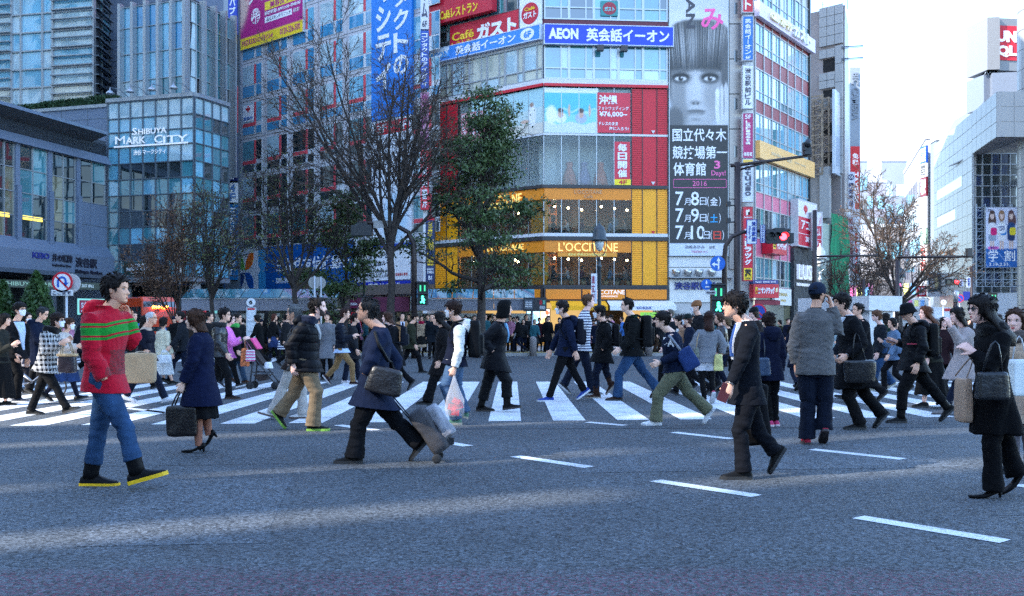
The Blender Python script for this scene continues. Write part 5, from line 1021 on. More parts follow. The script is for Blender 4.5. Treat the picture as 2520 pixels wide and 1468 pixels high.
sgn(front(2255,2278,92,92),(0,X_(2278,92)-X_(2255,92),Z_(731,92),Z_(704,92)),'small red square sign with white lettering down the street',back=lin(190,15,40),depth=.2,texts=[('UNI',(.15,.85,.55,.85),WHITE,{'bold':.04}),('QLO',(.15,.85,.15,.45),WHITE,{'bold':.04})])
fq=front(2283,2317,94,94);o=thing('street_poster','framed portrait poster on the street side of the white store','poster',fq.pt(fq.L/2,Z_(730,94)))
def two(s,t):
 c=np.zeros(s.shape+(3,))+np.array((.04,.06,.07));c=lay(c,blob(s,t,.35,.55,.14,.2,.2,3),(.7,.7,.68));c=lay(c,blob(s,t,.62,.58,.14,.24,.2,3),(.5,.4,.2));c=lay(c,blob(s,t,.35,.8,.06,.07,.2),(.5,.33,.25));c=lay(c,blob(s,t,.6,.87,.06,.07,.2),(.5,.33,.25));return lay(c,((t<.2)+(t>.97)+(s<.05)+(s>.95)>0)*1.,(.55,.57,.58))
mb=MB();mb.fbox(fq,0,fq.L,Z_(731,94),Z_(672,94),-.2,0);mb.build('panel',ALU,o);paint('print',fq,0,fq.L,Z_(731,94),Z_(672,94),.01,two,24,36,o)
for i,(x0,x1,y0,y1,rgb,lb)in enumerate(((2085,2150,700,745,(.25,.08,.2),'pink neon shop fascia far down the street, left side'),(2205,2262,690,735,(.1,.1,.12),'dark shop fascia far down the street, right side'),(2235,2285,735,760,(.5,.5,.5),'pale notice boards on the far street wall'))):
 f=front(x0,x1,112-i*5,110-i*5);sgn(f,(0,f.L,f.z(x0,y1),f.z(x0,y0)),lb,back=rgb,depth=.3,texts=[('#',(.1+.3*k,.3+.3*k,.2,.8),((.6,.1,.3),(.7,.7,.2),(.1,.3,.6))[k])for k in range(3)])
far_block(2090,2200,690,118,118,(.2,.2,.22),'row of low dark shops far down the street',6,False)
pk_=front(1985,2150,40,36.5);o=thing('kiosk','low glass kiosk with an arched white roof behind the crowd','kiosk',pk_.pt(pk_.L/2,0));zr=pk_.z(2145,733)
mb=MB();mb.rings([[pk_.pt(u,zr-.05-.5*math.sin(math.pi*.5*(1-i/8))*0+(.28*math.sin(math.pi*i/8)if 0 else-.42*(1-i/8)**2),.35-2.6*0-.0-2.2*(1-i/8)*0+.0)for i in range(9)]+[pk_.pt(u,zr+.06,.35)]+[pk_.pt(u,zr+.06,-1.2),pk_.pt(u,zr-.5,-1.2)]for u in(-.1,pk_.L+.15)],smooth=False);mb.build('roof',M('kiosk white',(.6,.6,.6),.4),o)
mb=MB();mb.fbox(pk_,pk_.L*.9,pk_.L,.14,zr-.05,-.9,.2);mb.build('pier',M('kiosk white',(.6,.6,.6),.4),o)
curtain(o,pk_,lsp(0,pk_.L*.9,7),[.2,1.2,zr-.5],[G_TEAL,G_PALE,GB],ALU,.05,.05,.04,seed=40)
# ================================================================ street furniture
DBR=M('dark brown steel',(.035,.022,.02),.45,.3,var=.15);DGR=M('dark green grey steel',(.05,.06,.065),.45,.3,var=.15);GLOBE=M('lamp glass',(.6,.6,.56),.2,var=.05);BLK=M('signal black',(.015,.017,.02),.4)
GALV=M('galvanised steel',(.42,.43,.44),.4,.6,var=.1)
def street_lamp(px,ytop,label,mat=DGR,d=None):
 d=d or 4.5*F0/(HZ-ytop);x=X_(px,d);o=thing('street_lamp',label,'street lamp',(x,d,0),'bell shaped street lamps');H=Z_(ytop,d)
 b=MB();b.lathe((x,d,0),[(.2,0),(.2,.5),(.14,.6),(.11,.9),(.085,1.0),(.075,H-1.9),(.11,H-1.86),(.11,H-1.8),(.06,H-1.75),(.06,H-1.55),(.1,H-1.5),(.05,H-1.42)],12);b.build('post',mat,o)
 b=MB();b.lathe((x,d,H),[(.36,-.72),(.37,-.66),(.3,-.6),(.28,-.3),(.2,-.12),(.07,-.02),(.03,.06),(.045,.1),(.0,.18)],18);b.build('lamp_shade',mat,o)
 b=MB();b.lathe((x,d,H),[(.02,-1.18),(.13,-1.1),(.2,-.86),(.2,-.72)],14);b.build('globe',GLOBE,o)
 b=MB()
 for s in(-1,1):b.tube([(x,d,H-1.45),(x+s*.2,d,H-1.3),(x+s*.3,d,H-1.0),(x+s*.31,d,H-.7)],.022,6)
 b.build('bracket',mat,o);return o,x,d,H
lamps=((1475,553,'grey bell street lamp before the yellow corner shop, with a white name banner'),(896,588,'dark bell street lamp in front of the bank building trees'),(443,627,'dark bell street lamp left of the orange bus stop, nearer one of the left pair'),(462,650,'smaller dark bell street lamp of the left pair'),(2018,606,'pale grey bell street lamp beside the green netting'),(2217,660,'dark bell street lamp under the bare tree on the right'),(2090,712,'small far bell street lamp left of the bare right tree'),(2254,728,'small far bell street lamp beside the red square sign'),(2316,725,'small far bell street lamp before the framed portrait poster'))
LAMPS=[street_lamp(px,y,lb,GALV if px in(2018,)else DGR,None)for px,y,lb in lamps]
_,lx,ld,lH=LAMPS[0]
fbn=Face((lx-.36,ld-.02),(lx-.1,ld-.02));sgn(fbn,(0,.26,Z_(748,ld),Z_(674,ld)),'narrow white street name banner on the lamp before the yellow shop','banner','banner',(.75,.75,.76),[('道玄坂',(.1,.6,.05,.95),lin(150,40,70),{'vert':True,'bold':.02}),('#',(.72,.8,.1,.9),(.4,.5,.7))],.03)
for z in(lH-1.55,3.2):
 pass
def ped_signal(f,u,zt,w,parent=None):
 o=parent;b=MB();b.fbox(f,u-.22,u+.22,zt-.95,zt,w,w+.3);b.build('signal_box',BLK,o)
 for i,(c,e)in enumerate((((.02,.25,.12),.6),((.03,.8,.4),2.2))):
  z0=zt-.42-.47*i;b=MB();b.fbox(f,u-.16,u+.16,z0,z0+.34,w+.29,w+.305);b.build('signal_lens',M('lens dark',(.01,.03,.025),.2),o);b=MB()
  if i==0:
   for s in(-1,1):b.fbox(f,u+s*.09-.03,u+s*.09+.03,z0+.05,z0+.3,w+.3,w+.312)
  else:
   b.prism(f,[(u+.12*math.cos(a)*.4,z0+.28+.045*math.sin(a))for a in np.linspace(0,6.28,12)[:-1]],w+.3,w+.315);b.prism(f,[(u-.05,z0+.23),(u+.05,z0+.23),(u+.11,z0+.13),(u+.04,z0+.15),(u+.09,z0+.02),(u+.03,z0+.02),(u,z0+.1),(u-.06,z0+.02),(u-.1,z0+.04),(u-.03,z0+.13)],w+.3,w+.315)
  b.build('walking_figure' if i else 'countdown_bars',M('green light %d'%i,c,.4,emit=e),o)
 b=MB();b.fbox(f,u-.24,u+.24,zt-.02,zt+.03,w,w+.42);b.fbox(f,u-.24,u+.24,zt-.5,zt-.46,w+.1,w+.42);b.build('visor',BLK,o)
fS=Face((-20,42),(20,42));fu=lambda px:X_(px,42)+20;fz2=lambda py:Z_(py,42)
o=thing('signal_pole','dark brown curved signal pole in front of the trees, signals turned away','signal pole',(X_(1019,42),42,0))
b=MB();x=X_(1019,42);P=[(x,42,0),(x,42,fz2(640)),(x-.02,42,fz2(600)),(x-.25,42,fz2(572)),(x-.75,42,fz2(556)),(x-1.5,42,fz2(551)),(X_(880,42),42,fz2(548))];b.tube(P,[.13,.12,.11,.1,.09,.08,.07],10);b.build('pole',DBR,o)
b=MB();b.fbox(fS,fu(866),fu(917),fz2(581),fz2(556),-.1,.25);b.fbox(fS,fu(880),fu(905),fz2(556),fz2(549),0,.15);b.build('signal_box',BLK,o)
b=MB();b.fbox(fS,fu(920),fu(969),fz2(562),fz2(544),.1,.13);b.build('board',M('board grey',(.3,.29,.28),.6,var=.2),o)
o=thing('pedestrian_signal','green walking signal on the brown pole beside the navy cafe sign','signal',(X_(1040,42),42,fz2(732)));ped_signal(fS,fu(1041),fz2(696),-.1,o);b=MB();b.fbox(fS,fu(1019),fu(1041),fz2(707),fz2(704),-.05,.05);b.build('bracket',DBR,o)
fR=Face((0,34),(30,34));ru=lambda px:X_(px,34);rz=lambda py:Z_(py,34)
o=thing('signal_pole','thick brown pole with a long braced arm before the portrait banner building','signal pole',(ru(1815),34,0));x=ru(1815)
b=MB();b.tube([(x,34,0),(x,34,2),(x,34,rz(400))],[.15,.13,.11],12);b.build('pole',DBR,o)
b=MB();b.tube([(ru(1798),34,rz(409)),(x,34,rz(407)),(ru(1997),34,rz(383))],[.05,.06,.045],8);b.tube([(x,34,rz(420)),(ru(1900),34,rz(396))],.04,6);b.build('arm',DBR,o)
b=MB();b.fbox(fR,ru(1978),ru(1994),rz(382),rz(364),-.15,.15);b.lathe((ru(1984),33.8,rz(364)),[(.1,0),(.12,.15),(.05,.25)],10);b.fbox(fR,ru(1976),ru(1982),rz(372),rz(352),-.1,.2);b.build('camera_box',BLK,o)
b=MB()
for y in(505,546):b.tube([(x,34,rz(y)),(ru(1794),33.95,rz(y+2))],.025,5);b.fbox(fR,ru(1788),ru(1797),rz(y+4),rz(y-8),-.06,.1)
b.build('small_lamp',BLK,o)
fQ=Face((0,33.2),(30,33.2));qu=lambda px:X_(px,33.2);qz=lambda py:Z_(py,33.2)
o=thing('traffic_signal','curved brown pole with a horizontal traffic signal showing red','traffic signal',(qu(1783),33.2,0));x=qu(1783)
b=MB();b.tube([(x,33.2,0),(x,33.2,qz(640)),(x+.04,33.2,qz(605)),(x+.25,33.2,qz(583)),(x+.6,33.2,qz(572)),(x+1.0,33.2,qz(569)),(qu(1945),33.2,qz(566))],[.1,.09,.08,.07,.065,.06,.05],10);b.build('pole',DBR,o)
b=MB();b.prism(fQ,[(qu(1881)+(.16-.16*math.cos(a)if 0 else 0)+dx,qz(600)+dz)for dx,dz,a in((.08,0,0),(.72,0,0),(.8,.08,0),(.8,.36,0),(.72,.44,0),(.08,.44,0),(0,.36,0),(0,.08,0))],-.1,.14);b.fbox(fQ,qu(1905),qu(1930),qz(570),qz(562),-.1,.1);b.fbox(fQ,qu(1944),qu(1953),qz(599),qz(574),-.25,.05);b.build('signal_box',BLK,o)
for i,(px,c,e)in enumerate(((1892,(.02,.03,.03),0),(1907,(.03,.03,.03),0),(1925,(.9,.02,.03),4))):
 b=MB();n=20;b.prism(fQ,[(qu(px)+.115*math.cos(2*math.pi*k/n),qz(584)+.115*math.sin(2*math.pi*k/n))for k in range(n)],.14,.17);b.build('signal_lens',M('lens %d'%i,c,.2,emit=e),o)
 b=MB();b.rings([[(qu(px)+.135*math.cos(a),33.2-w_,qz(584)+.135*math.sin(a))for a in np.linspace(0,math.pi,12)]+[(qu(px)+.15*math.cos(a),33.2-w_,qz(584)+.15*math.sin(a))for a in np.linspace(math.pi,0,12)]for w_ in(.13,.36)],smooth=False);b.build('visor',BLK,o)
fq3=Face((0,33.0),(30,33.0));q3=lambda a,b_,c,d_:(X_(a,33),X_(b_,33),Z_(d_,33),Z_(c,33));WS=(.72,.74,.76);SB=lin(20,60,150)
sgn(fq3,q3(1838,1861,542,600),'white station name sign with blue vertical lettering on the signal arm',back=WS,depth=.03,frame=(SB,.015),texts=[('渋谷駅前',(.5,.92,.08,.94),SB,{'vert':True,'bold':.03})])
rot_=C.objects[-1].parent
def rtext(par,f,s,u0,u1,z0,z1,mat,w):rot_text(par,f,s,u0,u1,z0,z1,mat,w,.01,.02)
rtext([ob for ob in C.objects if ob.get('label')=='white station name sign with blue vertical lettering on the signal arm'][0],fq3,'Shibuya Sta.',X_(1841,33),X_(1847,33),Z_(590,33),Z_(556,33),M('ink blue sign',SB),.035)
sgn(fq3,q3(1871,1881,555,598),'narrow white sign with blue lettering between the name sign and the red signal',back=WS,depth=.03,frame=(SB,.012),texts=[('スクランブル式',(.2,.8,.03,.97),SB,{'vert':True})])
def disc(f,px,py,rpx,d,label,face,ring=None,marks=(),name='road_sign',back=False):
 cu,cz,r=px_u(f,px,d),Z_(py,d),rpx/F0*d;o=thing(name,label,'road sign',f.pt(cu,cz));n=32
 cir=lambda q:[(cu+q*math.cos(2*math.pi*k/n),cz+q*math.sin(2*math.pi*k/n))for k in range(n)]
 b=MB();b.prism(f,cir(r),0,.02);b.build('panel',M('enamel %.2f %.2f %.2f'%(ring or face),ring or face,.35),o)
 if ring:b=MB();b.prism(f,cir(r*.8),.015,.024);b.build('inner_field',M('enamel %.2f %.2f %.2f'%face,face,.35),o)
 for pts,c in marks:b=MB();b.prism(f,[(cu+r*a,cz+r*q)for a,q in pts],.018,.03);b.build('symbol',M('enamel %.2f %.2f %.2f'%c,c,.35),o)
 return o
def px_u(f,px,d):return X_(px,d)-f.A[0]
SBL=lin(15,95,185)
disc(Face((0,33.0),(30,33.0)),1766,649,18.5,33,'round blue sign with white arrows ahead and left',SBL,WHITE if 0 else None,(([(.02,-.8),(.2,-.8),(.2,.35),(.38,.35),(.11,.82),(-.16,.35),(.02,.35),(.02,-.05),(-.25,-.05)]if 0 else[(.02,-.8),(.2,-.8),(.2,.3),(.38,.3),(.11,.82),(-.16,.3),(.02,.3)],WHITE),([(.03,-.3),(.03,-.08),(-.2,-.0),(-.4,-.02),(-.4,.18),(-.82,-.14),(-.4,-.46),(-.4,-.24),(-.2,-.22)],WHITE)))
disc(Face((0,33.1),(30,33.1)),1739,701,13.5,33.1,'small round blue walkers and bicycles sign left of the green signal',SBL,None,(([(-.2,.1),(.1,.1),(.05,.7),(-.15,.7)],WHITE),([(-.3,-.5),(.5,-.5),(.4,-.3),(-.2,-.3)],WHITE)))
sgn(fq3,q3(1736,1762,716,725),'small grey plate under the round blue walkers sign',back=(.55,.55,.56),depth=.02,texts=[('歩行者優先',(.1,.9,.2,.8),(.1,.1,.12))])
o=thing('pedestrian_signal','green walking signal on the curved pole before the white awning building','signal',(qu(1765),33.2,qz(740)));ped_signal(fQ,qu(1765),qz(702),-.1,o);b=MB();b.fbox(fQ,qu(1765),qu(1783),qz(700),qz(697),-.05,.05);b.fbox(fQ,qu(1765),qu(1783),qz(727),qz(725),-.05,.05);b.build('bracket',DBR,o)
def noparking(px,py,r,d,label):
 f=Face((0,d),(60,d));o=disc(f,px,py,r,d,label,lin(30,60,150),RED,[([(-.62,.5),(-.5,.62),(.62,-.5),(.5,-.62)],RED)]);b=MB();x=X_(px,d);b.tube([(x,d+.04,0),(x,d+.04,Z_(py,d))],.035,8);b.build('post',GALV,o)
noparking(1866,768,20,30,'red and blue no parking sign behind the suit man');noparking(2172+190,735,10,60,'small no parking sign before the store on the right');noparking(2206,757,11,45,'no parking sign under the right lamp')
fU=Face((X_(161,26)-2,26),(X_(161,26)+2,26));xu=X_(161,26)
o=disc(fU,154,695,25.5,26,'round white and red no U-turn sign on a pale post',(.75,.75,.75),RED,[([(-.5,-.5),(-.3,-.5),(-.3,.1),(-.2,.3),(0,.38),(.17,.3),(.25,.12),(.25,-.05),(.08,-.05),(.35,-.42),(.62,-.05),(.44,-.05),(.44,.15),(.3,.45),(0,.58),(-.35,.45),(-.5,.15)],lin(20,80,170)),([(-.66,.5),(-.54,.62),(.62,-.54),(.5,-.66)],RED)])
b=MB();b.tube([(xu,26.06,0),(xu,26.06,Z_(672,26))],.035,8);b.build('post',GALV,o)
f26=Face((-20,26.0),(0,26.0));sgn(f26,(X_(127,26)+20,X_(180,26)+20,Z_(728,26),Z_(714,26)),'white plate with dark lettering under the no U-turn sign',back=(.7,.7,.68),depth=.02,texts=[('ここまで',(.08,.92,.15,.85),(.08,.09,.14),{'bold':.02})])
o=disc(Face((-20,26.15),(0,26.15)),175,698,24,26.15,'grey back of a second round sign beside the no U-turn sign',(.48,.48,.47))
for i,(px,y)in enumerate(((774,696),(787,697))):
 o=disc(Face((-30,37+i*.2),(0,37+i*.2)),px,y,15,37+i*.2,'grey back of a round road sign before the bank, %s of two'%('left','right')[i],(.3,.29,.27));b=MB();b.tube([(X_(px+1,37),36.95+i*.2,0),(X_(px+1,37),36.95+i*.2,Z_(y-16,37))],.035,8);b.build('post',GALV,o)
fb=Face((-20,38),(0,38));bu=lambda px:X_(px,38)+20;bz=lambda py:Z_(py,38)
o=thing('bus_stop_sign','white bus stop sign with a round top marked zero and timetable boards','bus stop',(X_(618,38),38,0));n=24
b=MB();b.prism(fb,[(bu(618)+.17*math.cos(2*math.pi*k/n),bz(745)+.17*math.sin(2*math.pi*k/n))for k in range(n)],0,.04);b.build('roundel',M('enamel white',(.72,.72,.72),.4),o);letters(o,fb,'0',(bu(614),bu(622),bz(750),bz(740)),M('ink black',BLACK),.045,.01,bold=.05)
b=MB();b.fbox(fb,bu(606),bu(630),.3,bz(757),-.04,.0);b.build('board',M('enamel grey',(.5,.52,.54),.4),o);b=MB()
for y0,y1 in((764,790),(795,815),(820,845)):b.fbox(fb,bu(609),bu(627),bz(y1),bz(y0),0,.012)
b.build('timetable',M('timetable',(.68,.69,.7),.5,var=.2,scale=30),o);b=MB();b.fbox(fb,bu(609),bu(627),bz(763),bz(759),0,.012);b.build('red_header',M('paint red',RED),o)
def shelter(x0,x1,y0,y1,d,label,caps=()):
 f=Face((X_(x0,d),d),(X_(x1,d),d));o=thing('shelter_canopy',label,'shelter',f.pt(f.L/2,0));z0,z1=Z_(y1,d),Z_(y0,d);k=max(2,int(f.L/1.6));b=MB()
 for i in range(k):b.fbox(f,f.L*i/k+.01,f.L*(i+1)/k-.01,z0,z1,-.05,0)
 b.build('fascia',M('fascia grey',(.25,.25,.29),.45,.2,var=.06),o);b=MB();b.fbox(f,0,f.L,z1,z1+.05,-2.4,.04);b.fbox(f,0,f.L,z0+.05,z0+.1,-2.4,-.06);b.build('roof',GALV,o)
 b=MB();m=int(f.L/.9)
 for i in range(m):b.add([f.pt(f.L*i/m,z1+.08,-.1),f.pt(f.L*(i+.96)/m,z1+.08,-.1),f.pt(f.L*(i+.96)/m,z1+.55,-1.2),f.pt(f.L*i/m,z1+.55,-1.2)],[(0,1,2,3)])
 b.build('glass_roof',G_TEAL,o)
 for i in range(k//2+1):b=MB();p=f.pt(min(max(.15,f.L*i/(k//2)),f.L-.15),0,-1.2);b.tube([p,(p[0],p[1],z0+.06)],.06,8);b.build('post',GALV,o)
 b=MB();
 for i in range(k):b.fbox(f,f.L*i/k+.05,f.L*(i+1)/k-.05,.5,z0-.1,-2.3,-2.28)
 b.build('glass_screen',GB,o);return f,o
shelter(446,830,737,765,49,'long grey bus shelter canopy before the bank building, left one');shelter(1010,1318,738,765,48,'grey station entrance canopy before the yellow corner building, right one')
f=Face((X_(1288,47.8),47.8),(X_(1345,47.8),47.8));sgn(f,(0,f.L,Z_(767,47.8),Z_(733,47.8)),'dark map and route boards at the right end of the entrance canopy',back=(.03,.03,.035),depth=.12,texts=[('#',(.05,.4,.15,.85),(.1,.12,.15)),('≡≡',(.08,.36,.3,.7),(.6,.6,.62)),('#',(.7,.8,.5,.8),RED),('#',(.84,.94,.5,.8),(.1,.4,.3)),('#',(.7,.94,.15,.4),(.4,.4,.42))])
for px,lb in((1312,'granite bollard left of the masked man in the navy hoodie'),(1597,'granite bollard behind the man with the black backpack')):
 d=45.2;x=X_(px,d);b=MB();b.lathe((x,d,0),[(.16,0),(.16,.72),(.15,.8),(.1,.88),(.02,.91)],14);tag(b.build('bollard',M('granite',(.22,.19,.18),.8,var=.4,scale=30)),lb,'bollard')
def arm_pole(px,ytop,d,arms,label,mat=DBR):
 x=X_(px,d);o=thing('arm_pole',label,'pole',(x,d,0));b=MB();b.tube([(x,d,0),(x,d,Z_(ytop,d))],[.11,.085],10);b.build('pole',mat,o);b=MB()
 for(xa,ya),(xb,yb),r in arms:b.tube([(X_(xa,d),d,Z_(ya,d)),(X_(xb,d),d,Z_(yb,d))],r,6)
 b.build('arm',mat,o);return o
arm_pole(2005,518,38,(((2005,632),(2160,629),.045),((2005,652),(2080,633),.03)),'dark post with a long thin arm right of the loan office signs')
o=arm_pole(2208,640,44,(((2208,634),(2395,632),.06),),'dark post and arm under the bare right tree carrying a camera');b=MB();f=Face((0,44),(60,44));b.fbox(f,X_(2378,44),X_(2390,44),Z_(632,44),Z_(612,44),-.1,.15);b.build('camera_box',BLK,o)
arm_pole(2125,690,60,(((2122,690),(2128,690),.05),),'short dark post between the far lamps')
fT=Face((0,62),(80,62));tu=lambda px:X_(px,62);tz=lambda py:Z_(py,62)
o=thing('traffic_signal','far horizontal traffic signal showing red beside white and blue plates','traffic signal',(tu(2391),62,0));b=MB();b.tube([(tu(2391),62,0),(tu(2391),62,tz(655))],.1,8);b.tube([(tu(2391),62,tz(694)),(tu(2330),62,tz(693))],.045,6);b.build('pole',DBR,o)
b=MB();b.fbox(fT,tu(2326),tu(2355),tz(703),tz(689),0,.25);b.build('signal_box',BLK,o)
for i,px in enumerate((2331,2340,2350)):b=MB();b.prism(fT,[(tu(px)+.14*math.cos(k*.4),tz(696)+.14*math.sin(k*.4))for k in range(16)],.25,.28);b.build('signal_lens',M('lens %d'%(2 if i==2 else 0),(.9,.02,.03),.2,emit=4),o)
sgn(fT,(tu(2378),tu(2388),tz(708),tz(683)),'white plate with blue vertical lettering beside the far red signal',back=WS,depth=.04,texts=[('道玄坂下',(.2,.8,.05,.95),SB,{'vert':True})]);sgn(fT,(tu(2362),tu(2370),tz(706),tz(688)),'narrow white vertical plate left of the blue lettered plate',back=WS,depth=.04,texts=[('スクランブル式',(.25,.75,.04,.96),SB,{'vert':True})])
sgn(fT,(tu(2370),tu(2386),tz(740),tz(718)),'dark blue square road sign on the right pole',back=lin(15,40,140),depth=.05)
o=thing('pedestrian_signal','small far green signal at the right before the curved tower','signal',(tu(2440),62,tz(752)));ped_signal(fT,tu(2440),tz(722),0,o);b=MB();b.tube([(tu(2440),62,0),(tu(2440),62,tz(722))],.06,8);b.build('pole',DBR,o)
o=arm_pole(2352,715,50,(),'dark post with a pale cap light near the right signal');b=MB();b.lathe((X_(2352,50),50,Z_(715,50)),[(.12,-.6),(.14,-.1),(.08,0)],10);b.build('cap_light',GALV,o)
for px,y,lb in((2322,745,'white round sign marked four on the far right pavement'),(2200,775,'small grey round sign low beside the brown post')):
 o=disc(Face((0,58),(80,58)),px,y,7,58,lb,(.7,.7,.7),(.5,.5,.5),[([(-.2,.5),(.1,.5),(.1,-.5),(-.05,-.5),(-.05,.2),(-.2,.1)],(.1,.1,.12))]if px>2300 else());b=MB();b.tube([(X_(px,58),58.05,0),(X_(px,58),58.05,Z_(y,58))],.04,6);b.build('post',GALV,o)
# ---------------------------------------------------------------- vehicles
TYRE=M('tyre',(.015,.015,.016),.8);RIM=M('rim',(.4,.4,.42),.3,.8);CARG=glass_mat('car glass',(.02,.03,.035));HL=M('headlight',(.75,.75,.72),.15);TL=M('tail light',(.5,.02,.02),.3)
def veh(name,label,cat,x,y,rz,L,Wd,prof,wins,paint_,wheels=.33,glass=CARG,dest=None):
 """vehicle along local +x: prof = outline (x,z) as fractions; wins = list of side window outlines"""
 o=thing(name,label,cat,(x,y,0),rz=rz);cs,sn=math.cos(rz),math.sin(rz)
 T=lambda p:(x+cs*p[0]-sn*p[1],y+sn*p[0]+cs*p[1],p[2])
 b=MB();rr=[]
 for s,k in((-1,.0),(-.92,.06),(.92,.06),(1,.0)):
  rr.append([T((px+(-.06*np.sign(px)if k==0 else 0),s*Wd/2*(1-.09*max(0,(pz-1.0))/1.2),pz-(.05 if k==0 and pz>1 else 0)))for px,pz in prof])
 b.rings(rr,smooth=False);b.build('body',paint_,o)
 for s in(-1,1):
  for wv in wins:
   b=MB();b.rings([[T((px,s*(Wd/2*(1-.09*max(0,(pz-1.0))/1.2)+dy),pz))for px,pz in wv]for dy in(-.02,.012)],smooth=False);b.build('window',glass,o)
  for fx in(-.3,.3):
   b=MB();c=(fx*L,s*(Wd/2-.1),wheels);b.rings([[T((c[0]+r_*math.cos(a),c[1]+s*w_,c[2]+r_*math.sin(a)))for a in np.linspace(0,6.283,21)[:-1]]for r_,w_ in((wheels*.8,-.1),(wheels,-.07),(wheels,.09),(wheels*.75,.125))],smooth=False);t=b.build('wheel',TYRE,o)
   b=MB();b.rings([[T((c[0]+r_*math.cos(a),c[1]+s*w_,c[2]+r_*math.sin(a)))for a in np.linspace(0,6.283,13)[:-1]]for r_,w_ in((wheels*.6,.12),(wheels*.2,.14))],smooth=False);b.build('rim',RIM,o)
 return o,T
def endglass(o,T,x0,z0,x1,z1,w0,w1,mat=CARG,name='windscreen',off=.02):
 b=MB();n=np.array((z1-z0,0,-(x1-x0)));n=n/np.linalg.norm(n)*off*(1 if x0>0 else 1);b.add([T((x0+n[0],-w0,z0+n[2])),T((x0+n[0],w0,z0+n[2])),T((x1+n[0],w1,z1+n[2])),T((x1+n[0],-w1,z1+n[2]))],[(0,1,2,3)]);b.build(name,mat,o)
bx,by=X_(372,55),56.5
ORB=M('bus orange',lin(225,70,25),.3,coat=.6,var=.04)
bo,T=veh('minibus','orange minibus with a dark windscreen and lit destination sign','bus',bx-1.0,by,R(-52),6.2,2.1,[(-3.1,.35),(3.05,.35),(3.1,1.0),(2.98,1.9),(2.7,2.75),(2.4,2.98),(-2.9,2.98),(-3.1,2.6)],[[(-2.9,1.25),(-.9,1.25),(-.9,2.45),(-2.9,2.45)],[(-.8,1.25),(.9,1.25),(.9,2.45),(-.8,2.45)],[(1.0,.6),(1.9,.6),(1.9,2.45),(1.0,2.45)],[(2.0,1.2),(2.85,1.2),(2.6,2.45),(2.0,2.45)]],ORB,.38)
endglass(bo,T,3.09,1.1,2.72,2.72,.98,.86)
fbus=Face(T((2.9,-1,0))[:2],T((2.9,1,0))[:2]);fbus.n=np.array((math.cos(R(-52)),math.sin(R(-52))))
letters(bo,fbus,'代々木上原駅',(.55,1.45,2.32,2.5),M('amber led',(1,.35,.05),emit=3),.0,.02,bold=.01,name='destination')
for s in(-1,1):b=MB();p=T((3.08,s*.8,.75));b.ball(p,(.16,.16,.12),10);b.build('headlight',HL,bo)
WTP=M('van white',(.7,.7,.7),.35,coat=.4,var=.04);REDP2=M('truck red',lin(200,25,50),.35,coat=.4)
to,T=veh('delivery_truck','white box truck with a red side panel on the far right road','truck',X_(2290,84),84,R(-75),5.2,2.0,[(-2.6,.5),(2.6,.5),(2.6,1.3),(2.3,2.1),(1.6,2.15),(1.55,3.0),(-2.6,3.0)],[[(1.7,1.25),(2.35,1.25),(2.2,1.95),(1.7,1.95)]],WTP)
endglass(to,T,2.62,1.25,2.36,2.0,.85,.8);b=MB();b.add([T((-2.4,1.015,.9)),T((1.4,1.015,.9)),T((1.4,1.0,2.8)),T((-2.4,1.0,2.8))],[(0,1,2,3)]);b.add([T((1.57,.1,2.3)),T((1.57,.95,2.3)),T((1.57,.92,2.9)),T((1.57,.1,2.9))],[(0,1,2,3)]);b.build('side_panel',REDP2,to)
carprof=[(-2.1,.28),(2.1,.28),(2.15,.6),(2.0,.85),(1.1,.95),(.5,1.42),(-1.0,1.46),(-1.8,1.0),(-2.1,.95)];carwin=[[(-1.55,.98),(-.3,.98),(-.3,1.38),(-1.0,1.38)],[(-.2,.98),(.9,.98),(.45,1.36),(-.2,1.38)]]
for i,(px,d,rz_,pm,lb,cat)in enumerate(((2180,72,R(-80),M('taxi green',(.02,.2,.1),.3,coat=.5),'green taxi waiting beyond the kiosk on the right road','taxi'),(2250,95,R(-85),M('car silver',(.45,.46,.48),.3,.6,coat=.5),'silver car far down the right road','car'),(2225,76,R(-78),M('car black',(.015,.016,.02),.25,coat=.7),'black car behind the bucket hat man on the right road','car'),(2140,110,R(-85),WTP,'white car far down the street under the bare trees','car'),(210,50,R(-15),M('car black',(.015,.016,.02),.25,coat=.7),'dark car behind the crowd at left below the station','car'))):
 o,T=veh('parked_car' if i==4 else 'waiting_car',lb,cat,X_(px,d),d,rz_,4.3,1.72,carprof,carwin,pm,.31);endglass(o,T,1.12,.97,.52,1.4,.7,.6)
 for s in(-1,1):b=MB();b.ball(T((2.08,s*.62,.68)),(.1,.12,.08),8);b.build('headlight',HL,o)
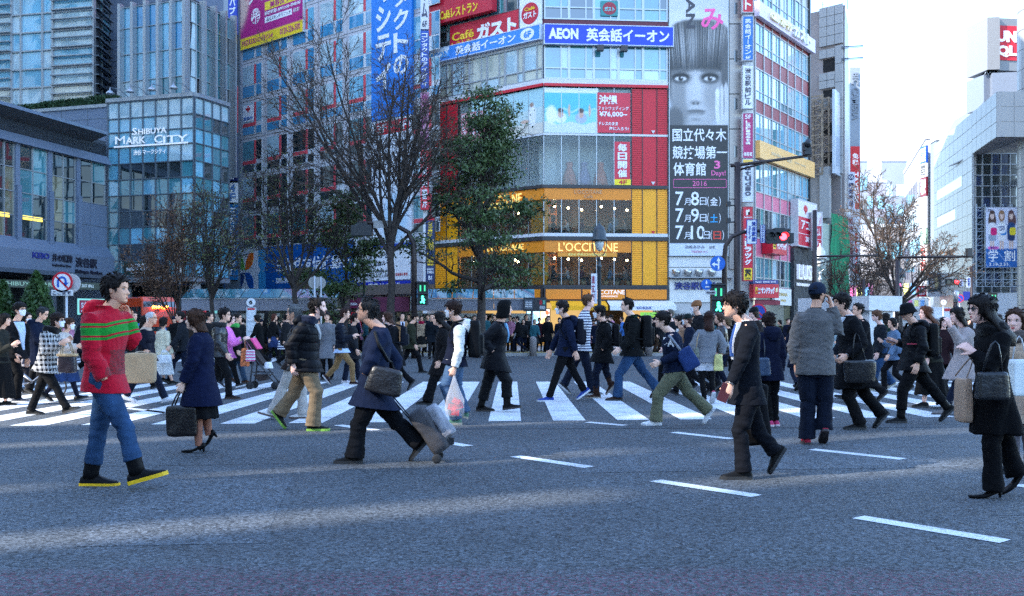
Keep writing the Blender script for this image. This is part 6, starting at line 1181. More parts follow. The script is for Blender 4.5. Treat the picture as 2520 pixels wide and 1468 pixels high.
# ================================================================ trees
BARK=M('bark',(.04,.03,.025),.9,var=.4,scale=8,bump=.5,bscale=25);BARKR=M('reddish twig',(.1,.055,.035),.9,var=.3,scale=8)
TWG=M('brown twig',(.075,.052,.038),.9,var=.3,scale=8)
def leafm(name,rgb):
 m=M(name,rgb,.55,var=.55,scale=2.2);return m
V3=lambda*a:np.array(a,float)
def unit(v):return v/(np.linalg.norm(v)+1e-9)
EVG=leafm('evergreen leaf',(.05,.085,.02));YGL=leafm('young leaf',(.1,.12,.025));BUD=leafm('brown bud',(.22,.11,.05));CYP=leafm('cypress leaf',(.04,.085,.02))
class Tree:
 def __init__(s,seed,rmin):s.r=random.Random(seed);s.b=MB();s.tw=MB();s.tips=[];s.mid=[];s.rmin=rmin
 def branch(s,p,d,L,rad,lv,o):
  r=s.r;n=(7,5,4,2)[min(lv,3)];pts=[p];rs=[rad];q=p;dd=unit(d);end=max(s.rmin*.8,rad*.3)
  for i in range(n):
   dd=unit(dd+np.array([r.gauss(0,o['wig'])for _ in range(3)])+V3(0,0,o['up'][min(lv,3)]));q=q+dd*L/n;pts.append(q);rs.append(rad+(end-rad)*((i+1)/n)**.8)
  (s.b if lv<2 else s.tw).tube(pts,rs,(7,5,4,3)[min(lv,3)],cap=False)
  if lv>=1:s.mid.append(pts[-1]);s.mid.append(pts[n//2])
  if lv>=o['lv']:s.tips.append(pts[-1]);return
  k=o['kids'][lv];az=r.uniform(0,6.28)
  for i in range(k):
   t=o.get('t0',.22)+(.97-o.get('t0',.22))*(i+r.uniform(.1,.9))/k;x=t*n;a=min(int(x),n-1);base=pts[a]+(pts[a+1]-pts[a])*(x-a);ax=unit(pts[a+1]-pts[a]);az+=2.4+r.uniform(-.5,.5);e1=unit(np.cross(ax,V3(.3,.2,1)if abs(ax[2])<.95 else V3(1,0,0)));e2=np.cross(ax,e1);an=o['ang'][lv]*r.uniform(.7,1.25)
   s.branch(base,ax*math.cos(an)+(e1*math.cos(az)+e2*math.sin(az))*math.sin(an),L*o['len'][lv]*(1.1-.6*t)*r.uniform(.75,1.2),max(s.rmin,(rs[a]+(rs[a+1]-rs[a])*(x-a))*.58),lv+1,o)
def plant(px,d,H,label,seed,o,leaf=None,nleaf=0,lsize=.1,trunk=.2,spread=.25,group=None,bark=BARK,zt=.42,width=8,lean=0,twig=None,off=0):
 x=X_(px,d);t=Tree(seed,o.get('rmin',.014));r=t.r;z0=.1;zf=H*zt
 P_=[V3(x+lean*(k/5)**1.5+r.gauss(0,.03)*(k>0),d+r.gauss(0,.03),z0+(zf-z0)*k/5)for k in range(6)]
 if o.get('leader'):P_+=[P_[-1]+V3(off*.3*k+r.gauss(0,.12),r.gauss(0,.12),(H*.9-zf)*k/4)for k in(1,2,3,4)]
 m=len(P_);rs=[trunk*(1.25 if k==0 else 1-.35*k/5 if k<6 else .65-.14*(k-5))for k in range(m)];t.b.tube(P_,rs,9)
 nl=o['limbs'];az0=r.uniform(0,6.28)
 for i in range(nl):
  u=(i+.5)/nl;az=az0+i*2.4+r.uniform(-.3,.3);tilt=R(o['tilt'][0]+(o['tilt'][1]-o['tilt'][0])*((i*.618)%1))
  if o.get('leader'):f=zf*.72+(H*.86-zf*.72)*u;q=max(0,min(m-1.001,np.interp(f,[p[2]for p in P_],range(m))));base=P_[int(q)]+(P_[int(q)+1]-P_[int(q)])*(q-int(q));L=width*.5*(1.1-.42*u**1.6)*r.uniform(.75,1.1);rd=trunk*(.5-.25*u);tilt=R(o['tilt'][1]+(o['tilt'][0]-o['tilt'][1])*u)
  else:base=P_[-1]+(P_[-2]-P_[-1])*r.uniform(0,.9);Lz=(H-zf)/math.cos(tilt)*.93;Lr=width*.5/max(.15,math.sin(tilt));L=min(Lz,Lr)*r.uniform(.86,1.05);rd=trunk*r.uniform(.38,.52)
  dr=V3(math.cos(az)*math.sin(tilt)+off*.1,math.sin(az)*math.sin(tilt)*.85,math.cos(tilt));t.branch(base,dr,L,rd,0,o)
 root=thing('tree',label,'tree',(x,d,0),group);t.b.build('trunk',bark,root);t.tw.build('twigs',twig or bark,root)
 if leaf:
  mb=MB()
  if 'clump' in o:
   cs=[t.mid[r.randrange(len(t.mid))]for _ in range(o['clump'])];cr=[r.uniform(.26,.5)for _ in cs]
   def fn(r):i=r.randrange(len(cs));return cs[i]+V3(r.gauss(0,1)*cr[i],r.gauss(0,1)*cr[i],r.gauss(0,.32)*cr[i]+.06)
  else:
   def fn(r):p=t.tips[r.randrange(len(t.tips))];return p+V3(r.gauss(0,spread),r.gauss(0,spread),r.gauss(0,spread*.7))
  leaf_cloud(mb,fn,nleaf,lsize,r);mb.build('crown',leaf,root)
 return root
ZEL=dict(lv=3,limbs=9,tilt=(8,48),kids=(8,7,5),ang=(.62,.68,.75),len=(.5,.5,.5),up=(.035,.02,.0,.0),wig=.07,rmin=.014)
EV=dict(lv=3,limbs=17,tilt=(35,84),kids=(6,4,3),ang=(.8,.8,.8),len=(.5,.5,.5),up=(.09,.06,.05,0),wig=.17,rmin=.012,leader=1)
plant(963,42,13.0,'tall bare zelkova tree with a wide fan of dark twigs, centre left',11,dict(ZEL,limbs=12,kids=(10,8,5),t0=.15,rmin=.0115),BUD,3000,.035,.2,.12,zt=.4,width=9.4,twig=TWG)
plant(1183,43,11.0,'dense dark evergreen tree before the red and yellow corner building',5,dict(EV,clump=170,limbs=20),EVG,17000,.085,.24,zt=.3,width=5.9,off=.1)
plant(848,46,7.4,'smaller dark evergreen tree in front of the bank sign',8,dict(EV,limbs=12,clump=80),EVG,8500,.09,.17,zt=.3,width=3.5)
plant(738,44,8.7,'leaning bare tree with sparse yellow-green young leaves before the grey bank facade',21,dict(ZEL,limbs=8,tilt=(12,58)),YGL,2600,.05,.16,.22,zt=.38,width=5.4,lean=-.3,off=-.8)
plant(523,48,8.6,'slim bare tree with young green leaves before the glass corner',33,dict(ZEL,limbs=7,kids=(7,6,4)),YGL,2200,.05,.14,.22,zt=.34,width=3.9)
plant(428,50,7.7,'bushy tree with reddish brown twigs before the glass corner building',44,dict(ZEL,limbs=9,tilt=(5,36),kids=(8,7,5)),BUD,4200,.05,.09,.15,zt=.22,width=3.6,bark=BARKR)
plant(2212,48,8.3,'dark bare spreading tree on the right against the white sky',52,dict(ZEL,limbs=9,tilt=(15,68),kids=(9,7,5)),BUD,1300,.04,.19,.18,zt=.33,width=6.2,twig=TWG)
for i,(px,d,H,lb)in enumerate(((2120,85,8,'bare street tree far down the street, left of the big bare tree'),(2150,100,9,'bare street tree farthest down the street'),(2095,74,6.5,'low bare street tree beside the white blade sign'))):
 plant(px,d,H,lb,60+i,dict(ZEL,limbs=7,kids=(6,5,3),rmin=.02),BUD,600,.08,.14,.25,'bare street trees down the street',twig=BARKR,zt=.3,width=5)
def cone_shrub(px,d,H,rad,label,seed):
 x=X_(px,d);o=thing('shrub',label,'shrub',(x,d,0));r=random.Random(seed);mb=MB();b=MB();b.tube([(x,d,0),(x,d,H*.8)],[.05,.02],6);b.build('stem',BARK,o)
 def fn(q):h=q.random()**.8;a=q.uniform(0,6.28);rr=rad*(1-h)**.7*(.65+.45*math.sin(a*3+h*9)**2)*q.uniform(.6,1.05);return(x+rr*math.cos(a),d+rr*math.sin(a),.15+h*H)
 leaf_cloud(mb,fn,4200,.09,r);mb.build('foliage',CYP,o)
cone_shrub(90,33,3.0,.95,'conical green shrub behind the masked man at left',3);cone_shrub(8,33,2.7,.8,'conical green shrub cut by the left edge',4);cone_shrub(118,34,2.1,.6,'lower green shrub to the right of the conical one at left',6)
fh2=Face((X_(578,43),43),(X_(700,43),43));hedge(fh2,0,fh2.L,.14,.75,-.5,.1,'low clipped hedge behind the bus stop',900,EVG,.07)
# ================================================================ people: builder
def fuse(mb,vox,it=3,name='body'):
 me=mb.mesh('t',[]);o=bpy.data.objects.new('t',me);m=o.modifiers.new('r','REMESH');m.mode='VOXEL';m.voxel_size=vox
 s=o.modifiers.new('s','SMOOTH');s.factor=.5;s.iterations=it;r=evaluated(o);bpy.data.objects.remove(o);bpy.data.meshes.remove(me)
 r.polygons.foreach_set('use_smooth',[True]*len(r.polygons));return r
def getv(me):v=np.zeros(len(me.vertices)*3);me.vertices.foreach_get('co',v);return v.reshape(-1,3)
def getn(me):v=np.zeros(len(me.vertices)*3);me.vertex_normals.foreach_get('vector',v);return v.reshape(-1,3)
def setv(me,v):me.vertices.foreach_set('co',v.ravel());me.update()
def snoise(v,f,seed=0):
 r=np.random.RandomState(seed);o=np.zeros(len(v))
 for _ in range(5):k=r.normal(size=3);k=k/np.linalg.norm(k)*f*r.uniform(.6,1.5);o+=np.sin(v@k+r.uniform(0,6.28)+1.5*np.sin(v@(k[[1,2,0]]*.7)+r.uniform(0,6)))
 return o/5
def superring(c,a,b,la,fw,k=20,p=2.4,up=None):
 t=np.linspace(0,2*math.pi,k+1)[:-1];cs,sn=np.cos(t),np.sin(t);e=2/p
 x=np.sign(cs)*np.abs(cs)**e;y=np.sign(sn)*np.abs(sn)**e
 return c+np.outer(x*a,la)+np.outer(y*b,fw)
SKINS={'a':lin(228,176,148),'b':lin(236,190,164),'c':lin(214,160,130),'w':lin(238,190,172)}
def skin(k):return M('skin '+k,SKINS[k],.5,var=.08,scale=14,spec=.35)
def hairmat(c):return M('hair %.3f %.3f %.3f'%c,c,.5,var=.5,scale=30,bump=.6,bscale=60,stretch=(3,3,.5),spec=.12)
def cloth(c,kind='wool'):
 if max(c)<.1:c=tuple(x*.38 for x in c)
 if kind=='denim':c=tuple(x*.6 for x in c)
 n='cloth %s %.4f %.4f %.4f'%(kind,*c)
 if kind=='leather':return M(n,c,.32,var=.2,scale=10,bump=.25,bscale=40)
 if kind=='nylon':return M(n,c,.55,var=.2,scale=6,bump=.15,bscale=30,spec=.1)
 if kind=='denim':return M(n,c,.85,var=.38,scale=7,bump=.3,bscale=160,spec=.2,stretch=(1,1,.45))
 if kind=='knit':return M(n,c,.95,var=.1,scale=60,bump=.35,bscale=110,spec=.1,sheen=.15)
 return M(n,c,.92,var=.16,scale=9,bump=.25,bscale=120,spec=.15,sheen=.08 if max(c)>.1 else 0)
HP=np.array([(-.5,.05,.2,-.06),(-.465,.13,.31,-.02),(-.42,.19,.355,.03),(-.36,.235,.365,.1),(-.3,.27,.365,.19),(-.22,.3,.362,.27),(-.13,.32,.36,.33),(-.04,.332,.355,.38),(.05,.338,.358,.415),(.12,.342,.372,.435),(.2,.342,.368,.44),(.28,.325,.34,.425),(.36,.285,.285,.375),(.43,.215,.2,.285),(.475,.13,.11,.17),(.5,.03,.02,.04)])
def head_grid(nz=30,k=32,fem=False):
 zz=np.r_[np.linspace(-.5,-.42,4),np.linspace(-.39,.2,nz-10),np.linspace(.25,.5,6)]
 w,f,b=(np.interp(zz,HP[:,0],HP[:,i])for i in(1,2,3))
 if fem:w=w*np.where(zz<-.2,.93,.98)
 th=np.linspace(0,2*math.pi,k+1)[:-1];th=th+.42*np.sin(2*th)*-.5
 s,c=np.sin(th),np.cos(th);e=2/2.25;S_=np.sign(s)*np.abs(s)**e;C_=np.sign(c)*np.abs(c)**e
 x=w[:,None]*S_;y=np.where(C_>0,f[:,None]*C_,b[:,None]*C_);z=np.repeat(zz[:,None],k,1)
 g=lambda x0,z0,sx,sz:np.exp(-((x-x0)/sx)**2-((z-z0)/sz)**2)
 fr=np.clip(C_,0,1)
 nose=np.interp(zz,[-.2,-.165,-.135,-.05,.03,.1],[0,.07,.125,.075,.03,0])[:,None]*np.exp(-(x/np.interp(zz,[-.2,-.12,.05],[.075,.07,.045])[:,None])**2)
 y=y+fr*(nose-.035*(g(.14,.02,.075,.05)+g(-.14,.02,.075,.05))+.014*g(0,.1,.22,.035)+.028*g(0,-.245,.1,.028)+.026*g(0,-.305,.085,.03)-.02*g(0,-.276,.12,.012)-.02*g(0,-.355,.1,.025)+.02*g(0,-.43,.09,.05)+.012*(g(.2,-.1,.08,.07)+g(-.2,-.1,.08,.07)))
 return np.stack([x,y,z],-1),th
def frame_rot(hf,pitch,roll=0):
 f=unit(V3(hf[0],hf[1],0));l=V3(f[1],-f[0],0)
 cp,sp=math.cos(pitch),math.sin(pitch);f2=f*cp+V3(0,0,1)*sp;u=np.cross(l,f2);return np.stack([l,f2,u],1)
def grid_faces(n,k,off=0):return[(i*k+j,i*k+(j+1)%k,(i+1)*k+(j+1)%k,(i+1)*k+j)for i in range(n-1)for j in range(k)]
def hand(mb,W,d,w,n,s,curl=.35,thumb=1):
 """palm and five fingers: W wrist, d along the hand, w towards the thumb, n the way the palm faces"""
 d,w=unit(d),unit(w-d*np.dot(w,d));n=unit(np.cross(d,w)*np.sign(np.dot(np.cross(d,w),n)+1e-6))
 mb.rings([superring(W+d*x*s,a*s,b*s,w,n,12)for x,a,b in((-.03,.026,.021),(.0,.027,.02),(.03,.036,.019),(.07,.043,.017),(.09,.041,.014),(.097,.034,.009))])
 for i,(o,L)in enumerate(((.032,.072),(.011,.08),(-.011,.075),(-.031,.06))):
  p=W+(d*.085+w*o)*s;a=curl*(.8+.12*i)*.6;q=[p-d*.02*s,p];rr=[.0095*s,.0095*s];dd=unit(d+w*o*2.5)
  for k,l in enumerate((.45,.32,.26)):
   dd=unit(dd*math.cos(a)+n*math.sin(a));p=p+dd*L*l*s;q.append(p);rr.append((.0088,.0078,.0062)[k]*s);a=curl
  mb.tube(q,rr,7)
 p=W+(d*.025+w*.03)*s;q=[p-d*.01*s-w*.01*s,p+w*.008*s+n*.006*s];dd=unit(d*.75+w*.55+n*.35);p=q[-1]
 for l,rr in((.034,0),(.026,0)):p=p+dd*l*s;q.append(p);dd=unit(dd+d*.35+n*.35*curl)
 mb.tube(q,[.013*s,.0125*s,.0105*s,.008*s],7)
def foot(A,fw,pitch,s,kind,cols,parent,shin=None):
 f=V3(fw[0],fw[1],0);l=V3(-fw[1],fw[0],0);cp,sp=math.cos(pitch),math.sin(pitch);F=f*cp+V3(0,0,sp);U=V3(0,0,cp)-f*sp
 sec=[(-.078,.02,.045),(-.07,.032,.07),(-.045,.036,.088),(0,.037,.1),(.05,.041,.082),(.1,.047,.06),(.145,.046,.047),(.18,.036,.04),(.2,.015,.028)]
 if kind=='heel':sec=[(-.075,.018,.05),(-.06,.03,.06),(-.02,.033,.05),(.03,.033,.038),(.08,.038,.034),(.13,.04,.03),(.17,.028,.024),(.2,.008,.014)]
 base=-.085*s
 def lift(x):return(.055*max(0,min(1,(.07-x)/.13))if kind=='heel' else 0)*s
 b=MB();rr=[]
 for x,w_,h in sec:
  c=A+F*x*s+U*(base+lift(x));t=np.linspace(0,math.pi,9);pts=[c+l*w_*s*math.cos(a)*1.0+U*(.02*s+(h-.02)*s*math.sin(a)**.8)for a in t];pts=[c+l*w_*s]+pts+[c-l*w_*s];rr.append(pts)
 b.rings(rr)
 if kind=='boot':
  b.rings([superring(A+(shin if z>.02 else U)*z*s,a*s,c_*s,l,F,14)for z,a,c_ in((-.03,.042,.058),(.02,.044,.056),(.06,.049,.056),(.1,.054,.06),(.13,.058,.064),(.135,.052,.058))])
 if kind=='heel':
  b.tube([A+F*-.055*s+U*(base+.05*s),A+F*-.058*s+U*(base+.002)],[.02*s,.009*s],8)
  b.v[0]=b.v[0]
 else:
  for t,e in((.022,1.06),):
   b.rings([[A+F*x*s+U*(base+z)+l*(w_*s*e*q)for q in(1,.98,-.98,-1)]+[A+F*x*s+U*(base+z-.0)+l*(-w_*s*e*q)for q in(1,-1)]for x,w_,z in()],1)if 0 else None
  n=len(sec);ol=[(x*1.04,w_*1.08)for x,w_,h in sec];V=[A+F*x*s+U*(base+z)+l*w_*s*q for z in(-.004,.024*s)for q in(1,-1)for x,w_ in ol]
  fc=[]
  for i in range(n-1):fc+=[(i,i+1,n+i+1,n+i),(2*n+i,3*n+i,3*n+i+1,2*n+i+1),(i,2*n+i,2*n+i+1,i+1),(n+i,n+i+1,3*n+i+1,3*n+i)]
  fc+=[(0,n,3*n,2*n),(n-1,3*n-1,4*n-1,2*n-1)];b.add(V,fc,1)
 return b.build('shoe',[M('shoe %.3f %.3f %.3f'%cols[0],tuple(x*(.6 if max(cols[0])<.1 else 1)for x in cols[0]),.45,var=.12,scale=20,spec=.08),M('sole %.3f %.3f %.3f'%cols[1],cols[1],.6,var=.1)],parent)
def hairline(th,z,style):
 """1 where there is hair; th = angle from the face, z in head heights"""
 a=np.abs((th+math.pi)%(2*math.pi)-math.pi);lo=np.interp(a,[0,.5,.8,1.0,1.25,1.6,2.1,3.2],{'fringe':[.17,.15,.1,-.02,-.14,-.02,-.36,-.38],'short':[.27,.25,.19,.08,-.08,.02,-.3,-.34],'high':[.34,.31,.27,.12,-.1,.02,-.3,-.34],'long':[.18,.16,.1,-.1,-.25,-.3,-.38,-.4],'part':[.32,.27,.18,.0,-.25,-.3,-.38,-.4],'thin':[.46,.4,.3,.1,-.05,.02,-.28,-.32]}[style])
 return 1/(1+np.exp(-(z-lo)/.012))
def person(label,d,J,fit,H=1.7,near=2,group=None,x0=None):
 """J: joints in world metres. fit: clothes. returns the root (the body mesh)"""
 s=H/1.72;vox={3:.0055,2:.008,1:.014,0:.022}[near];k=fit;fwd=unit(V3(*J['fwd'],0));lat=V3(-fwd[1],fwd[0],0);UP=V3(0,0,1)
 rs_=random.Random(hash(label)%9999 if 0 else sum(map(ord,label)));seed=rs_.randrange(9999);fem=k.get('fem',False)
 hp=J['P'];nk=J['N'];spine=unit(nk-hp);tw=R(J.get('tw',0));lc=unit(lat*math.cos(tw)-fwd*math.sin(tw));fc_=unit(np.cross(spine,lc)*-1)if np.dot(np.cross(spine,lc)*-1,fwd)>0 else unit(np.cross(spine,lc))
 fb=unit(fwd-spine*np.dot(fwd,spine));SL=np.linalg.norm(nk-hp);bw=k.get('bw',1)*(.92 if fem else 1)
 def ctr(t):return hp+(nk-hp)*t
 def axes(t):q=np.clip(t,0,1);l_=unit(lat*(1-q)+lc*q);return l_,unit(fb*(1-q)+fc_*q)
 def stride(dz):
  if dz<.03:return 0,0
  v=[]
  for q in '12':
   hj=hp+lat*(.088*s*J['side'+q]);a_=J['k'+q]-hj;L_=np.linalg.norm(a_);p_=hj+a_*min(1,dz/L_)if dz<L_ else J['k'+q]+(J['a'+q]-J['k'+q])*min(1,(dz-L_)/.4/s);v.append(float(np.dot(p_-hp,fwd)))
  return(v[0]+v[1])/2/s,abs(v[0]-v[1])/2/s
 def torso(mb,prof,p=2.4,kk=22,st=False):
  if st:prof=[(t,dz,a,b+stride(dz)[1],fo+stride(dz)[0])for t,dz,a,b,fo in prof]
  mb.rings([superring(ctr(t)-UP*dz+fb*fo*s,a*s*bw,b*s*bw,*axes(t),kk,p)for t,dz,a,b,fo in prof])
 S1,S2=J['s1'],J['s2'];root_loc=V3(hp[0],hp[1],0)
 # ---- body
 mb=MB();hh=.226*s*k.get('hs',1);HR=frame_rot(J['hf'],J.get('hp',0));hc=J['H'];g,th=head_grid(30 if near>1 else 22,32 if near>1 else 20,fem);hv=hc+(g.reshape(-1,3)*hh)@HR.T;n_,k_=g.shape[:2]
 bare=k.get('bare',())
 cb=MB();torso(cb,[(-.08,0,.1,.08,0),(.05,0,.14,.095,0),(.35,0,.125,.085,.005),(.7,0,.15,.1,.01),(.9,0,.15,.075,0),(1.0,0,.075,.062,0)])
 jaw=hc+(V3(0,.02,-.3)*hh)@HR.T;cb.tube([ctr(.85),nk,nk*.4+jaw*.6,jaw],[.07*s,.06*s*(.88 if fem else 1),.055*s*(.86 if fem else 1),.052*s*(.86 if fem else 1)],14)
 for q in '12':
  sh,el,wr=J['s'+q],J['e'+q],J['w'+q];ub='arms' in bare
  cb.tube([sh+(ctr(.85)-sh)*.5,sh,sh*.5+el*.5,el,el*.55+wr*.45,wr],[.045*s,.05*s,.043*s,.037*s,.035*s,.025*s],10)
  if not k.get('pocket'+q):
   dd=unit(unit(wr-el)*.8+V3(*J.get('hd'+q,unit(wr-el)))*.6)if 'hd'+q in J else unit(wr-el)
   wv=J.get('th'+q,fwd);inn=unit((hp-wr)*V3(1,1,0))
   hand(cb,wr,dd,np.array(wv,float),inn if abs(np.dot(inn,dd))<.8 else fwd,s*1.03,J.get('c'+q,.4))
  A,Kn=J['a'+q],J['k'+q];hj=hp+lat*(.09*s*J['side'+q])-UP*.02
  cb.tube([hj+UP*.05,hj*.5+Kn*.5,Kn+(hj-Kn)*.08,Kn*.6+A*.4,A],[.07*s,.066*s,.045*s,.048*s,.034*s],10)
 bme=fuse(cb,max(vox,.007)if near<3 else .006,2)
 bv=getv(bme);mb.add(bv,[tuple(p.vertices)for p in bme.polygons],0,True);bpy.data.meshes.remove(bme)
 mb.add(hv,grid_faces(n_,k_)+[tuple(range(k_-1,-1,-1)),tuple(range((n_-1)*k_,n_*k_))],0,True)
 def hb(c,r,mi,kk=10):
  t=MB();t.ball((0,0,0),r,kk);v=t.v[0];v=v[:,[0,1,2]];mb.add(hc+((v+np.array(c))*hh)@HR.T,t.f,mi,True)
 for e in(-1,1):
  hb((e*.35,-.06,-.03),(.025,.07,.11),0)
  if near>0:
   hb((e*.14,.315,.022),(.062,.022,.028),1,8);hb((e*.14,.334,.022),(.027,.01,.025),2,8);hb((e*.142,.325,.05),(.07,.022,.01),2,8);hb((e*.155,.352,.105),(.078,.022,.016),4,8)
 if near>0:hb((0,.372,-.255),(.085,.026,.018),3,10);hb((0,.37,-.295),(.07,.028,.022),3,10)
 sk=k.get('skin','a');hcol=k.get('hair',(.012,.009,.008))
 me=mb.mesh('person',[skin(sk),M('eye white',(.6,.58,.55),.3,var=0),M('eye dark',(.012,.009,.008),.25,var=0),M('lips '+sk,tuple(np.array(SKINS[sk])*np.array((.85,.5,.5)if not k.get('lipred')else(.6,.12,.15))),.45,var=0),M('brow',hcol,.7,var=0)])
 v=getv(me)-root_loc;setv(me,v);root=bpy.data.objects.new('person',me);put(root);root.location=root_loc;tag(root,label,'person',group)
 def attach(mesh,name,mat):
  mesh.materials.clear()
  for m_ in(mat if isinstance(mat,(list,tuple))else[mat]):mesh.materials.append(m_)
  mesh.name=name;o=bpy.data.objects.new(name,mesh);setv(mesh,getv(mesh)-root_loc);put(o,root);return o
 def adhoc(mb_,name,mat):return attach(mb_.mesh(name,mat),name,mat)
 # ---- hair or headwear
 hs_=k.get('hairstyle','short');base={'bob':'fringe','bun':'part','longpart':'part','bald':'thin'}.get(hs_,hs_);hat=k.get('hat')
 if hs_!='none':
  q=g.copy();m_=hairline(th[None,:],q[...,2],base);th_=k.get('hvol',{'thin':.025,'high':.05}.get(base,.07));nz_=snoise(q.reshape(-1,3),13,seed).reshape(m_.shape)
  grow=1+m_*(th_*(1+.3*nz_)/.38*(1 if not hat else .35))-(1-m_)*.22
  q=q*grow[...,None]*np.array((1,1,1));q[...,2]=g[...,2]*np.where(m_>.5,grow,1-.06*(1-m_));hm=MB();hm.add(hc+(q.reshape(-1,3)*hh)@HR.T,grid_faces(n_,k_)+[tuple(range(k_-1,-1,-1)),tuple(range((n_-1)*k_,n_*k_))],0,True)
  if near>0 and not hat and base!='thin':
   idx=np.argwhere((m_>.8)&(g[...,2]>-.3));rs2=random.Random(seed)
   for _ in range({1:50,2:120,3:260}[near]):
    i,j=idx[rs2.randrange(len(idx))];p=q[i,j];nr=unit(p*V3(1,1,1));dn=unit(nr*rs2.uniform(.1,.32)*(1.3 if base in('short','high')else .4)+V3(rs2.gauss(0,.25),rs2.gauss(-.15,.25),-.75 if p[2]<.35 else-.1));L=rs2.uniform(.09,.19)
    pts=[p-nr*.03,p+dn*L*.5+nr*.015,p+dn*L+V3(0,0,-.02)];hm.tube([hc+HR@(x*hh)for x in pts],[.03*hh,.024*hh,.004*hh],4,cap=False)
  ln=k.get('hlen',{'bob':.34,'long':.85,'longpart':.85}.get(hs_,0))
  if ln:
   rr=[];sweep=k.get('hsweep',0)
   for i in range(9):
    t=i/8;z=.12-t*(ln+.12);ww=(.40-.02*t+.02*math.sin(t*7))*(1 if t<.8 else 1-.5*(t-.8));q_=max(0,min(1,(t*(ln+.12)-.3)/(.8 if ln>1.2 else .5)))*(1 if ln>.9 else .45);bk=.47+.03*math.sin(t*3)+(.3 if ln>1.2 else .2)*q_+.04*t*sweep;ww+=(.36 if ln>1.2 else .06)*q_*(1-.4*max(0,t-.6));a0=R(78 if t<.35 else 88)+.25*t;ar=np.linspace(a0,2*math.pi-a0,15)
    th2=.12*(1-.5*t);out=[V3(ww*math.sin(a),bk*math.cos(a)-.02-.0*t,z+.01*math.sin(a*9))for a in ar];inn=[V3((ww-th2)*math.sin(a),(bk-th2)*math.cos(a)-.02,z)for a in ar[::-1]]
    yaw=np.array([hc+(HR if t<.25 else(HR*(1-t)+np.stack([unit(V3(HR[0,0],HR[1,0],0)),unit(V3(HR[0,1],HR[1,1],0)),UP],1)*t))@(x*hh*np.array((1+.04*math.sin(i*1.3),1,1)))+q_*(nk-hc)*V3(1,1,0)*.9 for x in out+inn]);rr.append(yaw)
   hm.rings(rr)
  if hs_=='bun':hm.ball(hc+HR@(V3(0,-.45,.2)*hh),.15*hh,10)
  adhoc(hm,'hair',hairmat(hcol))
 if hat:
  kind,hcl=hat[:2];hm=MB();el=lambda z,a,bf,bb,yo=0:[hc+HR@(V3(a*math.sin(t),(bf if math.cos(t)>0 else bb)*math.cos(t)+yo,z)*hh)for t in np.linspace(0,2*math.pi,25)[:-1]]
  if kind=='beanie':hm.rings([el(.06,.365,.40,.46),el(.1,.40,.425,.49),el(.2,.40,.42,.49),el(.22,.385,.40,.475),el(.4,.34,.33,.44,-.02),el(.54,.22,.2,.3,-.06),el(.58,.05,.05,.08,-.08)])
  if kind=='cap':hm.rings([el(-.06,.36,.3,.46),el(.0,.385,.38,.485),el(.1,.395,.41,.49),el(.28,.385,.385,.47),el(.44,.3,.28,.38),el(.54,.1,.1,.15)]);hm.rings([el(.13,.3,.3,.62 if hat[-1]=='back' else .2)[:],el(.11,.3,.66 if hat[-1]!='back' else .3,.2),el(.09,.28,.64 if hat[-1]!='back' else .3,.2)])
  if kind=='bucket':hm.rings([el(-.08,.53,.6,.58),el(-.1,.55,.62,.6),el(.06,.44,.47,.5),el(.12,.41,.43,.49),el(.38,.37,.37,.44),el(.5,.3,.3,.36),el(.54,.16,.16,.2),el(.55,.04,.04,.05)])
  if kind=='fedora':hm.rings([el(.14,.58,.62,.64),el(.12,.58,.63,.65),el(.17,.4,.42,.48),el(.3,.38,.4,.46),el(.5,.32,.34,.4),el(.53,.25,.28,.3),el(.49,.1,.1,.1)])
  if kind=='hood':hm.rings([el(-.62,.42,.25,.5,-.1),el(-.45,.44,.36,.54,-.06),el(-.2,.43,.4,.54),el(.1,.45,.42,.55),el(.35,.4,.4,.5),el(.52,.27,.3,.36),el(.58,.08,.1,.1)])
  o=adhoc(hm,'hood' if kind=='hood' else 'hat',cloth(hcl,'knit' if kind=='beanie' else 'wool'))
  if kind=='hood':
   me2=o.data;bm=bmesh.new();bm.from_mesh(me2);loc=hc-root_loc
   dl=[f for f in bm.faces if(lambda p:p[1]>.18 and abs(p[0])<.3 and-.48<p[2]<.34)(HR.T@(np.array(f.calc_center_median())-loc)/hh)]
   bmesh.ops.delete(bm,geom=dl,context='FACES');bm.to_mesh(me2);bm.free();so_=o.modifiers.new('thickness','SOLIDIFY');so_.thickness=.015;so_.offset=0
 # ---- face things
 if k.get('mask'):
  sel=[(i,j)for i in range(n_-1)for j in range(k_)];q=g.copy();cz=q[...,2];a=np.abs((th+math.pi)%(2*math.pi)-math.pi)[None,:]*np.ones_like(cz)
  q2=q*1.05;q2[...,1]+=.02*np.exp(-(q[...,0]/.12)**2);cm=MB();fs_=[f for f in grid_faces(n_,k_)if all(-.47<cz.ravel()[x]<-.04+.06*math.exp(-(q[...,0].ravel()[x]/.1)**2)and a.ravel()[x]<1.12 for x in f)];cm.add(hc+(q2.reshape(-1,3)*hh)@HR.T,fs_,0,True)
  for e in(-1,1):cm.tube([hc+HR@(V3(e*.3,.22,-.12)*hh),hc+HR@(V3(e*.37,.02,-.02)*hh),hc+HR@(V3(e*.37,-.08,.02)*hh)],.008*hh,4);cm.tube([hc+HR@(V3(e*.27,.2,-.33)*hh),hc+HR@(V3(e*.36,-.06,-.12)*hh)],.008*hh,4)
  adhoc(cm,'face_mask',M('mask white',(.75,.77,.8),.8,var=.05))
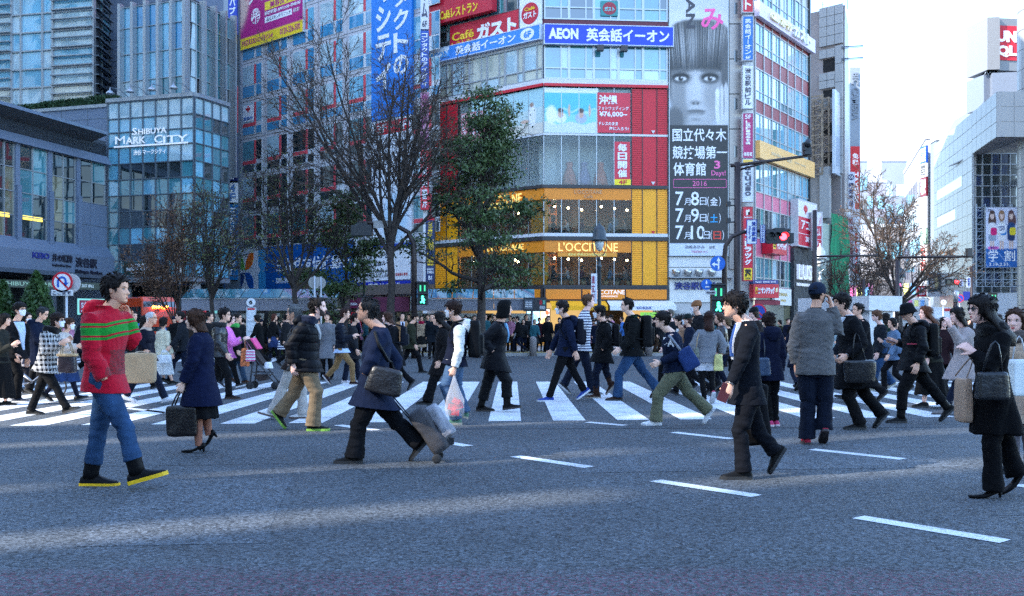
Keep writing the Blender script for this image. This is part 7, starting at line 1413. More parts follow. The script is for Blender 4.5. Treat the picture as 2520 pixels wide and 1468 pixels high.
 if k.get('glasses'):
  dark=k['glasses']=='dark';gm=MB()
  for e in(-1,1):
   ring=[hc+HR@(V3(e*.15+.1*math.cos(t),.375,.015+.075*math.sin(t))*hh)for t in np.linspace(0,6.283,15)]
   if dark:gm.add(ring[:-1],[tuple(range(14))])
   gm.tube(ring,.008*hh,4,cap=False);gm.tube([hc+HR@(V3(e*.25,.36,.03)*hh),hc+HR@(V3(e*.36,.1,.04)*hh),hc+HR@(V3(e*.365,-.06,.02)*hh)],.011*hh,4)
  gm.tube([hc+HR@(V3(-.05,.4,.03)*hh),hc+HR@(V3(.05,.4,.03)*hh)],.01*hh,4);adhoc(gm,'glasses',M('spectacle frame',(.02,.02,.022),.25))
 if k.get('beard'):
  q=g*1.012;a=np.abs((th+math.pi)%(2*math.pi)-math.pi);bm_=MB();zz=g[...,2];aa=a[None,:]*np.ones_like(zz)
  fs_=[f for f in grid_faces(n_,k_)if all((zz.ravel()[x]<np.interp(aa.ravel()[x],[0,.25,.5,1.3,1.5],[-.33,-.2,-.22,.0,.05])and aa.ravel()[x]<1.5 and zz.ravel()[x]>-.49)or(abs(zz.ravel()[x]+.215)<.025 and aa.ravel()[x]<.35 and k['beard']>1)for x in f)]
  if fs_:bm_.add(hc+(q.reshape(-1,3)*hh)@HR.T,fs_,0,True);adhoc(bm_,'beard',M('stubble',(.05,.032,.025),.9,var=.4,scale=60)if k['beard']>1 else M('light stubble',(.3,.19,.14),.8,var=.4,scale=60))
 # ---- trousers, skirts
 bt=k.get('bottom',('pants',(.02,.02,.025),.02));kind,bc=bt[:2];mg=(bt[2]if len(bt)>2 else .015)*.55;bk_=bt[3]if len(bt)>3 else 'wool';fl=bt[4]if len(bt)>4 else .3
 hjs={q:hp+lat*(.088*s*J['side'+q])-UP*.03 for q in '12'}
 if kind in('pants','shorts'):
  mb=MB();torso(mb,[(.22,0,.138+mg*.5,.1+mg*.5,0),(.1,0,.155+mg*.6,.115+mg*.6,0),(-.06,0,.165+mg*.6,.122+mg*.6,-.008),(-.2,0,.13+mg*.5,.105,-.006)])
  for q in '12':
   A,Kn,hj=J['a'+q],J['k'+q],hjs[q];ax=unit(Kn-hj);bend=unit(A-Kn)
   if kind=='shorts':e=hj+(Kn-hj)*.45;mb.tube([hj+UP*.06*s,hj,e],[(.085+mg)*s,(.096+mg)*s,(.095+mg*1.4)*s],14);continue
   e=A+(A-Kn)*.0-bend*(-.0)+UP*.0;cuff=(.05+mg+fl*.02)*s;rk=(.058+mg)*s;rc=(.052+mg)*s
   mb.tube([hj+UP*.07*s,hj,hj*.55+Kn*.45,Kn-(Kn-hj)*.1,Kn+unit(Kn-(hj+A)/2)*.012*s,Kn+(A-Kn)*.12,Kn*.55+A*.45,A-bend*(.13 if k.get('shoe',BSH)[2]=='boot' else .03)*s,A+bend*((-.1 if k.get('shoe',BSH)[2]=='boot' else .012)+.016*fl)*s],[(.085+mg)*s,(.094+mg)*s,(.079+mg)*s,rk*1.06,rk,rk,rc*1.04,cuff,cuff*1.03],16)
  me=fuse(mb,vox*1.25,3);v=getv(me);nn=getn(me)
  dk=np.minimum(np.linalg.norm(v-J['k1'],axis=1),np.linalg.norm(v-J['k2'],axis=1));da=np.minimum(np.linalg.norm(v-J['a1'],axis=1),np.linalg.norm(v-J['a2'],axis=1));dh=np.linalg.norm(v-hp,axis=1)
  amp=.003+.008*np.exp(-(dk/.11)**2)+.008*np.exp(-(da/.12)**2)+.006*np.exp(-(dh/.16)**2);vv=v*np.array((1,1,2.2));setv(me,v+nn*(amp*(snoise(vv,26,seed+1)*1.1+.6*snoise(vv,52,seed+2)))[:,None]*s);attach(me,'trousers' if kind=='pants' else 'shorts',k.get('bmat')or cloth(bc,bk_))
 else:
  L=bt[4]if len(bt)>4 else .5;mb=MB();kn=(J['k1']+J['k2'])/2;e=hp+(unit(kn-hp))*L;sp_=abs(np.dot(J['k1']-J['k2'],fwd))*.5*min(1,L/.45);k9=22
  mb.rings([superring(ctr(.2),.14*s,.105*s,lat,fwd,k9),superring(hp,(.165+mg)*s,(.125+mg)*s,lat,fwd,k9),superring(hp*.5+e*.5,(.17+mg*1.5)*s,(.13+mg*1.5)*s+sp_*.4,lat,fwd,k9),superring(e,(.175+mg*2)*s,(.13+mg*2)*s+sp_*.8,lat,fwd,k9),superring(e+UP*.01,.13*s,.09*s+sp_*.6,lat,fwd,k9)])
  me=fuse(mb,vox*1.3,2);v=getv(me);nn=getn(me);ang=np.arctan2((v-hp)@fwd,(v-hp)@lat);dz=np.clip((hp[2]-v[:,2])/max(L,.1),0,1);setv(me,v+nn*(.012*dz*np.sin(ang*9+snoise(v,8,seed)*2))[:,None]);attach(me,'skirt',k.get('bmat')or cloth(bc,bk_))
 if k.get('tights'):
  mb=MB()
  for q in '12':
   A,Kn,hj=J['a'+q],J['k'+q],hjs[q];mb.tube([hj,hj*.5+Kn*.5,Kn+(hj-Kn)*.08,Kn+(A-Kn)*.35,A+(A-Kn)*.04],[.082*s,.074*s,.053*s,.055*s,.04*s],14)
  attach(fuse(mb,vox*1.1,2),'tights',cloth(k['tights'],'nylon'))
 for q in '12':
  sh=k.get('shoe',((.02,.018,.018),(.02,.02,.02),'shoe'));o=foot(J['a'+q],J.get('ff'+q,(fwd[0],fwd[1])),R(J.get('p'+q,0)),s*k.get('fs',1),sh[2],sh[:2],None,unit(J['k'+q]-J['a'+q]));setv(o.data,getv(o.data)-root_loc);o.parent=root
 # ---- tops, from the inside out
 for T in k.get('tops',()):
  mg=T.get('m',.025)*.62;hem=T.get('hem',.05)*s;flr=T.get('fl',.02);st=T.get('st','');mb=MB();b_=T.get('belly',0);sl=T.get('sl',1)
  pr=[(0,hem,.174+mg+flr,.13+mg+flr+b_,.0),(0,hem*.5,.172+mg+flr*.6,.13+mg+flr*.5+b_,0),(.05,0,.163+mg,.124+mg+b_*.8,0),(.35,0,.14+mg,.102+mg+b_*.6,.006),(.68,0,.17+mg*.8,.112+mg,.008),(.82,0,.168+mg*.6,.108+mg*.8,-.002),(.91,0,.138+mg*.45,.09+mg*.6,-.006),(.965,0,.1+mg*.3,.078+mg*.4,-.006),(1.01,0,.072+mg*.3,.07+mg*.3,0),(1.03+T.get('collar',.0),0,.064+mg*.3,.064+mg*.3,.004)]
  if T.get('hood'):pr[-1]=(1.06,0,.1,.1,-.03)
  torso(mb,pr,st=True)
  if sl:
   for q in '12':
    a,e,w_=J['s'+q],J['e'+q],J['w'+q];wr=w_+(e-w_)*T.get('cuff',.06);m2=mg*.75
    mid=e+unit(e-(a+w_)/2)*.01*s;mb.tube([a+(ctr(.78)-a)*.55,a-UP*.012*s,a*.7+e*.3,e+(a-e)*.16,mid,e+(wr-e)*.16,e*.45+wr*.55,wr],[(.066+m2)*s,(.066+m2)*s,(.06+m2)*s,(.053+m2)*s,(.052+m2)*s,(.05+m2)*s,(.045+m2)*s,(.036+m2*T.get('cw',1))*s],14)
  if T.get('hood'):c=ctr(.98)-fc_*.1*s;mb.rings([superring(c+UP*z*s-fc_*y*s,a*s,b*s,lc,fc_,14)for z,a,b,y in((-.13,.06,.03,.02),(-.08,.12,.055,.01),(-.0,.15,.075,.0),(.06,.13,.07,-.015),(.085,.08,.045,-.02))])
  if T.get('fur'):pass
  me=fuse(mb,vox*(1.2 if st!='puffer' else 1.1),3);v=getv(me);nn=getn(me)
  de=np.minimum(np.linalg.norm(v-J['e1'],axis=1),np.linalg.norm(v-J['e2'],axis=1));ds=np.minimum(np.linalg.norm(v-S1,axis=1),np.linalg.norm(v-S2,axis=1));dw=np.abs((v-ctr(.25))@spine)
  amp=.003+.008*np.exp(-(de/.11)**2)+.006*np.exp(-(ds/.12)**2)+.004*np.exp(-(dw/.12)**2);vv=v*np.array((1,1,1.9));disp=amp*(snoise(vv,24,seed+5)*1.1+.6*snoise(vv,50,seed+6))*T.get('wr',1)
  if st=='puffer':
   torso_m=1;sdist=(v-hp)@spine;disp=disp*.6+.011*(np.abs(np.sin(sdist*math.pi/.105))**.6-.7)
  if hem>.3:ang=np.arctan2((v-hp)@fwd,(v-hp)@lat);dz=np.clip((hp[2]-v[:,2])/hem,0,1);disp=disp+.012*dz*np.sin(ang*6+seed)
  setv(me,v+nn*disp[:,None]*s);o=attach(me,T.get('n','jacket'),T.get('mat')or cloth(T['c'],T.get('k','wool')))
  if T.get('open'):
   ow,oc=T['open'][:2];z0=T['open'][2]if len(T['open'])>2 else .2;pm=MB();rr=[]
   for t in np.linspace(z0,1.0,7):
    a=ow*(.35+.65*(t-z0)/(1-z0))*s;bq=np.interp(t,[0,.35,.68,.86,.95,1.0],[.122,.11,.122,.1,.085,.078])+mg*np.interp(t,[0,.68,.95,1],[1,1,.5,.3])+.009+b_*.5;l_,f_=axes(t);c=ctr(t)+f_*(bq*s*bw+.004);rr.append([c-l_*a,c+l_*a,c+l_*a-f_*.03,c-l_*a-f_*.03])
   pm.rings(rr,smooth=False);adhoc(pm,'shirt',cloth(oc))
   if len(T['open'])>3 and T['open'][3]:
    tm=MB();tr=[]
    for t in np.linspace(z0+.05,.97,6):l_,f_=axes(t);bq=np.interp(t,[0,.35,.68,.86,.95,1.0],[.122,.11,.122,.1,.085,.078])+mg*np.interp(t,[0,.68,.95,1],[1,1,.5,.3])+.018;c=ctr(t)+f_*(bq*s*bw+.006);a=(.035 if t<.9 else .022)*s;tr.append([c-l_*a,c+l_*a,c+l_*a-f_*.02,c-l_*a-f_*.02])
    tm.rings(tr,smooth=False);adhoc(tm,'tie',cloth(T['open'][3]))
  if T.get('shirtcollar'):
   cm=MB();c=ctr(1.02);cm.rings([superring(nk*.86+jaw*.14+unit(jaw-nk)*(z-.012)*s,(.06+e)*s,(.058+e)*s,lc,fc_,16)for z,e in((-.02,.008),(.01,.004),(.026,.0),(.026,-.008),(.0,-.01))]);adhoc(cm,'shirt_collar',cloth(T['shirtcollar']))
  if T.get('fur'):
   cm=MB();cm.rings([superring(ctr(1.0)+spine*z*s-fc_*.02*s,(.085+e)*s,(.08+e)*s,lc,fc_,16)for z,e in((-.06,.02),(-.02,.055),(.03,.06),(.06,.035),(.05,.0))]);o2=adhoc(cm,'collar',M('fur '+str(T['fur']),T['fur'],.95,var=.5,scale=50,bump=1,bscale=90))
 if k.get('scarf'):
  cm=MB();cm.rings([superring(ctr(1.0)+spine*z*s,(.08+e)*s,(.078+e)*s,lc,fc_,18)for z,e in((-.05,.015),(-.03,.04),(.02,.045),(.06,.03),(.075,.0))]);c=ctr(.93)+fc_*.13*s;me=fuse(cm,vox*1.2,1);v=getv(me);setv(me,v+getn(me)*(.008*snoise(v*np.array((1,1,2.5)),45,seed))[:,None]);attach(me,'scarf',cloth(k['scarf'],'knit'))
 if k.get('watch'):
  q=k['watch'];w_,e=J['w'+q],J['e'+q];cm=MB();ax=unit(w_-e);a=np.cross(ax,UP);a=unit(a);b2=np.cross(ax,a);cm.rings([superring(w_-ax*z*s,r_*s,r_*s,a,b2,12)for z,r_ in((.0,.03),(.002,.034),(.02,.034),(.022,.03))]);adhoc(cm,'watch',M('watch',(.2,.2,.21),.3,.6))
 root['_h']=H
 return root
def joints(spec,gy,face,H):
 """photo joints -> metres. spec: H,N,P,k1,a1,k2,a2,e1,w1,e2,w2 as (x,y) photo points on this person's own depth; side 1 is nearer the camera"""
 d=gd(gy);s=H/1.72;f=V3(math.cos(R(face)),math.sin(R(face)),0);lat=V3(-f[1],f[0],0);J={}
 sc=F0/d
 for kk,fr in(('H',.93),('N',.838),('P',.525)):
  if not hasattr(spec[kk],'__len__'):spec[kk]=(spec[kk],gy-fr*H*sc)
 near_left=lat[1]<-.2 or(abs(lat[1])<=.2 and lat[0]<0);s1=1 if near_left else-1;J['side1'],J['side2']=s1,-s1;J['fwd']=(f[0],f[1]);dz=spec.get('dz',{})
 def pt(p,off=0,key=''):dd=d+off+dz.get(key,0);return V3(X_(p[0],dd),dd,max(.04,Z_(p[1],dd)))
 J['H']=pt(spec['H'],0,'H');J['N']=pt(spec['N']);J['P']=pt(spec['P'])
 tw=R(spec.get('tw',0));lc=V3(lat[0]*math.cos(tw)-f[0]*math.sin(tw),lat[1]*math.cos(tw)-f[1]*math.sin(tw),0);sp=unit(J['N']-J['P'])
 for q,sg in(('1',s1),('2',-s1)):
  J['s'+q]=J['N']+lc*sg*.158*s*spec.get('sw',1)-sp*.082*s;ao=lc[1]*sg*.2*s;lo=lat[1]*sg*.085*s
  J['k'+q]=pt(spec['k'+q],lo,'k'+q);J['a'+q]=pt(spec['a'+q],lo,'a'+q)
  if 'e'+q in spec:J['e'+q]=pt(spec['e'+q],ao,'e'+q);J['w'+q]=pt(spec['w'+q],ao*spec.get('win'+q,1),'w'+q)
  else:
   sw=spec.get('swing'+q,.15 if q=='1' else-.2);J['e'+q]=J['s'+q]+(unit(-V3(0,0,1)+f*sw*.5+lc*sg*.12))*.285*s;J['w'+q]=J['e'+q]+unit(-V3(0,0,1)+f*(sw+.3)+lc*sg*-.02)*.25*s
  for nm in('p','c','hd','th'):
   if nm+q in spec:J[nm+q]=spec[nm+q]
  if 'ff'+q in spec:a=R(spec['ff'+q]);J['ff'+q]=(math.cos(a),math.sin(a))
  pit=R(J.get('p'+q,0));need=(.085*math.cos(pit)+(.19*max(0,-math.sin(pit))if pit<0 else .07*math.sin(pit)))*s+.004
  if abs(J.get('p'+q,0))<3:J['a'+q][2]=need
  else:J['a'+q][2]=max(J['a'+q][2],need)
 a=R(face+spec.get('hy',0));J['hf']=(math.cos(a),math.sin(a));J['hp']=R(spec.get('hp',0));J['tw']=spec.get('tw',0)
 return d,J
def cast(label,gy,face,H,spec,fit,near=2):d,J=joints(spec,gy,face,H);return person(label,d,J,fit,H,near),J
def walker(x,y,face,H,ph,fit,label,near=1,group=None,stand=False,arms=None,hy=0):
 """a walking or standing figure at a ground point, ph = phase of the stride"""
 s=H/1.72;f=V3(math.cos(R(face)),math.sin(R(face)),0);lat=V3(-f[1],f[0],0);UP=V3(0,0,1);o=V3(x,y,0);J={'fwd':(f[0],f[1]),'side1':-1,'side2':1}
 hpz=(.9 if stand else .885)*s;J['P']=o+UP*hpz;lean=0 if stand else .05;J['N']=J['P']+UP*.555*s+f*(.02+lean)*s;J['H']=J['N']+UP*.168*s+f*.045*s
 for q,sg in(('1',-1),('2',1)):
  sw=math.sin(ph+(0 if q=='1' else math.pi))*(0 if stand else 1);hj=J['P']+lat*.085*s*sg;st_=.34*s*sw;an=hj+f*st_+lat*(.02*sg)
  lift=(.1*s if sw<-.3 else .03*s if sw>.6 else 0);an[2]=.087*s+lift;J['p'+q]=-38 if sw<-.3 else(18 if sw>.6 else 0)
  if J['p'+q]<0:an[2]=max(an[2],.2*s)
  v=an-hj;L=np.linalg.norm(v);l2=.43*s;hlf=min(L/2,l2*.999);up_=math.sqrt(max(0,l2**2-hlf**2));J['k'+q]=hj+v*.5+unit(f-unit(v)*np.dot(f,unit(v)))*up_;J['a'+q]=an
  J['s'+q]=J['N']+lat*.158*s*sg-UP*.08*s;aw=-sw*.5
  if arms=='fold':J['e'+q]=J['s'+q]+(-UP+lat*sg*.15+f*.1)*.27*s;J['w'+q]=J['P']+UP*.3*s+f*.2*s-lat*sg*.03*s
  elif arms=='phone' and q=='1':J['e'+q]=J['s'+q]+(-UP+lat*sg*.12)*.27*s;J['w'+q]=J['e'+q]+(f*.8+UP*.45)*.22*s
  else:J['e'+q]=J['s'+q]+unit(-UP+f*aw*.7+lat*sg*.14)*.285*s;J['w'+q]=J['e'+q]+unit(-UP+f*(aw+.35))*.25*s
 a=R(face+hy);J['hf']=(math.cos(a),math.sin(a));J['hp']=0
 return person(label,y,J,fit,H,near,group),J
def drape(par,garment,pts,d,r_,mat,name='strap',out=.012):
 """a strap laid onto the camera side of a garment along photo points"""
 from mathutils.bvhtree import BVHTree
 off=np.array(garment.parent.location);vs=getv(garment.data)+off;bv=BVHTree.FromPolygons([tuple(p)for p in vs],[tuple(p.vertices)for p in garment.data.polygons]);P_=[]
 for(ax,ay),(bx_,by_)in zip(pts,pts[1:]):
  for t in np.linspace(0,1,7)[:-1]:p=W_(ax+(bx_-ax)*t,ay+(by_-ay)*t,d);h=bv.ray_cast(Vector((p[0],d-1.2,p[2])),Vector((0,1,0)));p[1]=(h[0].y if h[0]is not None else d-.1)-out;P_.append(p)
 m_=MB();m_.tube(P_,r_,6);return m_.build(name,mat,par)
# ---- bags and other carried things
def rbox(mb,c,dx,dy,dz,rz=0,p=5,taper=1,k=20,mi=0,tilt=0):
 la,fw=V3(math.cos(rz),math.sin(rz),0),V3(-math.sin(rz),math.cos(rz),0);up=V3(0,0,1)
 if tilt:up2=up*math.cos(tilt)+la*math.sin(tilt);la=la*math.cos(tilt)-up*math.sin(tilt);up=up2
 mb.rings([superring(np.array(c)+up*dz*z,dx/2*q*(1+(taper-1)*(z+.5)),dy/2*q*(1+(taper-1)*(z+.5)),la,fw,k,p)for z,q in((-.5,.8),(-.47,.94),(-.4,1),(0,1.02),(.4,1),(.47,.93),(.5,.78))],mi)
def bag(label,cat,c,size,rz,col,kind='leather',handle=None,hcol=None,name='bag',taper=.92,p=5,extra=None,tilt=0,seed=1,mat=None):
 o=thing(name,label,cat,(c[0],c[1],c[2]-size[2]/2));mb=MB();rbox(mb,c,*size,rz,p,taper,tilt=tilt);me=fuse(mb,max(.007,size[0]/45),1);v=getv(me);setv(me,v+getn(me)*(.006*snoise(v,22,seed))[:,None]);me.materials.append(mat or cloth(col,kind));b=bpy.data.objects.new('body',me);put(b,o);b.matrix_parent_inverse=parent_inv(o)
 la=V3(math.cos(rz),math.sin(rz),0)
 if handle:
  hm=MB()
  for pts in handle:hm.tube(pts,.009 if size[0]>.2 else .006,6)
  hm.build('handle',cloth(hcol or col,'leather'),o)
 if extra:extra(o,c,la)
 return o
def arc(a,b,top,n=7):
 a,b,top=(np.array(q,float)for q in(a,b,top));c=2*top-(a+b)/2;return[a*(1-t)**2+2*c*t*(1-t)+b*t*t for t in np.linspace(0,1,n)]
def backpack(J,label,col,H=1.7,big=1,kind='nylon',drop=0):
 s=H/1.72;f=V3(*J['fwd'],0);c=J['P']+(J['N']-J['P'])*(.58-drop)-f*.225*s;rz=math.atan2(f[1],f[0])-math.pi/2;o=thing('backpack',label,'backpack',tuple(c));mb=MB();rbox(mb,c,.3*s*big,.17*s*big,.46*s*big,rz,4,.85);rbox(mb,c-f*.085*s*big-V3(0,0,.07*s),.24*s*big,.07*s,.24*s*big,rz,4,.9);me=fuse(mb,.011,2);v=getv(me);setv(me,v+getn(me)*(.006*snoise(v,20,3))[:,None]);me.materials.append(cloth(col,kind));b=bpy.data.objects.new('body',me);put(b,o);b.matrix_parent_inverse=parent_inv(o)
 lat=V3(-f[1],f[0],0)
 for q in '12':
  sg=J['side'+q];mb=MB();sh=J['N']+lat*sg*.1*s;mb.tube([c+lat*sg*.09*s+V3(0,0,.2*s),sh-f*.05*s+V3(0,0,.045*s),sh+f*.09*s+V3(0,0,.01*s),sh+f*.15*s-V3(0,0,.16*s)+lat*sg*.03,sh+f*.06*s-V3(0,0,.33*s)+lat*sg*.09,c+lat*sg*.13*s-V3(0,0,.15*s)],.016*s,6);mb.build('strap',cloth(col,kind),o)
 return o
# ================================================================ people: the cast, near to far
BLKC=(.012,.012,.014);NAVC=(.014,.022,.06);GRYC=(.16,.17,.18);DEN=(.03,.085,.19);DDEN=(.015,.03,.085);KHA=(.17,.12,.07);BRNH=(.05,.022,.012);DKH=(.012,.009,.008);BEI=(.42,.31,.22);CREAMC=(.6,.54,.38)
SH=lambda c,so=(.02,.02,.02),k='shoe':(c,so,k)
BSH=SH((.012,.012,.012));HEEL=SH((.012,.011,.011),(.012,.011,.011),'heel');WSH=SH((.68,.68,.68),(.6,.6,.6))
def mathnode(m,op,a,b=None,clamp=False):
 q=m.node_tree.nodes.new('ShaderNodeMath');q.operation=op;q.use_clamp=clamp
 for i,v in enumerate((a,b)):
  if v is None:continue
  if isinstance(v,(int,float)):q.inputs[i].default_value=v
  else:m.node_tree.links.new(v,q.inputs[i])
 return q.outputs[0]
def patterned(name,c1,c2,fn,kind='knit',c3=None,fn3=None):
 m=cloth(c1,kind).copy();m.name=name;n=m.node_tree.nodes;L=m.node_tree.links;b=n['Principled BSDF'];tc=n.new('ShaderNodeTexCoord');sx=n.new('ShaderNodeSeparateXYZ');L.new(tc.outputs['Object'],sx.inputs[0])
 src=b.inputs['Base Color'].links[0].from_socket
 for c,f in((c2,fn),(c3,fn3)):
  if f is None:continue
  mx=n.new('ShaderNodeMix');mx.data_type='RGBA';L.new(f(m,*sx.outputs),mx.inputs[0]);L.new(src,mx.inputs[6]);mx.inputs[7].default_value=(*c,1);src=mx.outputs[2]
 L.new(src,b.inputs['Base Color']);return m
def inr(m,x,a,b):return mathnode(m,'MULTIPLY',mathnode(m,'GREATER_THAN',x,a),mathnode(m,'LESS_THAN',x,b))
def bands(m,z,per,duty):return mathnode(m,'LESS_THAN',mathnode(m,'FRACT',mathnode(m,'DIVIDE',z,per)),duty)
HOOD=patterned('striped red knit',lin(172,14,38),lin(28,130,45),lambda m,x,y,z:mathnode(m,'MULTIPLY',inr(m,mathnode(m,'SUBTRACT',z,mathnode(m,'MULTIPLY',mathnode(m,'MAXIMUM',mathnode(m,'SUBTRACT',x,.08),0),.42)),1.2,1.335),mathnode(m,'SUBTRACT',1,mathnode(m,'MAXIMUM',inr(m,mathnode(m,'SUBTRACT',z,mathnode(m,'MULTIPLY',mathnode(m,'MAXIMUM',mathnode(m,'SUBTRACT',x,.08),0),.42)),1.222,1.236),inr(m,mathnode(m,'SUBTRACT',z,mathnode(m,'MULTIPLY',mathnode(m,'MAXIMUM',mathnode(m,'SUBTRACT',x,.08),0),.42)),1.3,1.314)))),'knit',(.05,.03,.025),lambda m,x,y,z:mathnode(m,'MULTIPLY',mathnode(m,'MULTIPLY',mathnode(m,'MAXIMUM',inr(m,x,.1,.15),inr(m,x,.185,.24)),inr(m,z,.92,1.12)),bands(m,mathnode(m,'ADD',z,mathnode(m,'ABSOLUTE',mathnode(m,'SINE',mathnode(m,'MULTIPLY',x,90)))),.03,.55)))
STRIPE=patterned('striped navy knit',(.62,.62,.64),(.02,.03,.08),lambda m,x,y,z:bands(m,z,.052,.42),'wool')
PLAID=patterned('black white plaid',(.02,.02,.025),(.62,.6,.57),lambda m,x,y,z:mathnode(m,'MULTIPLY',mathnode(m,'ADD',mathnode(m,'MULTIPLY',bands(m,z,.07,.5),bands(m,z,.018,.6)),mathnode(m,'MULTIPLY',bands(m,mathnode(m,'ADD',x,y),.07,.5),bands(m,x,.018,.6))),.62),'knit')
def P(label,gy,face,H,spec,near=2,**fit):return cast(label,gy,face,H,spec,fit,near)
# ---- nearest figures
r1,J1=P('man in a red knitted hoodie with a green chest band, hand in jeans pocket',1199,0,1.74,dict(H=(288,714),N=(266,762),P=(256,925),k1=(306,1052),a1=(336,1158),p1=16,k2=(243,1058),a2=(224,1172),e1=(226,872),w1=(258,936),e2=(330,842),w2=(315,792),hd2=(-.2,0,1),c2=1.1,tw=-28,hy=-4),3,hairstyle='short',skin='c',bw=.93,pocket1=1,fs=1.12,tops=[dict(c=lin(170,15,40),mat=HOOD,m=.05,hem=.13,fl=.0,k='knit',hood=1,n='hoodie',cw=1.2,wr=1.0)],bottom=('pants',DEN,.022,'denim',.6),shoe=SH((.012,.012,.013),lin(225,180,10),'boot'))
r2,J2=P('man in a navy coat pulling a grey wheeled suitcase to the left',1138,180,1.68,dict(H=(903,765),N=(936,810),P=(917,962),k1=(884,1046),a1=(873,1112),k2=(978,1040),a2=(1028,1090),p2=-48,e1=(915,886),w1=(895,922),e2=(972,888),w2=(962,962),c2=1.1,hp=8,tw=8),3,hairstyle='high',hair=(.02,.019,.019),skin='c',glasses='clear',pocket1=1,tops=[dict(c=(.02,.035,.09),m=.05,hem=.16,fl=.03,shirtcollar=(.02,.03,.08),n='coat')],bottom=('pants',(.013,.014,.018),.04,'wool',1.2),shoe=BSH)
r3,J3=P('young man in a black suit with glasses and blue tie walking left, holding a phone',1176,180,1.66,dict(H=(1806,752),N=(1838,794),P=(1838,960),k1=(1822,1060),a1=(1829,1146),k2=(1866,1062),a2=(1904,1108),p2=-58,e1=(1826,884),w1=(1798,946),c1=.75,hd1=(-.15,0,-1),e2=(1822,888),w2=(1800,940),tw=-4),3,hairstyle='fringe',glasses='clear',hvol=.085,watch='1',bw=.95,tops=[dict(c=(.012,.015,.024),m=.022,hem=.13,fl=.01,shirtcollar=(.7,.72,.76),open=(.075,(.7,.72,.76),.45,(.03,.09,.3)),n='suit_jacket')],bottom=('pants',(.012,.014,.022),.022,'wool',.6),shoe=BSH)
r4,J4=P('long haired woman all in black with sunglasses and clasped hands at the right',1222,180,1.6,dict(H=(2414,762),N=(2442,812),P=(2442,965),k1=(2442,1090),a1=(2444,1195),k2=(2476,1090),a2=(2500,1178),p2=-35,e1=(2438,908),w1=(2398,868),hd1=(-1,0,.35),c1=.9,e2=(2428,905),w2=(2392,864),hd2=(-1,0,.4),c2=.9,win1=.4,win2=.4),3,fem=True,hairstyle='long',hlen=1.35,hsweep=1.6,skin='w',glasses='dark',scarf=(.012,.012,.014),tights=(.01,.01,.011),lipred=1,tops=[dict(c=(.006,.006,.008),m=.03,hem=.34,fl=.005,n='coat')],bottom=('pants',(.006,.006,.008),.03,'wool',.9),shoe=HEEL)
P('smiling woman in a tan trench coat cut by the right edge',1160,215,1.6,dict(H=(2500,792),N=(2512,832),P=(2514,955),k1=(2492,1058),a1=(2488,1148),k2=(2534,1058),a2=(2540,1140),hy=10),3,fem=True,hairstyle='longpart',hair=BRNH,hlen=.75,skin='w',lipred=1,scarf=(.1,.08,.07),tops=[dict(c=BEI,m=.045,hem=.33,fl=.05,n='trench_coat')],bottom=('pants',(.1,.09,.1),.03),shoe=BSH)
r10,J10=P('woman in a dark navy coat and black pumps walking left with a shiny tote',1112,180,1.55,dict(H=(478,788),N=(494,822),P=(494,935),k1=(486,1022),a1=(489,1092),k2=(506,1018),a2=(514,1070),p2=-38,e1=(474,886),w1=(450,944),c1=1.1),3,fem=True,hairstyle='longpart',hair=BRNH,hlen=.62,hsweep=1.2,skin='b',bw=1.12,tights=lin(150,100,80),tops=[dict(c=(.012,.02,.075),m=.05,hem=.3,fl=.05,n='coat')],bottom=('skirt',(.013,.013,.016),.03,'wool',.4),shoe=HEEL)
r35,J35=P('man in a grey shirt jacket, navy cap and red shoes seen from behind',1094,82,1.77,dict(H=(2012,722),N=(2006,764),P=(2006,902),k1=(1988,990),a1=(1986,1074),k2=(2030,986),a2=(2028,1056),p2=-35,e1=(1956,850),w1=(1958,898),e2=(2062,822),w2=(2046,752),hd2=(-.3,.3,1),c2=.9,hy=-48),3,hairstyle='short',beard=2,skin='c',glasses='dark',hat=('cap',(.03,.05,.099),'back'),bw=1.08,tops=[dict(c=(.104,.101,.099),m=.045,hem=.09,fl=.0,n='shirt_jacket',shirtcollar=(.09,.085,.08),wr=1.5)],bottom=('pants',(.012,.02,.045),.045,'wool',.8),shoe=SH((.3,.015,.035),(.03,.02,.02)))
r16,J16=P('bearded man in a black padded parka and khaki trousers walking right',1059,0,1.75,dict(H=(784,757),N=(758,792),P=(752,884),k1=(778,965),a1=(771,1042),k2=(722,968),a2=(690,1014),p2=-52,e1=(716,852),w1=(722,898),c1=.8,tw=-10),3,hairstyle='high',beard=2,skin='w',scarf=(.02,.03,.07),tops=[dict(c=(.011,.012,.017),m=.065,hem=.15,fl=.01,k='nylon',st='puffer',hood=1,open=(.06,(.3,.3,.3),.55),n='parka')],bottom=('pants',KHA,.045,'wool',1.0),shoe=SH((.015,.017,.016),(.2,.4,.05)))
P('grey haired man in a brown padded jacket and pale trousers walking left',1032,180,1.68,dict(H=(722,770),N=(737,801),P=(728,892),k1=(697,955),a1=(672,1012),p1=16,k2=(742,960),a2=(746,1018),e1=(745,850),w1=(722,888),pocket=1),2,hairstyle='high',hair=(.11,.11,.11),skin='c',glasses='clear',tops=[dict(c=(.045,.025,.024),m=.05,hem=.12,k='nylon',st='puffer',n='padded_jacket')],bottom=('pants',(.42,.38,.34),.03,'wool',.8),shoe=SH((.62,.6,.58),(.12,.08,.07)))
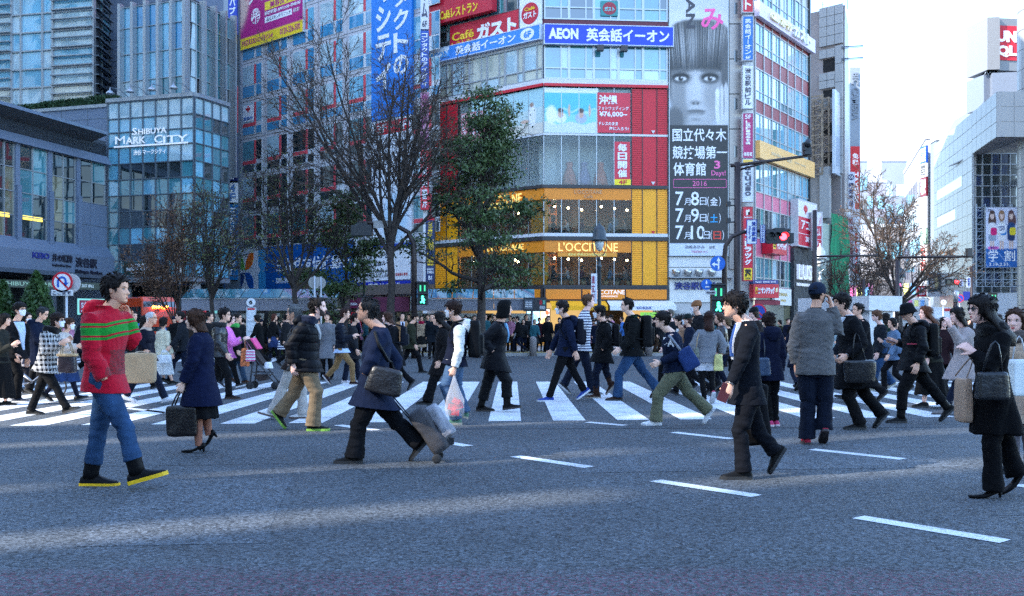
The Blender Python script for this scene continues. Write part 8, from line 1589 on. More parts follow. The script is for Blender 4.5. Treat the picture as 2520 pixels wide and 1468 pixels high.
r25,J25=P('masked young man in a navy and white varsity jacket carrying a plastic bag',1044,180,1.7,dict(H=(1114,762),N=(1134,796),P=(1120,888),k1=(1096,952),a1=(1122,1026),k2=(1124,952),a2=(1143,1012),p2=18,e1=(1130,866),w1=(1118,906),c1=1.1,ff1=195),2,hairstyle='fringe',hair=(.03,.014,.01),hvol=.09,mask=1,tops=[dict(c=(.68,.67,.63),m=.035,hem=.0,hood=1,n='hoodie'),dict(c=(.012,.018,.05),m=.05,hem=.06,sl=0,n='varsity_vest')],bottom=('pants',(.09,.17,.3),.035,'denim',.6),shoe=SH((.1,.2,.13),(.5,.42,.3)))
r26,J26=P('man with a black hood up in a long black parka and boots walking right',1014,0,1.76,dict(H=(1244,760),N=(1230,794),P=(1218,876),k1=(1246,938),a1=(1248,994),p1=8,k2=(1200,940),a2=(1184,1000),e1=(1190,838),w1=(1214,866),tw=-8),2,hairstyle='fringe',hat=('hood',(.014,.015,.016)),pocket1=1,pocket2=1,tops=[dict(c=(.013,.013,.018),m=.06,hem=.22,fl=.005,k='nylon',open=(.07,lin(110,160,195),.45),n='parka')],bottom=('pants',(.012,.012,.014),.045,'nylon',.5),shoe=SH((.015,.013,.012),(.03,.022,.018),'boot'))
r27,J27=P('masked young man in a navy hoodie and blue trainers walking left',988,180,1.82,dict(H=(1382,758),N=(1398,786),P=(1390,860),k1=(1370,922),a1=(1352,974),k2=(1412,915),a2=(1436,958),p2=-36,e1=(1408,836),w1=(1416,866),c1=.5,e2=(1370,835),w2=(1356,864)),2,hairstyle='fringe',mask=1,bw=.95,tops=[dict(c=(.014,.026,.075),m=.03,hem=.12,hood=1,n='hoodie')],bottom=('pants',(.013,.012,.014),.012,'wool',.2),shoe=SH((.02,.05,.25),(.6,.62,.65)))
P('tall man in a white and navy striped sweater walking right',972,0,1.9,dict(H=(1449,742),N=(1440,770),P=(1432,850),k1=(1446,905),a1=(1456,958),k2=(1412,898),a2=(1390,946),p2=-40,e1=(1424,816),w1=(1440,842)),2,hairstyle='high',hair=(.09,.045,.022),skin='w',pocket1=1,tops=[dict(c=(.6,.6,.62),mat=STRIPE,m=.03,hem=.1,collar=.04,n='sweater')],bottom=('pants',DDEN,.025,'denim',.4),shoe=SH((.05,.05,.06),(.5,.5,.5)))
r29,J29=P('masked man in a black jacket and brown boots walking left beside the striped man',980,180,1.76,dict(H=(1474,769),N=(1488,796),P=(1482,866),k1=(1466,920),a1=(1468,968),k2=(1492,915),a2=(1502,944),p2=-48,e1=(1498,838),w1=(1482,862)),2,hairstyle='fringe',mask=1,glasses='clear',pocket1=1,tops=[dict(c=(.014,.014,.016),m=.045,hem=.2,n='jacket',shirtcollar=(.02,.02,.02))],bottom=('pants',DDEN,.015,'denim',.2),shoe=SH((.06,.028,.02),(.3,.25,.2),'boot'))
r30,J30=P('man in a black jacket with a green collar and blue jeans walking left',986,180,1.84,dict(H=(1542,752),N=(1558,782),P=(1556,862),k1=(1524,922),a1=(1520,972),k2=(1582,912),a2=(1612,950),p2=-48,e1=(1552,836),w1=(1526,858),c1=.6),2,hairstyle='high',skin='b',glasses='clear',watch='1',tops=[dict(c=(.03,.1,.05),m=.025,hem=.09,collar=.06,n='fleece'),dict(c=(.013,.014,.014),m=.045,hem=.1,n='jacket')],bottom=('pants',DEN,.03,'denim',.9),shoe=SH((.05,.025,.018),(.02,.02,.02)))
r31,J31=P('stocky man in a navy sweatshirt with white initials striding left in khaki trousers',1046,180,1.64,dict(H=(1629,788),N=(1652,820),P=(1662,908),k1=(1620,972),a1=(1614,1030),k2=(1694,964),a2=(1740,1010),p2=-55,e1=(1668,872),w1=(1624,892),c1=.8),3,hairstyle='fringe',skin='b',glasses='clear',bw=1.1,watch='1',tops=[dict(c=(.012,.024,.07),m=.03,hem=.04,fl=0,belly=.01,n='sweatshirt',wr=1.2)],bottom=('pants',(.125,.125,.075),.045,'wool',.9),shoe=WSH)
r36,J36=P('man in glasses and a long black coat with a large leather tote walking left',1056,180,1.76,dict(H=(2070,745),N=(2091,780),P=(2096,884),k1=(2088,975),a1=(2116,1042),k2=(2130,972),a2=(2166,1022),p2=-46,e1=(2122,848),w1=(2084,876),c1=.9),2,hairstyle='fringe',glasses='clear',watch='1',tops=[dict(c=(.012,.013,.017),m=.045,hem=.36,fl=.04,shirtcollar=(.68,.7,.74),open=(.06,(.68,.7,.74),.6),n='coat')],bottom=('pants',(.012,.012,.014),.03,'wool',.6),shoe=BSH)
r40,J40=P('young man in a black bucket hat and parka looking at his phone',1040,180,1.72,dict(H=(2233,768),N=(2254,800),P=(2246,890),k1=(2222,960),a1=(2217,1024),k2=(2292,956),a2=(2330,1002),p2=-42,e1=(2270,858),w1=(2258,896),e2=(2240,852),w2=(2206,842),hd2=(-1,0,.2),hp=-14),2,hairstyle='fringe',hat=('bucket',(.013,.015,.018)),tops=[dict(c=(.012,.013,.017),m=.05,hem=.14,fl=0,k='nylon',hood=1,n='parka')],bottom=('pants',(.01,.01,.012),.03,'wool',.3),shoe=SH((.012,.012,.012),(.015,.015,.015),'boot'))
P('long haired woman in a beige coat and grey boots raising a hand to her face',1020,180,1.66,dict(H=(2354,776),N=(2373,808),P=(2374,876),k1=(2352,950),a1=(2326,1006),k2=(2378,950),a2=(2368,988),p2=-15,e1=(2366,850),w1=(2338,802),hd1=(-.2,0,1),c1=.8),2,fem=True,hairstyle='long',hlen=.8,skin='w',tops=[dict(c=(.36,.3,.28),m=.055,hem=.36,fl=.05,n='coat')],bottom=('pants',DDEN,.012,'denim',.1),shoe=SH((.16,.14,.13),(.05,.04,.04),'boot'))
r34,J34=P('woman with a dark bob in a navy hooded coat and pink trainers seen from behind',1049,108,1.53,dict(H=(1891,790),N=(1893,816),P=(1894,904),k1=(1886,972),a1=(1894,1034),k2=(1906,970),a2=(1908,1030),e1=(1862,862),w1=(1862,890)),2,fem=True,hairstyle='bob',hair=(.02,.01,.008),tops=[dict(c=(.014,.02,.06),m=.055,hem=.2,fl=.03,hood=1,n='coat')],bottom=('pants',(.011,.011,.013),.008,'wool',0),shoe=SH((.5,.05,.14),(.6,.5,.52)))
P('woman in a cable knit grey sweater and white shorts seen from behind',995,90,1.63,dict(H=(1745,784),N=(1744,810),P=(1738,886),k1=(1728,940),a1=(1734,984),k2=(1752,940),a2=(1754,966),p2=-45,e1=(1708,850),w1=(1712,884),e2=(1780,850),w2=(1776,872),c2=.9),2,fem=True,hairstyle='long',hair=(.035,.014,.01),hlen=1.0,tights=(.012,.012,.014),tops=[dict(c=(.17,.178,.195),m=.05,hem=.05,k='knit',n='sweater')],bottom=('shorts',(.5,.5,.52),.03),shoe=SH((.4,.05,.1),(.5,.5,.5)))
# ---- left group on the crossing
r22,J22=P('woman in a black and white plaid coat, mask and sunglasses walking right',1022,0,1.62,dict(H=(143,789),N=(126,814),P=(113,900),k1=(138,955),a1=(163,1002),p1=18,k2=(96,958),a2=(77,1010),e1=(112,864),w1=(148,846),e2=(130,860),w2=(162,840),c2=.9,c1=.7),2,fem=True,hairstyle='bob',hair=(.02,.011,.009),mask=1,glasses='dark',scarf=(.013,.012,.013),tops=[dict(c=(.02,.02,.025),mat=PLAID,m=.06,hem=.1,fl=.03,n='coat')],bottom=('pants',(.012,.012,.014),.012),shoe=BSH)
P('masked woman in a beige coat over a blue skirt walking right',990,0,1.54,dict(H=(171,798),N=(159,820),P=(158,880),k1=(176,930),a1=(190,974),p1=15,k2=(140,934),a2=(114,972),p2=-32,e1=(165,858),w1=(190,852),c1=.9),2,fem=True,hairstyle='bob',hair=BRNH,mask=1,tights=(.014,.018,.045),tops=[dict(c=(.5,.43,.37),m=.05,hem=.24,fl=.05,n='coat')],bottom=('skirt',(.03,.07,.2),.04,'denim',.42),shoe=BSH)
P('tall masked man with glasses in a black jacket over a pale blue shirt at left',990,0,1.8,dict(H=(50,762),N=(40,792),P=(36,860),k1=(46,922),a1=(42,976),k2=(28,922),a2=(18,970),p2=-20,e1=(28,835),w1=(38,872),tw=-35,hy=-20),2,hairstyle='fringe',mask=1,glasses='clear',tops=[dict(c=(.012,.012,.016),m=.035,hem=.15,open=(.085,(.42,.52,.68),.0),n='jacket')],bottom=('pants',(.012,.012,.014),.02),shoe=SH((.04,.05,.08),(.5,.5,.5)))
P('woman in an olive jacket with arms crossed cut by the left edge',998,0,1.52,dict(H=(13,788),N=(2,812),P=(0,884),k1=(8,940),a1=(14,986),k2=(-8,940),a2=(-16,982),e1=(8,862),w1=(30,850),e2=(12,858),w2=(26,852)),2,fem=True,hairstyle='long',hlen=.6,tops=[dict(c=(.05,.05,.04),m=.045,hem=.08,n='jacket')],bottom=('skirt',(.012,.012,.013),.05,'wool',.65),shoe=BSH)
P('man with glasses in a navy coat looking down behind the plaid coat',976,0,1.72,dict(H=(106,772),N=(92,796),P=(90,858),k1=(98,915),a1=(102,962),k2=(82,915),a2=(74,958),p2=-25,hp=-22,e1=(92,838),w1=(112,842)),2,hairstyle='high',hair=(.03,.03,.032),glasses='clear',tops=[dict(c=(.012,.022,.06),m=.05,hem=.3,hood=1,n='coat')],bottom=('pants',(.012,.012,.016),.025),shoe=BSH)
P('masked woman in a pale coat behind the tall masked man',968,0,1.58,dict(H=(68,784),N=(60,806),P=(60,868),k1=(66,915),a1=(70,955),k2=(52,915),a2=(46,952),p2=-20,hy=-25),2,fem=True,hairstyle='longpart',hlen=.4,mask=1,tops=[dict(c=(.4,.34,.32),m=.04,hem=.3,n='coat')],bottom=('pants',(.03,.03,.04),.02),shoe=BSH)
r8,J8=P('elderly man with white hair in a navy and beige padded vest walking right',994,0,1.62,dict(H=(373,784),N=(361,808),P=(357,874),k1=(385,930),a1=(405,978),p1=12,k2=(335,930),a2=(312,972),p2=-14,e1=(348,848),w1=(356,862),c1=1.1),2,hairstyle='thin',hair=(.5,.5,.5),skin='c',glasses='clear',tops=[dict(c=(.013,.016,.035),m=.03,hem=.06,n='sweater'),dict(c=(.016,.018,.04),m=.055,hem=.1,sl=0,k='nylon',st='puffer',n='padded_vest',mat=patterned('two tone vest',(.016,.018,.04),(.42,.3,.22),lambda m,x,y,z:mathnode(m,'GREATER_THAN',z,1.25),'nylon'))],bottom=('pants',DDEN,.02,'denim',.3),shoe=SH((.6,.62,.66),(.5,.5,.52)))
r9,J9=P('woman in a cream jacket and white culottes with a white handbag',946,55,1.57,dict(H=(403,793),N=(401,813),P=(402,864),k1=(412,905),a1=(424,938),k2=(398,905),a2=(404,934),p2=-20),2,fem=True,hairstyle='longpart',hlen=.5,hair=(.015,.01,.009),tops=[dict(c=CREAMC,m=.045,hem=.1,n='jacket')],bottom=('skirt',(.66,.64,.6),.04,'wool',.55),shoe=BSH)
r11,J11=P('man in a black jacket with a fur collar and earphones striding right',982,0,1.72,dict(H=(554,776),N=(541,801),P=(540,866),k1=(560,920),a1=(564,970),k2=(536,922),a2=(520,955),p2=-40,e1=(536,845),w1=(557,872),c1=.6),2,hairstyle='short',glasses='clear',tops=[dict(c=(.018,.016,.018),m=.035,hem=.1,k='leather',fur=(.012,.011,.012),n='jacket')],bottom=('pants',(.013,.013,.015),.015),shoe=SH((.02,.015,.014),(.05,.03,.02)))
r12,J12=P('woman in a loose pink sweater pushing a stroller',957,0,1.6,dict(H=(568,786),N=(558,806),P=(556,866),k1=(574,905),a1=(586,944),p1=14,k2=(554,908),a2=(542,938),p2=-35,e1=(574,846),w1=(597,836),hd1=(1,0,.3),c1=1,e2=(576,842),w2=(600,835),c2=1),2,fem=True,hairstyle='bun',glasses='clear',skin='w',tops=[dict(c=lin(225,115,190),m=.065,hem=.14,fl=.02,k='knit',n='sweater',cuff=.3,cw=1.6)],bottom=('pants',(.012,.012,.014),.008,'wool',0),shoe=SH((.05,.05,.055),(.6,.6,.6)))
P('man with glasses in a black coat and green scarf behind the pink sweater',944,0,1.66,dict(H=(585,783),N=(577,803),P=(577,858),k1=(592,896),a1=(602,932),k2=(576,896),a2=(568,928),p2=-25),2,hairstyle='short',hair=(.02,.015,.012),glasses='clear',scarf=(.05,.3,.06),tops=[dict(c=(.012,.012,.014),m=.05,hem=.3,n='coat')],bottom=('pants',(.03,.06,.1),.02,'denim'),shoe=SH((.08,.035,.02)))
P('short haired woman in a navy puffer jacket and tan trousers with folded arms',948,0,1.74,dict(H=(850,772),N=(838,797),P=(840,858),k1=(866,898),a1=(868,936),k2=(826,903),a2=(806,930),p2=-50,e1=(844,838),w1=(868,828),e2=(850,836),w2=(864,832),win1=.5,win2=.4),2,fem=True,hairstyle='short',hair=(.035,.016,.012),tops=[dict(c=(.4,.5,.65),m=.03,hem=.1,sl=0,n='shirt'),dict(c=(.013,.018,.035),m=.055,hem=.0,k='nylon',st='puffer',n='puffer_jacket')],bottom=('pants',(.22,.125,.05),.012,'wool',0),shoe=SH((.035,.012,.015),(.5,.45,.42)),watch='1')
P('person in a dark coat and rolled jeans with pink socks beside the tan trousers',943,0,1.62,dict(H=(876,784),N=(868,803),P=(868,860),k1=(854,902),a1=(848,930),k2=(878,900),a2=(884,930)),2,fem=True,hairstyle='short',tops=[dict(c=(.03,.032,.04),m=.045,hem=.25,n='coat')],bottom=('pants',DDEN,.025,'denim',.3),shoe=SH((.6,.55,.58),(.5,.5,.5)))
r20,J20=P('woman with long brown hair in a black coat and backpack walking left',962,180,1.68,dict(H=(952,782),N=(967,804),P=(970,860),k1=(956,915),a1=(944,952),k2=(986,912),a2=(1010,938),p2=-52),2,fem=True,hairstyle='longpart',hair=(.06,.026,.016),hlen=.55,hsweep=1,skin='w',tops=[dict(c=(.011,.012,.016),m=.045,hem=.35,n='coat')],bottom=('pants',(.012,.012,.014),.015),shoe=BSH)
P('woman with glasses and long hair in a black coat and wide trousers walking left',995,180,1.62,dict(H=(1078,785),N=(1092,808),P=(1087,886),k1=(1066,940),a1=(1052,982),k2=(1106,936),a2=(1128,966),p2=-38,e1=(1098,856),w1=(1082,890)),2,fem=True,hairstyle='longpart',hlen=.95,glasses='clear',tops=[dict(c=(.02,.017,.018),m=.05,hem=.28,n='coat')],bottom=('pants',(.012,.012,.015),.05,'wool',1.2),shoe=BSH)
P('man in an olive jacket and brown brimmed hat striding right',918,0,1.76,dict(H=(1022,782),N=(1012,798),P=(1010,842),k1=(1030,878),a1=(1036,910),k2=(1000,876),a2=(984,896),p2=-50),2,hairstyle='short',beard=1,hat=('fedora',(.05,.035,.028)),tops=[dict(c=(.05,.055,.03),m=.045,hem=.2,n='jacket')],bottom=('pants',(.013,.013,.018),.02),shoe=BSH)
P('woman with a brown bob and sunglasses in a dark denim jacket walking left',962,180,1.68,dict(H=(2157,778),N=(2167,800),P=(2168,862),k1=(2156,915),a1=(2148,952),k2=(2176,912),a2=(2194,942),p2=-30),2,fem=True,hairstyle='bob',hair=(.11,.05,.025),glasses='dark',skin='w',tops=[dict(c=(.025,.035,.055),m=.045,hem=.16,k='denim',n='denim_jacket')],bottom=('pants',DEN,.03,'denim',.8),shoe=SH((.3,.28,.22),(.5,.5,.45)))
r41,J41=P('woman with long auburn hair in an olive jacket behind the bucket hat',1002,180,1.66,dict(H=(2277,772),N=(2290,798),P=(2292,878),k1=(2280,940),a1=(2274,986),k2=(2304,938),a2=(2322,970),p2=-35),2,fem=True,hairstyle='longpart',hair=(.11,.04,.02),hlen=.95,skin='w',tops=[dict(c=(.05,.05,.035),m=.05,hem=.1,n='jacket')],bottom=('skirt',(.012,.012,.013),.05,'wool',.62),shoe=BSH)
# ---- walkers behind, placed by their feet
def wp(px,gy,top,face,ph,label,near=1,**fit):
 d=gd(gy);H=min(1.86,max(1.45,(gy-top)/F0*d));kw={k_:fit.pop(k_)for k_ in('arms','hy','stand')if k_ in fit};return walker(X_(px,d),d,face,H,ph,fit,label,near,**kw)
def T_(c,hem=.1,**k_):return[dict(c=c,m=k_.pop('m',.04),hem=hem,**k_)]
GP=('pants',(.013,.013,.016),.02)
wp(198,938,770,0,1,'man with glasses in a dark suit behind the red hoodie',hairstyle='high',glasses='clear',tops=T_((.02,.022,.03),.15,open=(.06,(.5,.55,.65),.5)),bottom=GP)
wp(226,936,766,0,3,'dark haired man in a black suit just left of the red hoodie',hairstyle='short',tops=T_((.012,.012,.014),.15,shirtcollar=(.6,.6,.62)),bottom=GP)
wp(324,930,768,320,2,'man in a bright blue jacket before the orange minibus',hairstyle='short',tops=T_((.02,.09,.35),.1),bottom=GP)
wp(345,960,778,0,4,'woman with long dark hair in black behind the elderly man',fem=True,hairstyle='long',hlen=.7,tops=T_(BLKC,.3),bottom=GP)
wp(455,945,768,200,1.5,'man in a dark jacket with a pale hood beside the navy coat woman',hairstyle='short',tops=T_((.03,.035,.045),.1,hood=1),bottom=('pants',DDEN,.02,'denim'))
wp(668,892,774,0,1,'woman with auburn hair in a black coat carrying a guitar case',fem=True,hairstyle='longpart',hair=(.1,.03,.018),hlen=.6,tops=T_(BLKC,.15),bottom=('skirt',(.02,.035,.1),.04,'wool',.4),tights=(.013,.013,.015))
wp(988,892,772,290,.4,'smiling man in a tan jacket and dark tie in the far crowd',hairstyle='high',tops=T_((.28,.15,.07),.12,open=(.08,(.6,.62,.7),.3,(.02,.03,.08))),bottom=('pants',(.12,.09,.07),.02))
wp(1036,880,778,285,.6,'woman in a beige trench coat and crimson scarf in the far crowd',fem=True,hairstyle='bun',scarf=(.4,.01,.05),tops=T_((.38,.27,.18),.42),bottom=('skirt',(.02,.02,.02),.03,'wool',.4),tights=(.015,.013,.014))
wp(1062,884,770,280,2.2,'man in a dark navy suit beside the crimson scarf woman',hairstyle='high',tops=T_((.013,.02,.03),.2),bottom=GP)
wp(1660,955,762,190,1,'bald man in a dark zip jacket behind the initials sweatshirt',hairstyle='bald',hair=(.1,.08,.06),skin='w',bw=1.12,tops=T_((.015,.02,.03),.1,open=(.06,(.05,.12,.11),.5)),bottom=GP)
wp(1684,966,778,180,2.6,'woman in a camel coat over a white turtleneck',fem=True,hairstyle='fringe',tops=T_((.26,.14,.08),.35,open=(.09,(.7,.68,.66),.3)),bottom=GP)
wp(1704,976,774,180,1.8,'masked woman in a dark green beanie and navy coat',fem=True,hairstyle='bob',hair=(.05,.02,.014),mask=1,hat=('beanie',(.015,.03,.028)),tops=T_((.015,.025,.06),.25),bottom=GP)
wp(1728,968,741,185,.8,'masked man in a rust brown beanie',hairstyle='short',mask=1,hat=('beanie',(.22,.09,.035)),tops=T_((.02,.02,.024),.12),bottom=GP)
wp(1782,965,772,180,2.9,'woman in a brown leather jacket behind the grey sweater',fem=True,hairstyle='bun',hair=(.06,.03,.02),tops=T_((.07,.04,.032),.08,k='leather'),bottom=('pants',(.015,.03,.09),.02,'denim'))
wp(1800,955,782,180,1.2,'woman in a black coat hidden behind the suited man',fem=True,hairstyle='longpart',hair=(.1,.06,.03),hlen=.4,tops=T_(BLKC,.2),bottom=GP)
wp(1842,942,778,190,2.2,'woman in a bright pink jacket behind the suited man',fem=True,hairstyle='longpart',hair=(.2,.12,.05),hlen=.6,tops=T_((.55,.12,.25),.1),bottom=GP)
wp(1868,968,757,185,.7,'woman in glasses and a black beanie behind the suited man',fem=True,hairstyle='longpart',hlen=.45,hair=(.05,.03,.02),glasses='clear',skin='w',hat=('beanie',(.013,.014,.016)),tops=T_((.05,.035,.03),.2),bottom=GP)
wp(1962,962,790,95,1,'woman in a navy coat left of the grey shirt jacket',fem=True,hairstyle='bob',tops=T_(NAVC,.3),bottom=('pants',DDEN,.02,'denim'))
wp(2098,990,764,100,2.4,'woman in a grey knitted beanie with ginger hair seen from behind',fem=True,hairstyle='longpart',hair=(.22,.1,.035),hlen=.5,hat=('beanie',(.13,.13,.135)),tops=T_((.03,.035,.05),.2),bottom=('pants',DDEN,.02,'denim'))
wp(2126,990,748,190,1,'man in a black overcoat behind the large leather tote',hairstyle='high',tops=T_((.012,.013,.018),.35),bottom=GP)
wp(2186,950,772,100,2.2,'woman in a dark green coat seen from behind',fem=True,hairstyle='long',hlen=.6,tops=T_((.014,.05,.03),.3),bottom=GP)
wp(2207,970,784,185,.8,'person in a pale denim jacket holding a phone beside the bucket hat',fem=True,hairstyle='longpart',hlen=.3,arms='phone',tops=T_((.16,.25,.38),.1,k='denim'),bottom=GP)
wp(2318,968,782,268,.5,'long haired woman with red lips facing the camera',fem=True,hairstyle='long',hlen=.75,skin='w',lipred=1,tops=T_((.05,.02,.025),.2),bottom=GP)
wp(2260,955,790,200,1.4,'man in a grey jacket behind the auburn haired woman',hairstyle='short',tops=T_((.06,.06,.065),.1),bottom=GP)
wp(2420,990,770,100,1.4,'woman in a dark coat behind the woman all in black',fem=True,hairstyle='bob',tops=T_((.02,.022,.03),.3),bottom=GP)
wp(2465,985,775,190,2.4,'man in a dark jacket near the right edge',hairstyle='short',tops=T_((.03,.03,.035),.1),bottom=GP)
wp(640,900,776,180,1.1,'woman in a black coat behind the stroller',fem=True,hairstyle='long',hlen=.5,tops=T_(BLKC,.3),bottom=GP)
wp(700,905,772,0,2.5,'man in a dark parka behind the grey haired man',hairstyle='short',tops=T_((.03,.03,.035),.2),bottom=GP)
wp(805,935,770,275,.3,'young woman in a grey coat holding a phone behind the bearded man',fem=True,hairstyle='bob',arms='phone',stand=True,tops=T_((.14,.14,.15),.35),bottom=GP)
wp(480,925,775,180,2,'woman in a brown coat behind the navy coat woman',fem=True,hairstyle='bob',hair=BRNH,tops=T_((.07,.045,.035),.3),bottom=GP)
wp(505,932,770,0,3,'man in a black jacket left of the fur collar jacket',hairstyle='high',tops=T_((.015,.015,.018),.1),bottom=GP)
wp(265,925,776,180,1.8,'woman in a dark coat glimpsed behind the red hoodie',fem=True,hairstyle='long',hlen=.5,tops=T_((.03,.025,.03),.3),bottom=GP)
wp(6,955,780,0,1,'man in a black coat at the left edge, farther back',hairstyle='short',tops=T_(BLKC,.3),bottom=GP)
# ---- far crowd on the opposite kerb: a dozen builds, copied with their clothes re-coloured
protos=[]
CROWD='people waiting in the far crowd'
for i,(fm,hs,hem,kind,ph,st,ex)in enumerate(((0,'short',.1,'pants',0,True,{}),(1,'long',.35,'pants',0,True,{}),(0,'fringe',.3,'pants',.6,False,{}),(1,'bob',.15,'skirt',0,True,{}),(0,'high',.12,'pants',2.2,False,{}),(1,'longpart',.3,'skirt',.8,False,{}),(0,'fringe',.1,'pants',0,True,{'arms':'phone'}),(1,'bun',.1,'pants',2.5,False,{}),(0,'short',.35,'pants',0,True,{'arms':'fold'}),(1,'bob',.4,'pants',1.2,False,{}),(0,'short',.1,'pants',0,True,{'hat':1}),(1,'long',.1,'skirt',0,True,{'mask':1}))):
 fit=dict(fem=bool(fm),hairstyle=hs,tops=[dict(c=(.02,.02,.02),m=.045,hem=hem,n='coat')],bottom=('skirt',(.02,.02,.02),.03,'wool',.42)if kind=='skirt' else('pants',(.02,.02,.02),.022),shoe=BSH)
 if kind=='skirt':fit['tights']=(.014,.013,.014)
 if ex.get('hat'):fit['hat']=('cap',(.02,.03,.07),'front')
 if ex.get('mask'):fit['mask']=1
 if hs=='long' or hs=='longpart':fit['hlen']=.5
 p,_=walker(0,0,270,1.58 if fm else 1.72,ph,fit,'x',0 if i%2 else 1,stand=st,arms=ex.get('arms'));protos.append(p)
COLS=(('black',(.012,.012,.014)),('dark navy',(.014,.02,.05)),('charcoal',(.04,.042,.046)),('beige',(.4,.3,.2)),('bright blue',(.06,.18,.45)),('burgundy',(.09,.012,.025)),('olive',(.06,.06,.03)),('grey',(.16,.16,.17)),('brown',(.09,.05,.03)),('white',(.62,.62,.62)),('teal',(.02,.09,.11)),('pink',(.5,.2,.3)))
ZONES=((0,'left of the orange minibus'),(310,'under the bus shelter canopy'),(830,'below the big bare tree'),(1070,'under the evergreen tree'),(1330,'before the yellow corner shop'),(1650,'below the portrait banner'),(1960,'beside the far kiosk'),(2200,'on the far right crossing'))
rc_=random.Random(77);used=[False]*len(protos)
def recolour(c,top,low):
 for ch in c.children:
  n=ch.name.split('.')[0]
  if n in('coat','trousers','skirt')and ch.material_slots:ch.material_slots[0].link='OBJECT';ch.material_slots[0].material=cloth(top if n=='coat' else low)
def member(i,x,y,face,k,z=.0,top=None,where=None,sc=1):
 p=protos[i]
 if used[i]:c=copytree(p)
 else:c=p;used[i]=True
 c.location=(x,y,z);c.rotation_euler=(0,0,R(face-270));c.scale=(sc,sc,sc);nm,col=top or COLS[k];low=COLS[rc_.choice((0,0,1,2,8))][1];recolour(c,col,low)
 kind=('man','woman','man','woman','man','woman','man','woman','man','woman','man','woman')[i];look=('short-haired','long-haired','striding','bobbed','walking','strolling','phone-holding','tied-hair','arms-folded','short-bobbed','capped','masked')[i]
 zn=where or[z_[1]for z_ in ZONES if px_of(x,y)>=z_[0]][-1];tag(c,'%s %s in %s, far crowd %s'%(look,kind,nm,zn),'person',CROWD);return c
def px_of(x,y):return 1260+F0*x/y
n_=0;spots=[]
while n_<195:
 px=rc_.uniform(150,2500)if rc_.random()<.3 else rc_.uniform(860,1960)if rc_.random()<.72 else rc_.uniform(430,900);d=rc_.uniform(45.9,49.5)if 830<px<1990 else rc_.uniform(36,58)
 if 430<px<830:d=rc_.uniform(40,47)
 elif px<830 and d<38 and rc_.random()<.5:continue
 x=X_(px,d)
 if any((x-a)**2+(d-b)**2<.42**2 for a,b in spots):continue
 spots.append((x,d));z=.14 if(-13<x<12 and d>45.6)else 0
 member(rc_.randrange(12),x,d,rc_.choice((270,265,280,250,290,180,0)),rc_.choice((0,0,0,0,1,1,1,2,2,3,4,5,6,7,8,9,10,11)),z,sc=rc_.uniform(.95,1.05));n_+=1
# ---- guests at the cafe windows
def seated(x,y,z,face,fit,label):
 f=V3(math.cos(R(face)),math.sin(R(face)),0);lat=V3(-f[1],f[0],0);UP=V3(0,0,1);J={'fwd':(f[0],f[1]),'side1':-1,'side2':1};o=V3(x,y,z);J['P']=o+UP*.5;J['N']=J['P']+UP*.54+f*.06;J['H']=J['N']+UP*.17+f*.05
 for q,sg in(('1',-1),('2',1)):
  hj=J['P']+lat*.09*sg;J['k'+q]=hj+f*.42+UP*.02;J['a'+q]=J['k'+q]-UP*.42+f*.04;J['a'+q][2]=z+.087;J['s'+q]=J['N']+lat*.158*sg-UP*.08;J['e'+q]=J['s'+q]-UP*.25+f*.1+lat*sg*.05;J['w'+q]=J['e'+q]+f*.2+UP*.08
 J['hf']=(f[0],f[1]);J['hp']=0;r_,=(person(label,y,J,fit,1.66,0,'guests in the cafe windows'),);return r_
k=0
for zz,fl in((zc(702),'lower'),(zc(582.5),'upper')):
 for j,(u,w_,fc,c,nm)in enumerate(((.75,-1.6,10,(.02,.02,.024),'black'),(1.75,-1.7,190,(.4,.38,.36),'pale grey'),(2.6,-1.7,10,(.1,.03,.05),'plum'),(3.65,-1.5,190,(.02,.02,.025),'dark'),(4.4,-1.6,10,(.1,.18,.3),'blue'),(5.5,-1.6,190,(.35,.3,.26),'beige'))):
  p=g2.pt(u,zz,w_);seated(p[0],p[1],zz,fc,dict(fem=j%2==0,hairstyle=('long','short')[j%2],hlen=.5,tops=[dict(c=c,m=.04,hem=.02,n='coat')],bottom=GP),'seated guest in a %s top, %s cafe window, seat %s from the corner'%(nm,fl,('one','two','three','four','five','six')[j]))
  s_=thing('chair','dark wooden chair under the seated guest in a %s top, %s cafe floor'%(nm,fl),'chair',(p[0],p[1],zz));b=MB();b.box((p[0],p[1],zz+.4),(.4,.4,.04));b.build('seat',WOODT,s_);f=V3(math.cos(R(fc)),math.sin(R(fc)),0);b=MB();q=V3(*p)-f*.2;b.box((q[0],q[1],zz+.68),(.05,.4,.45),rz=R(fc));b.build('backrest',WOODT,s_)
  for a in(-.16,.16):
   for e in(-.16,.16):b=MB();b.box((p[0]+a,p[1]+e,zz+.19),(.035,.035,.38));b.build('leg',WOODT,s_)
p=g2.pt(4.95,zc(582.5),-2.6);member(0,p[0],p[1],250,7,zc(582.5),('grey blue',(.15,.2,.26)),'standing in the upper cafe window')
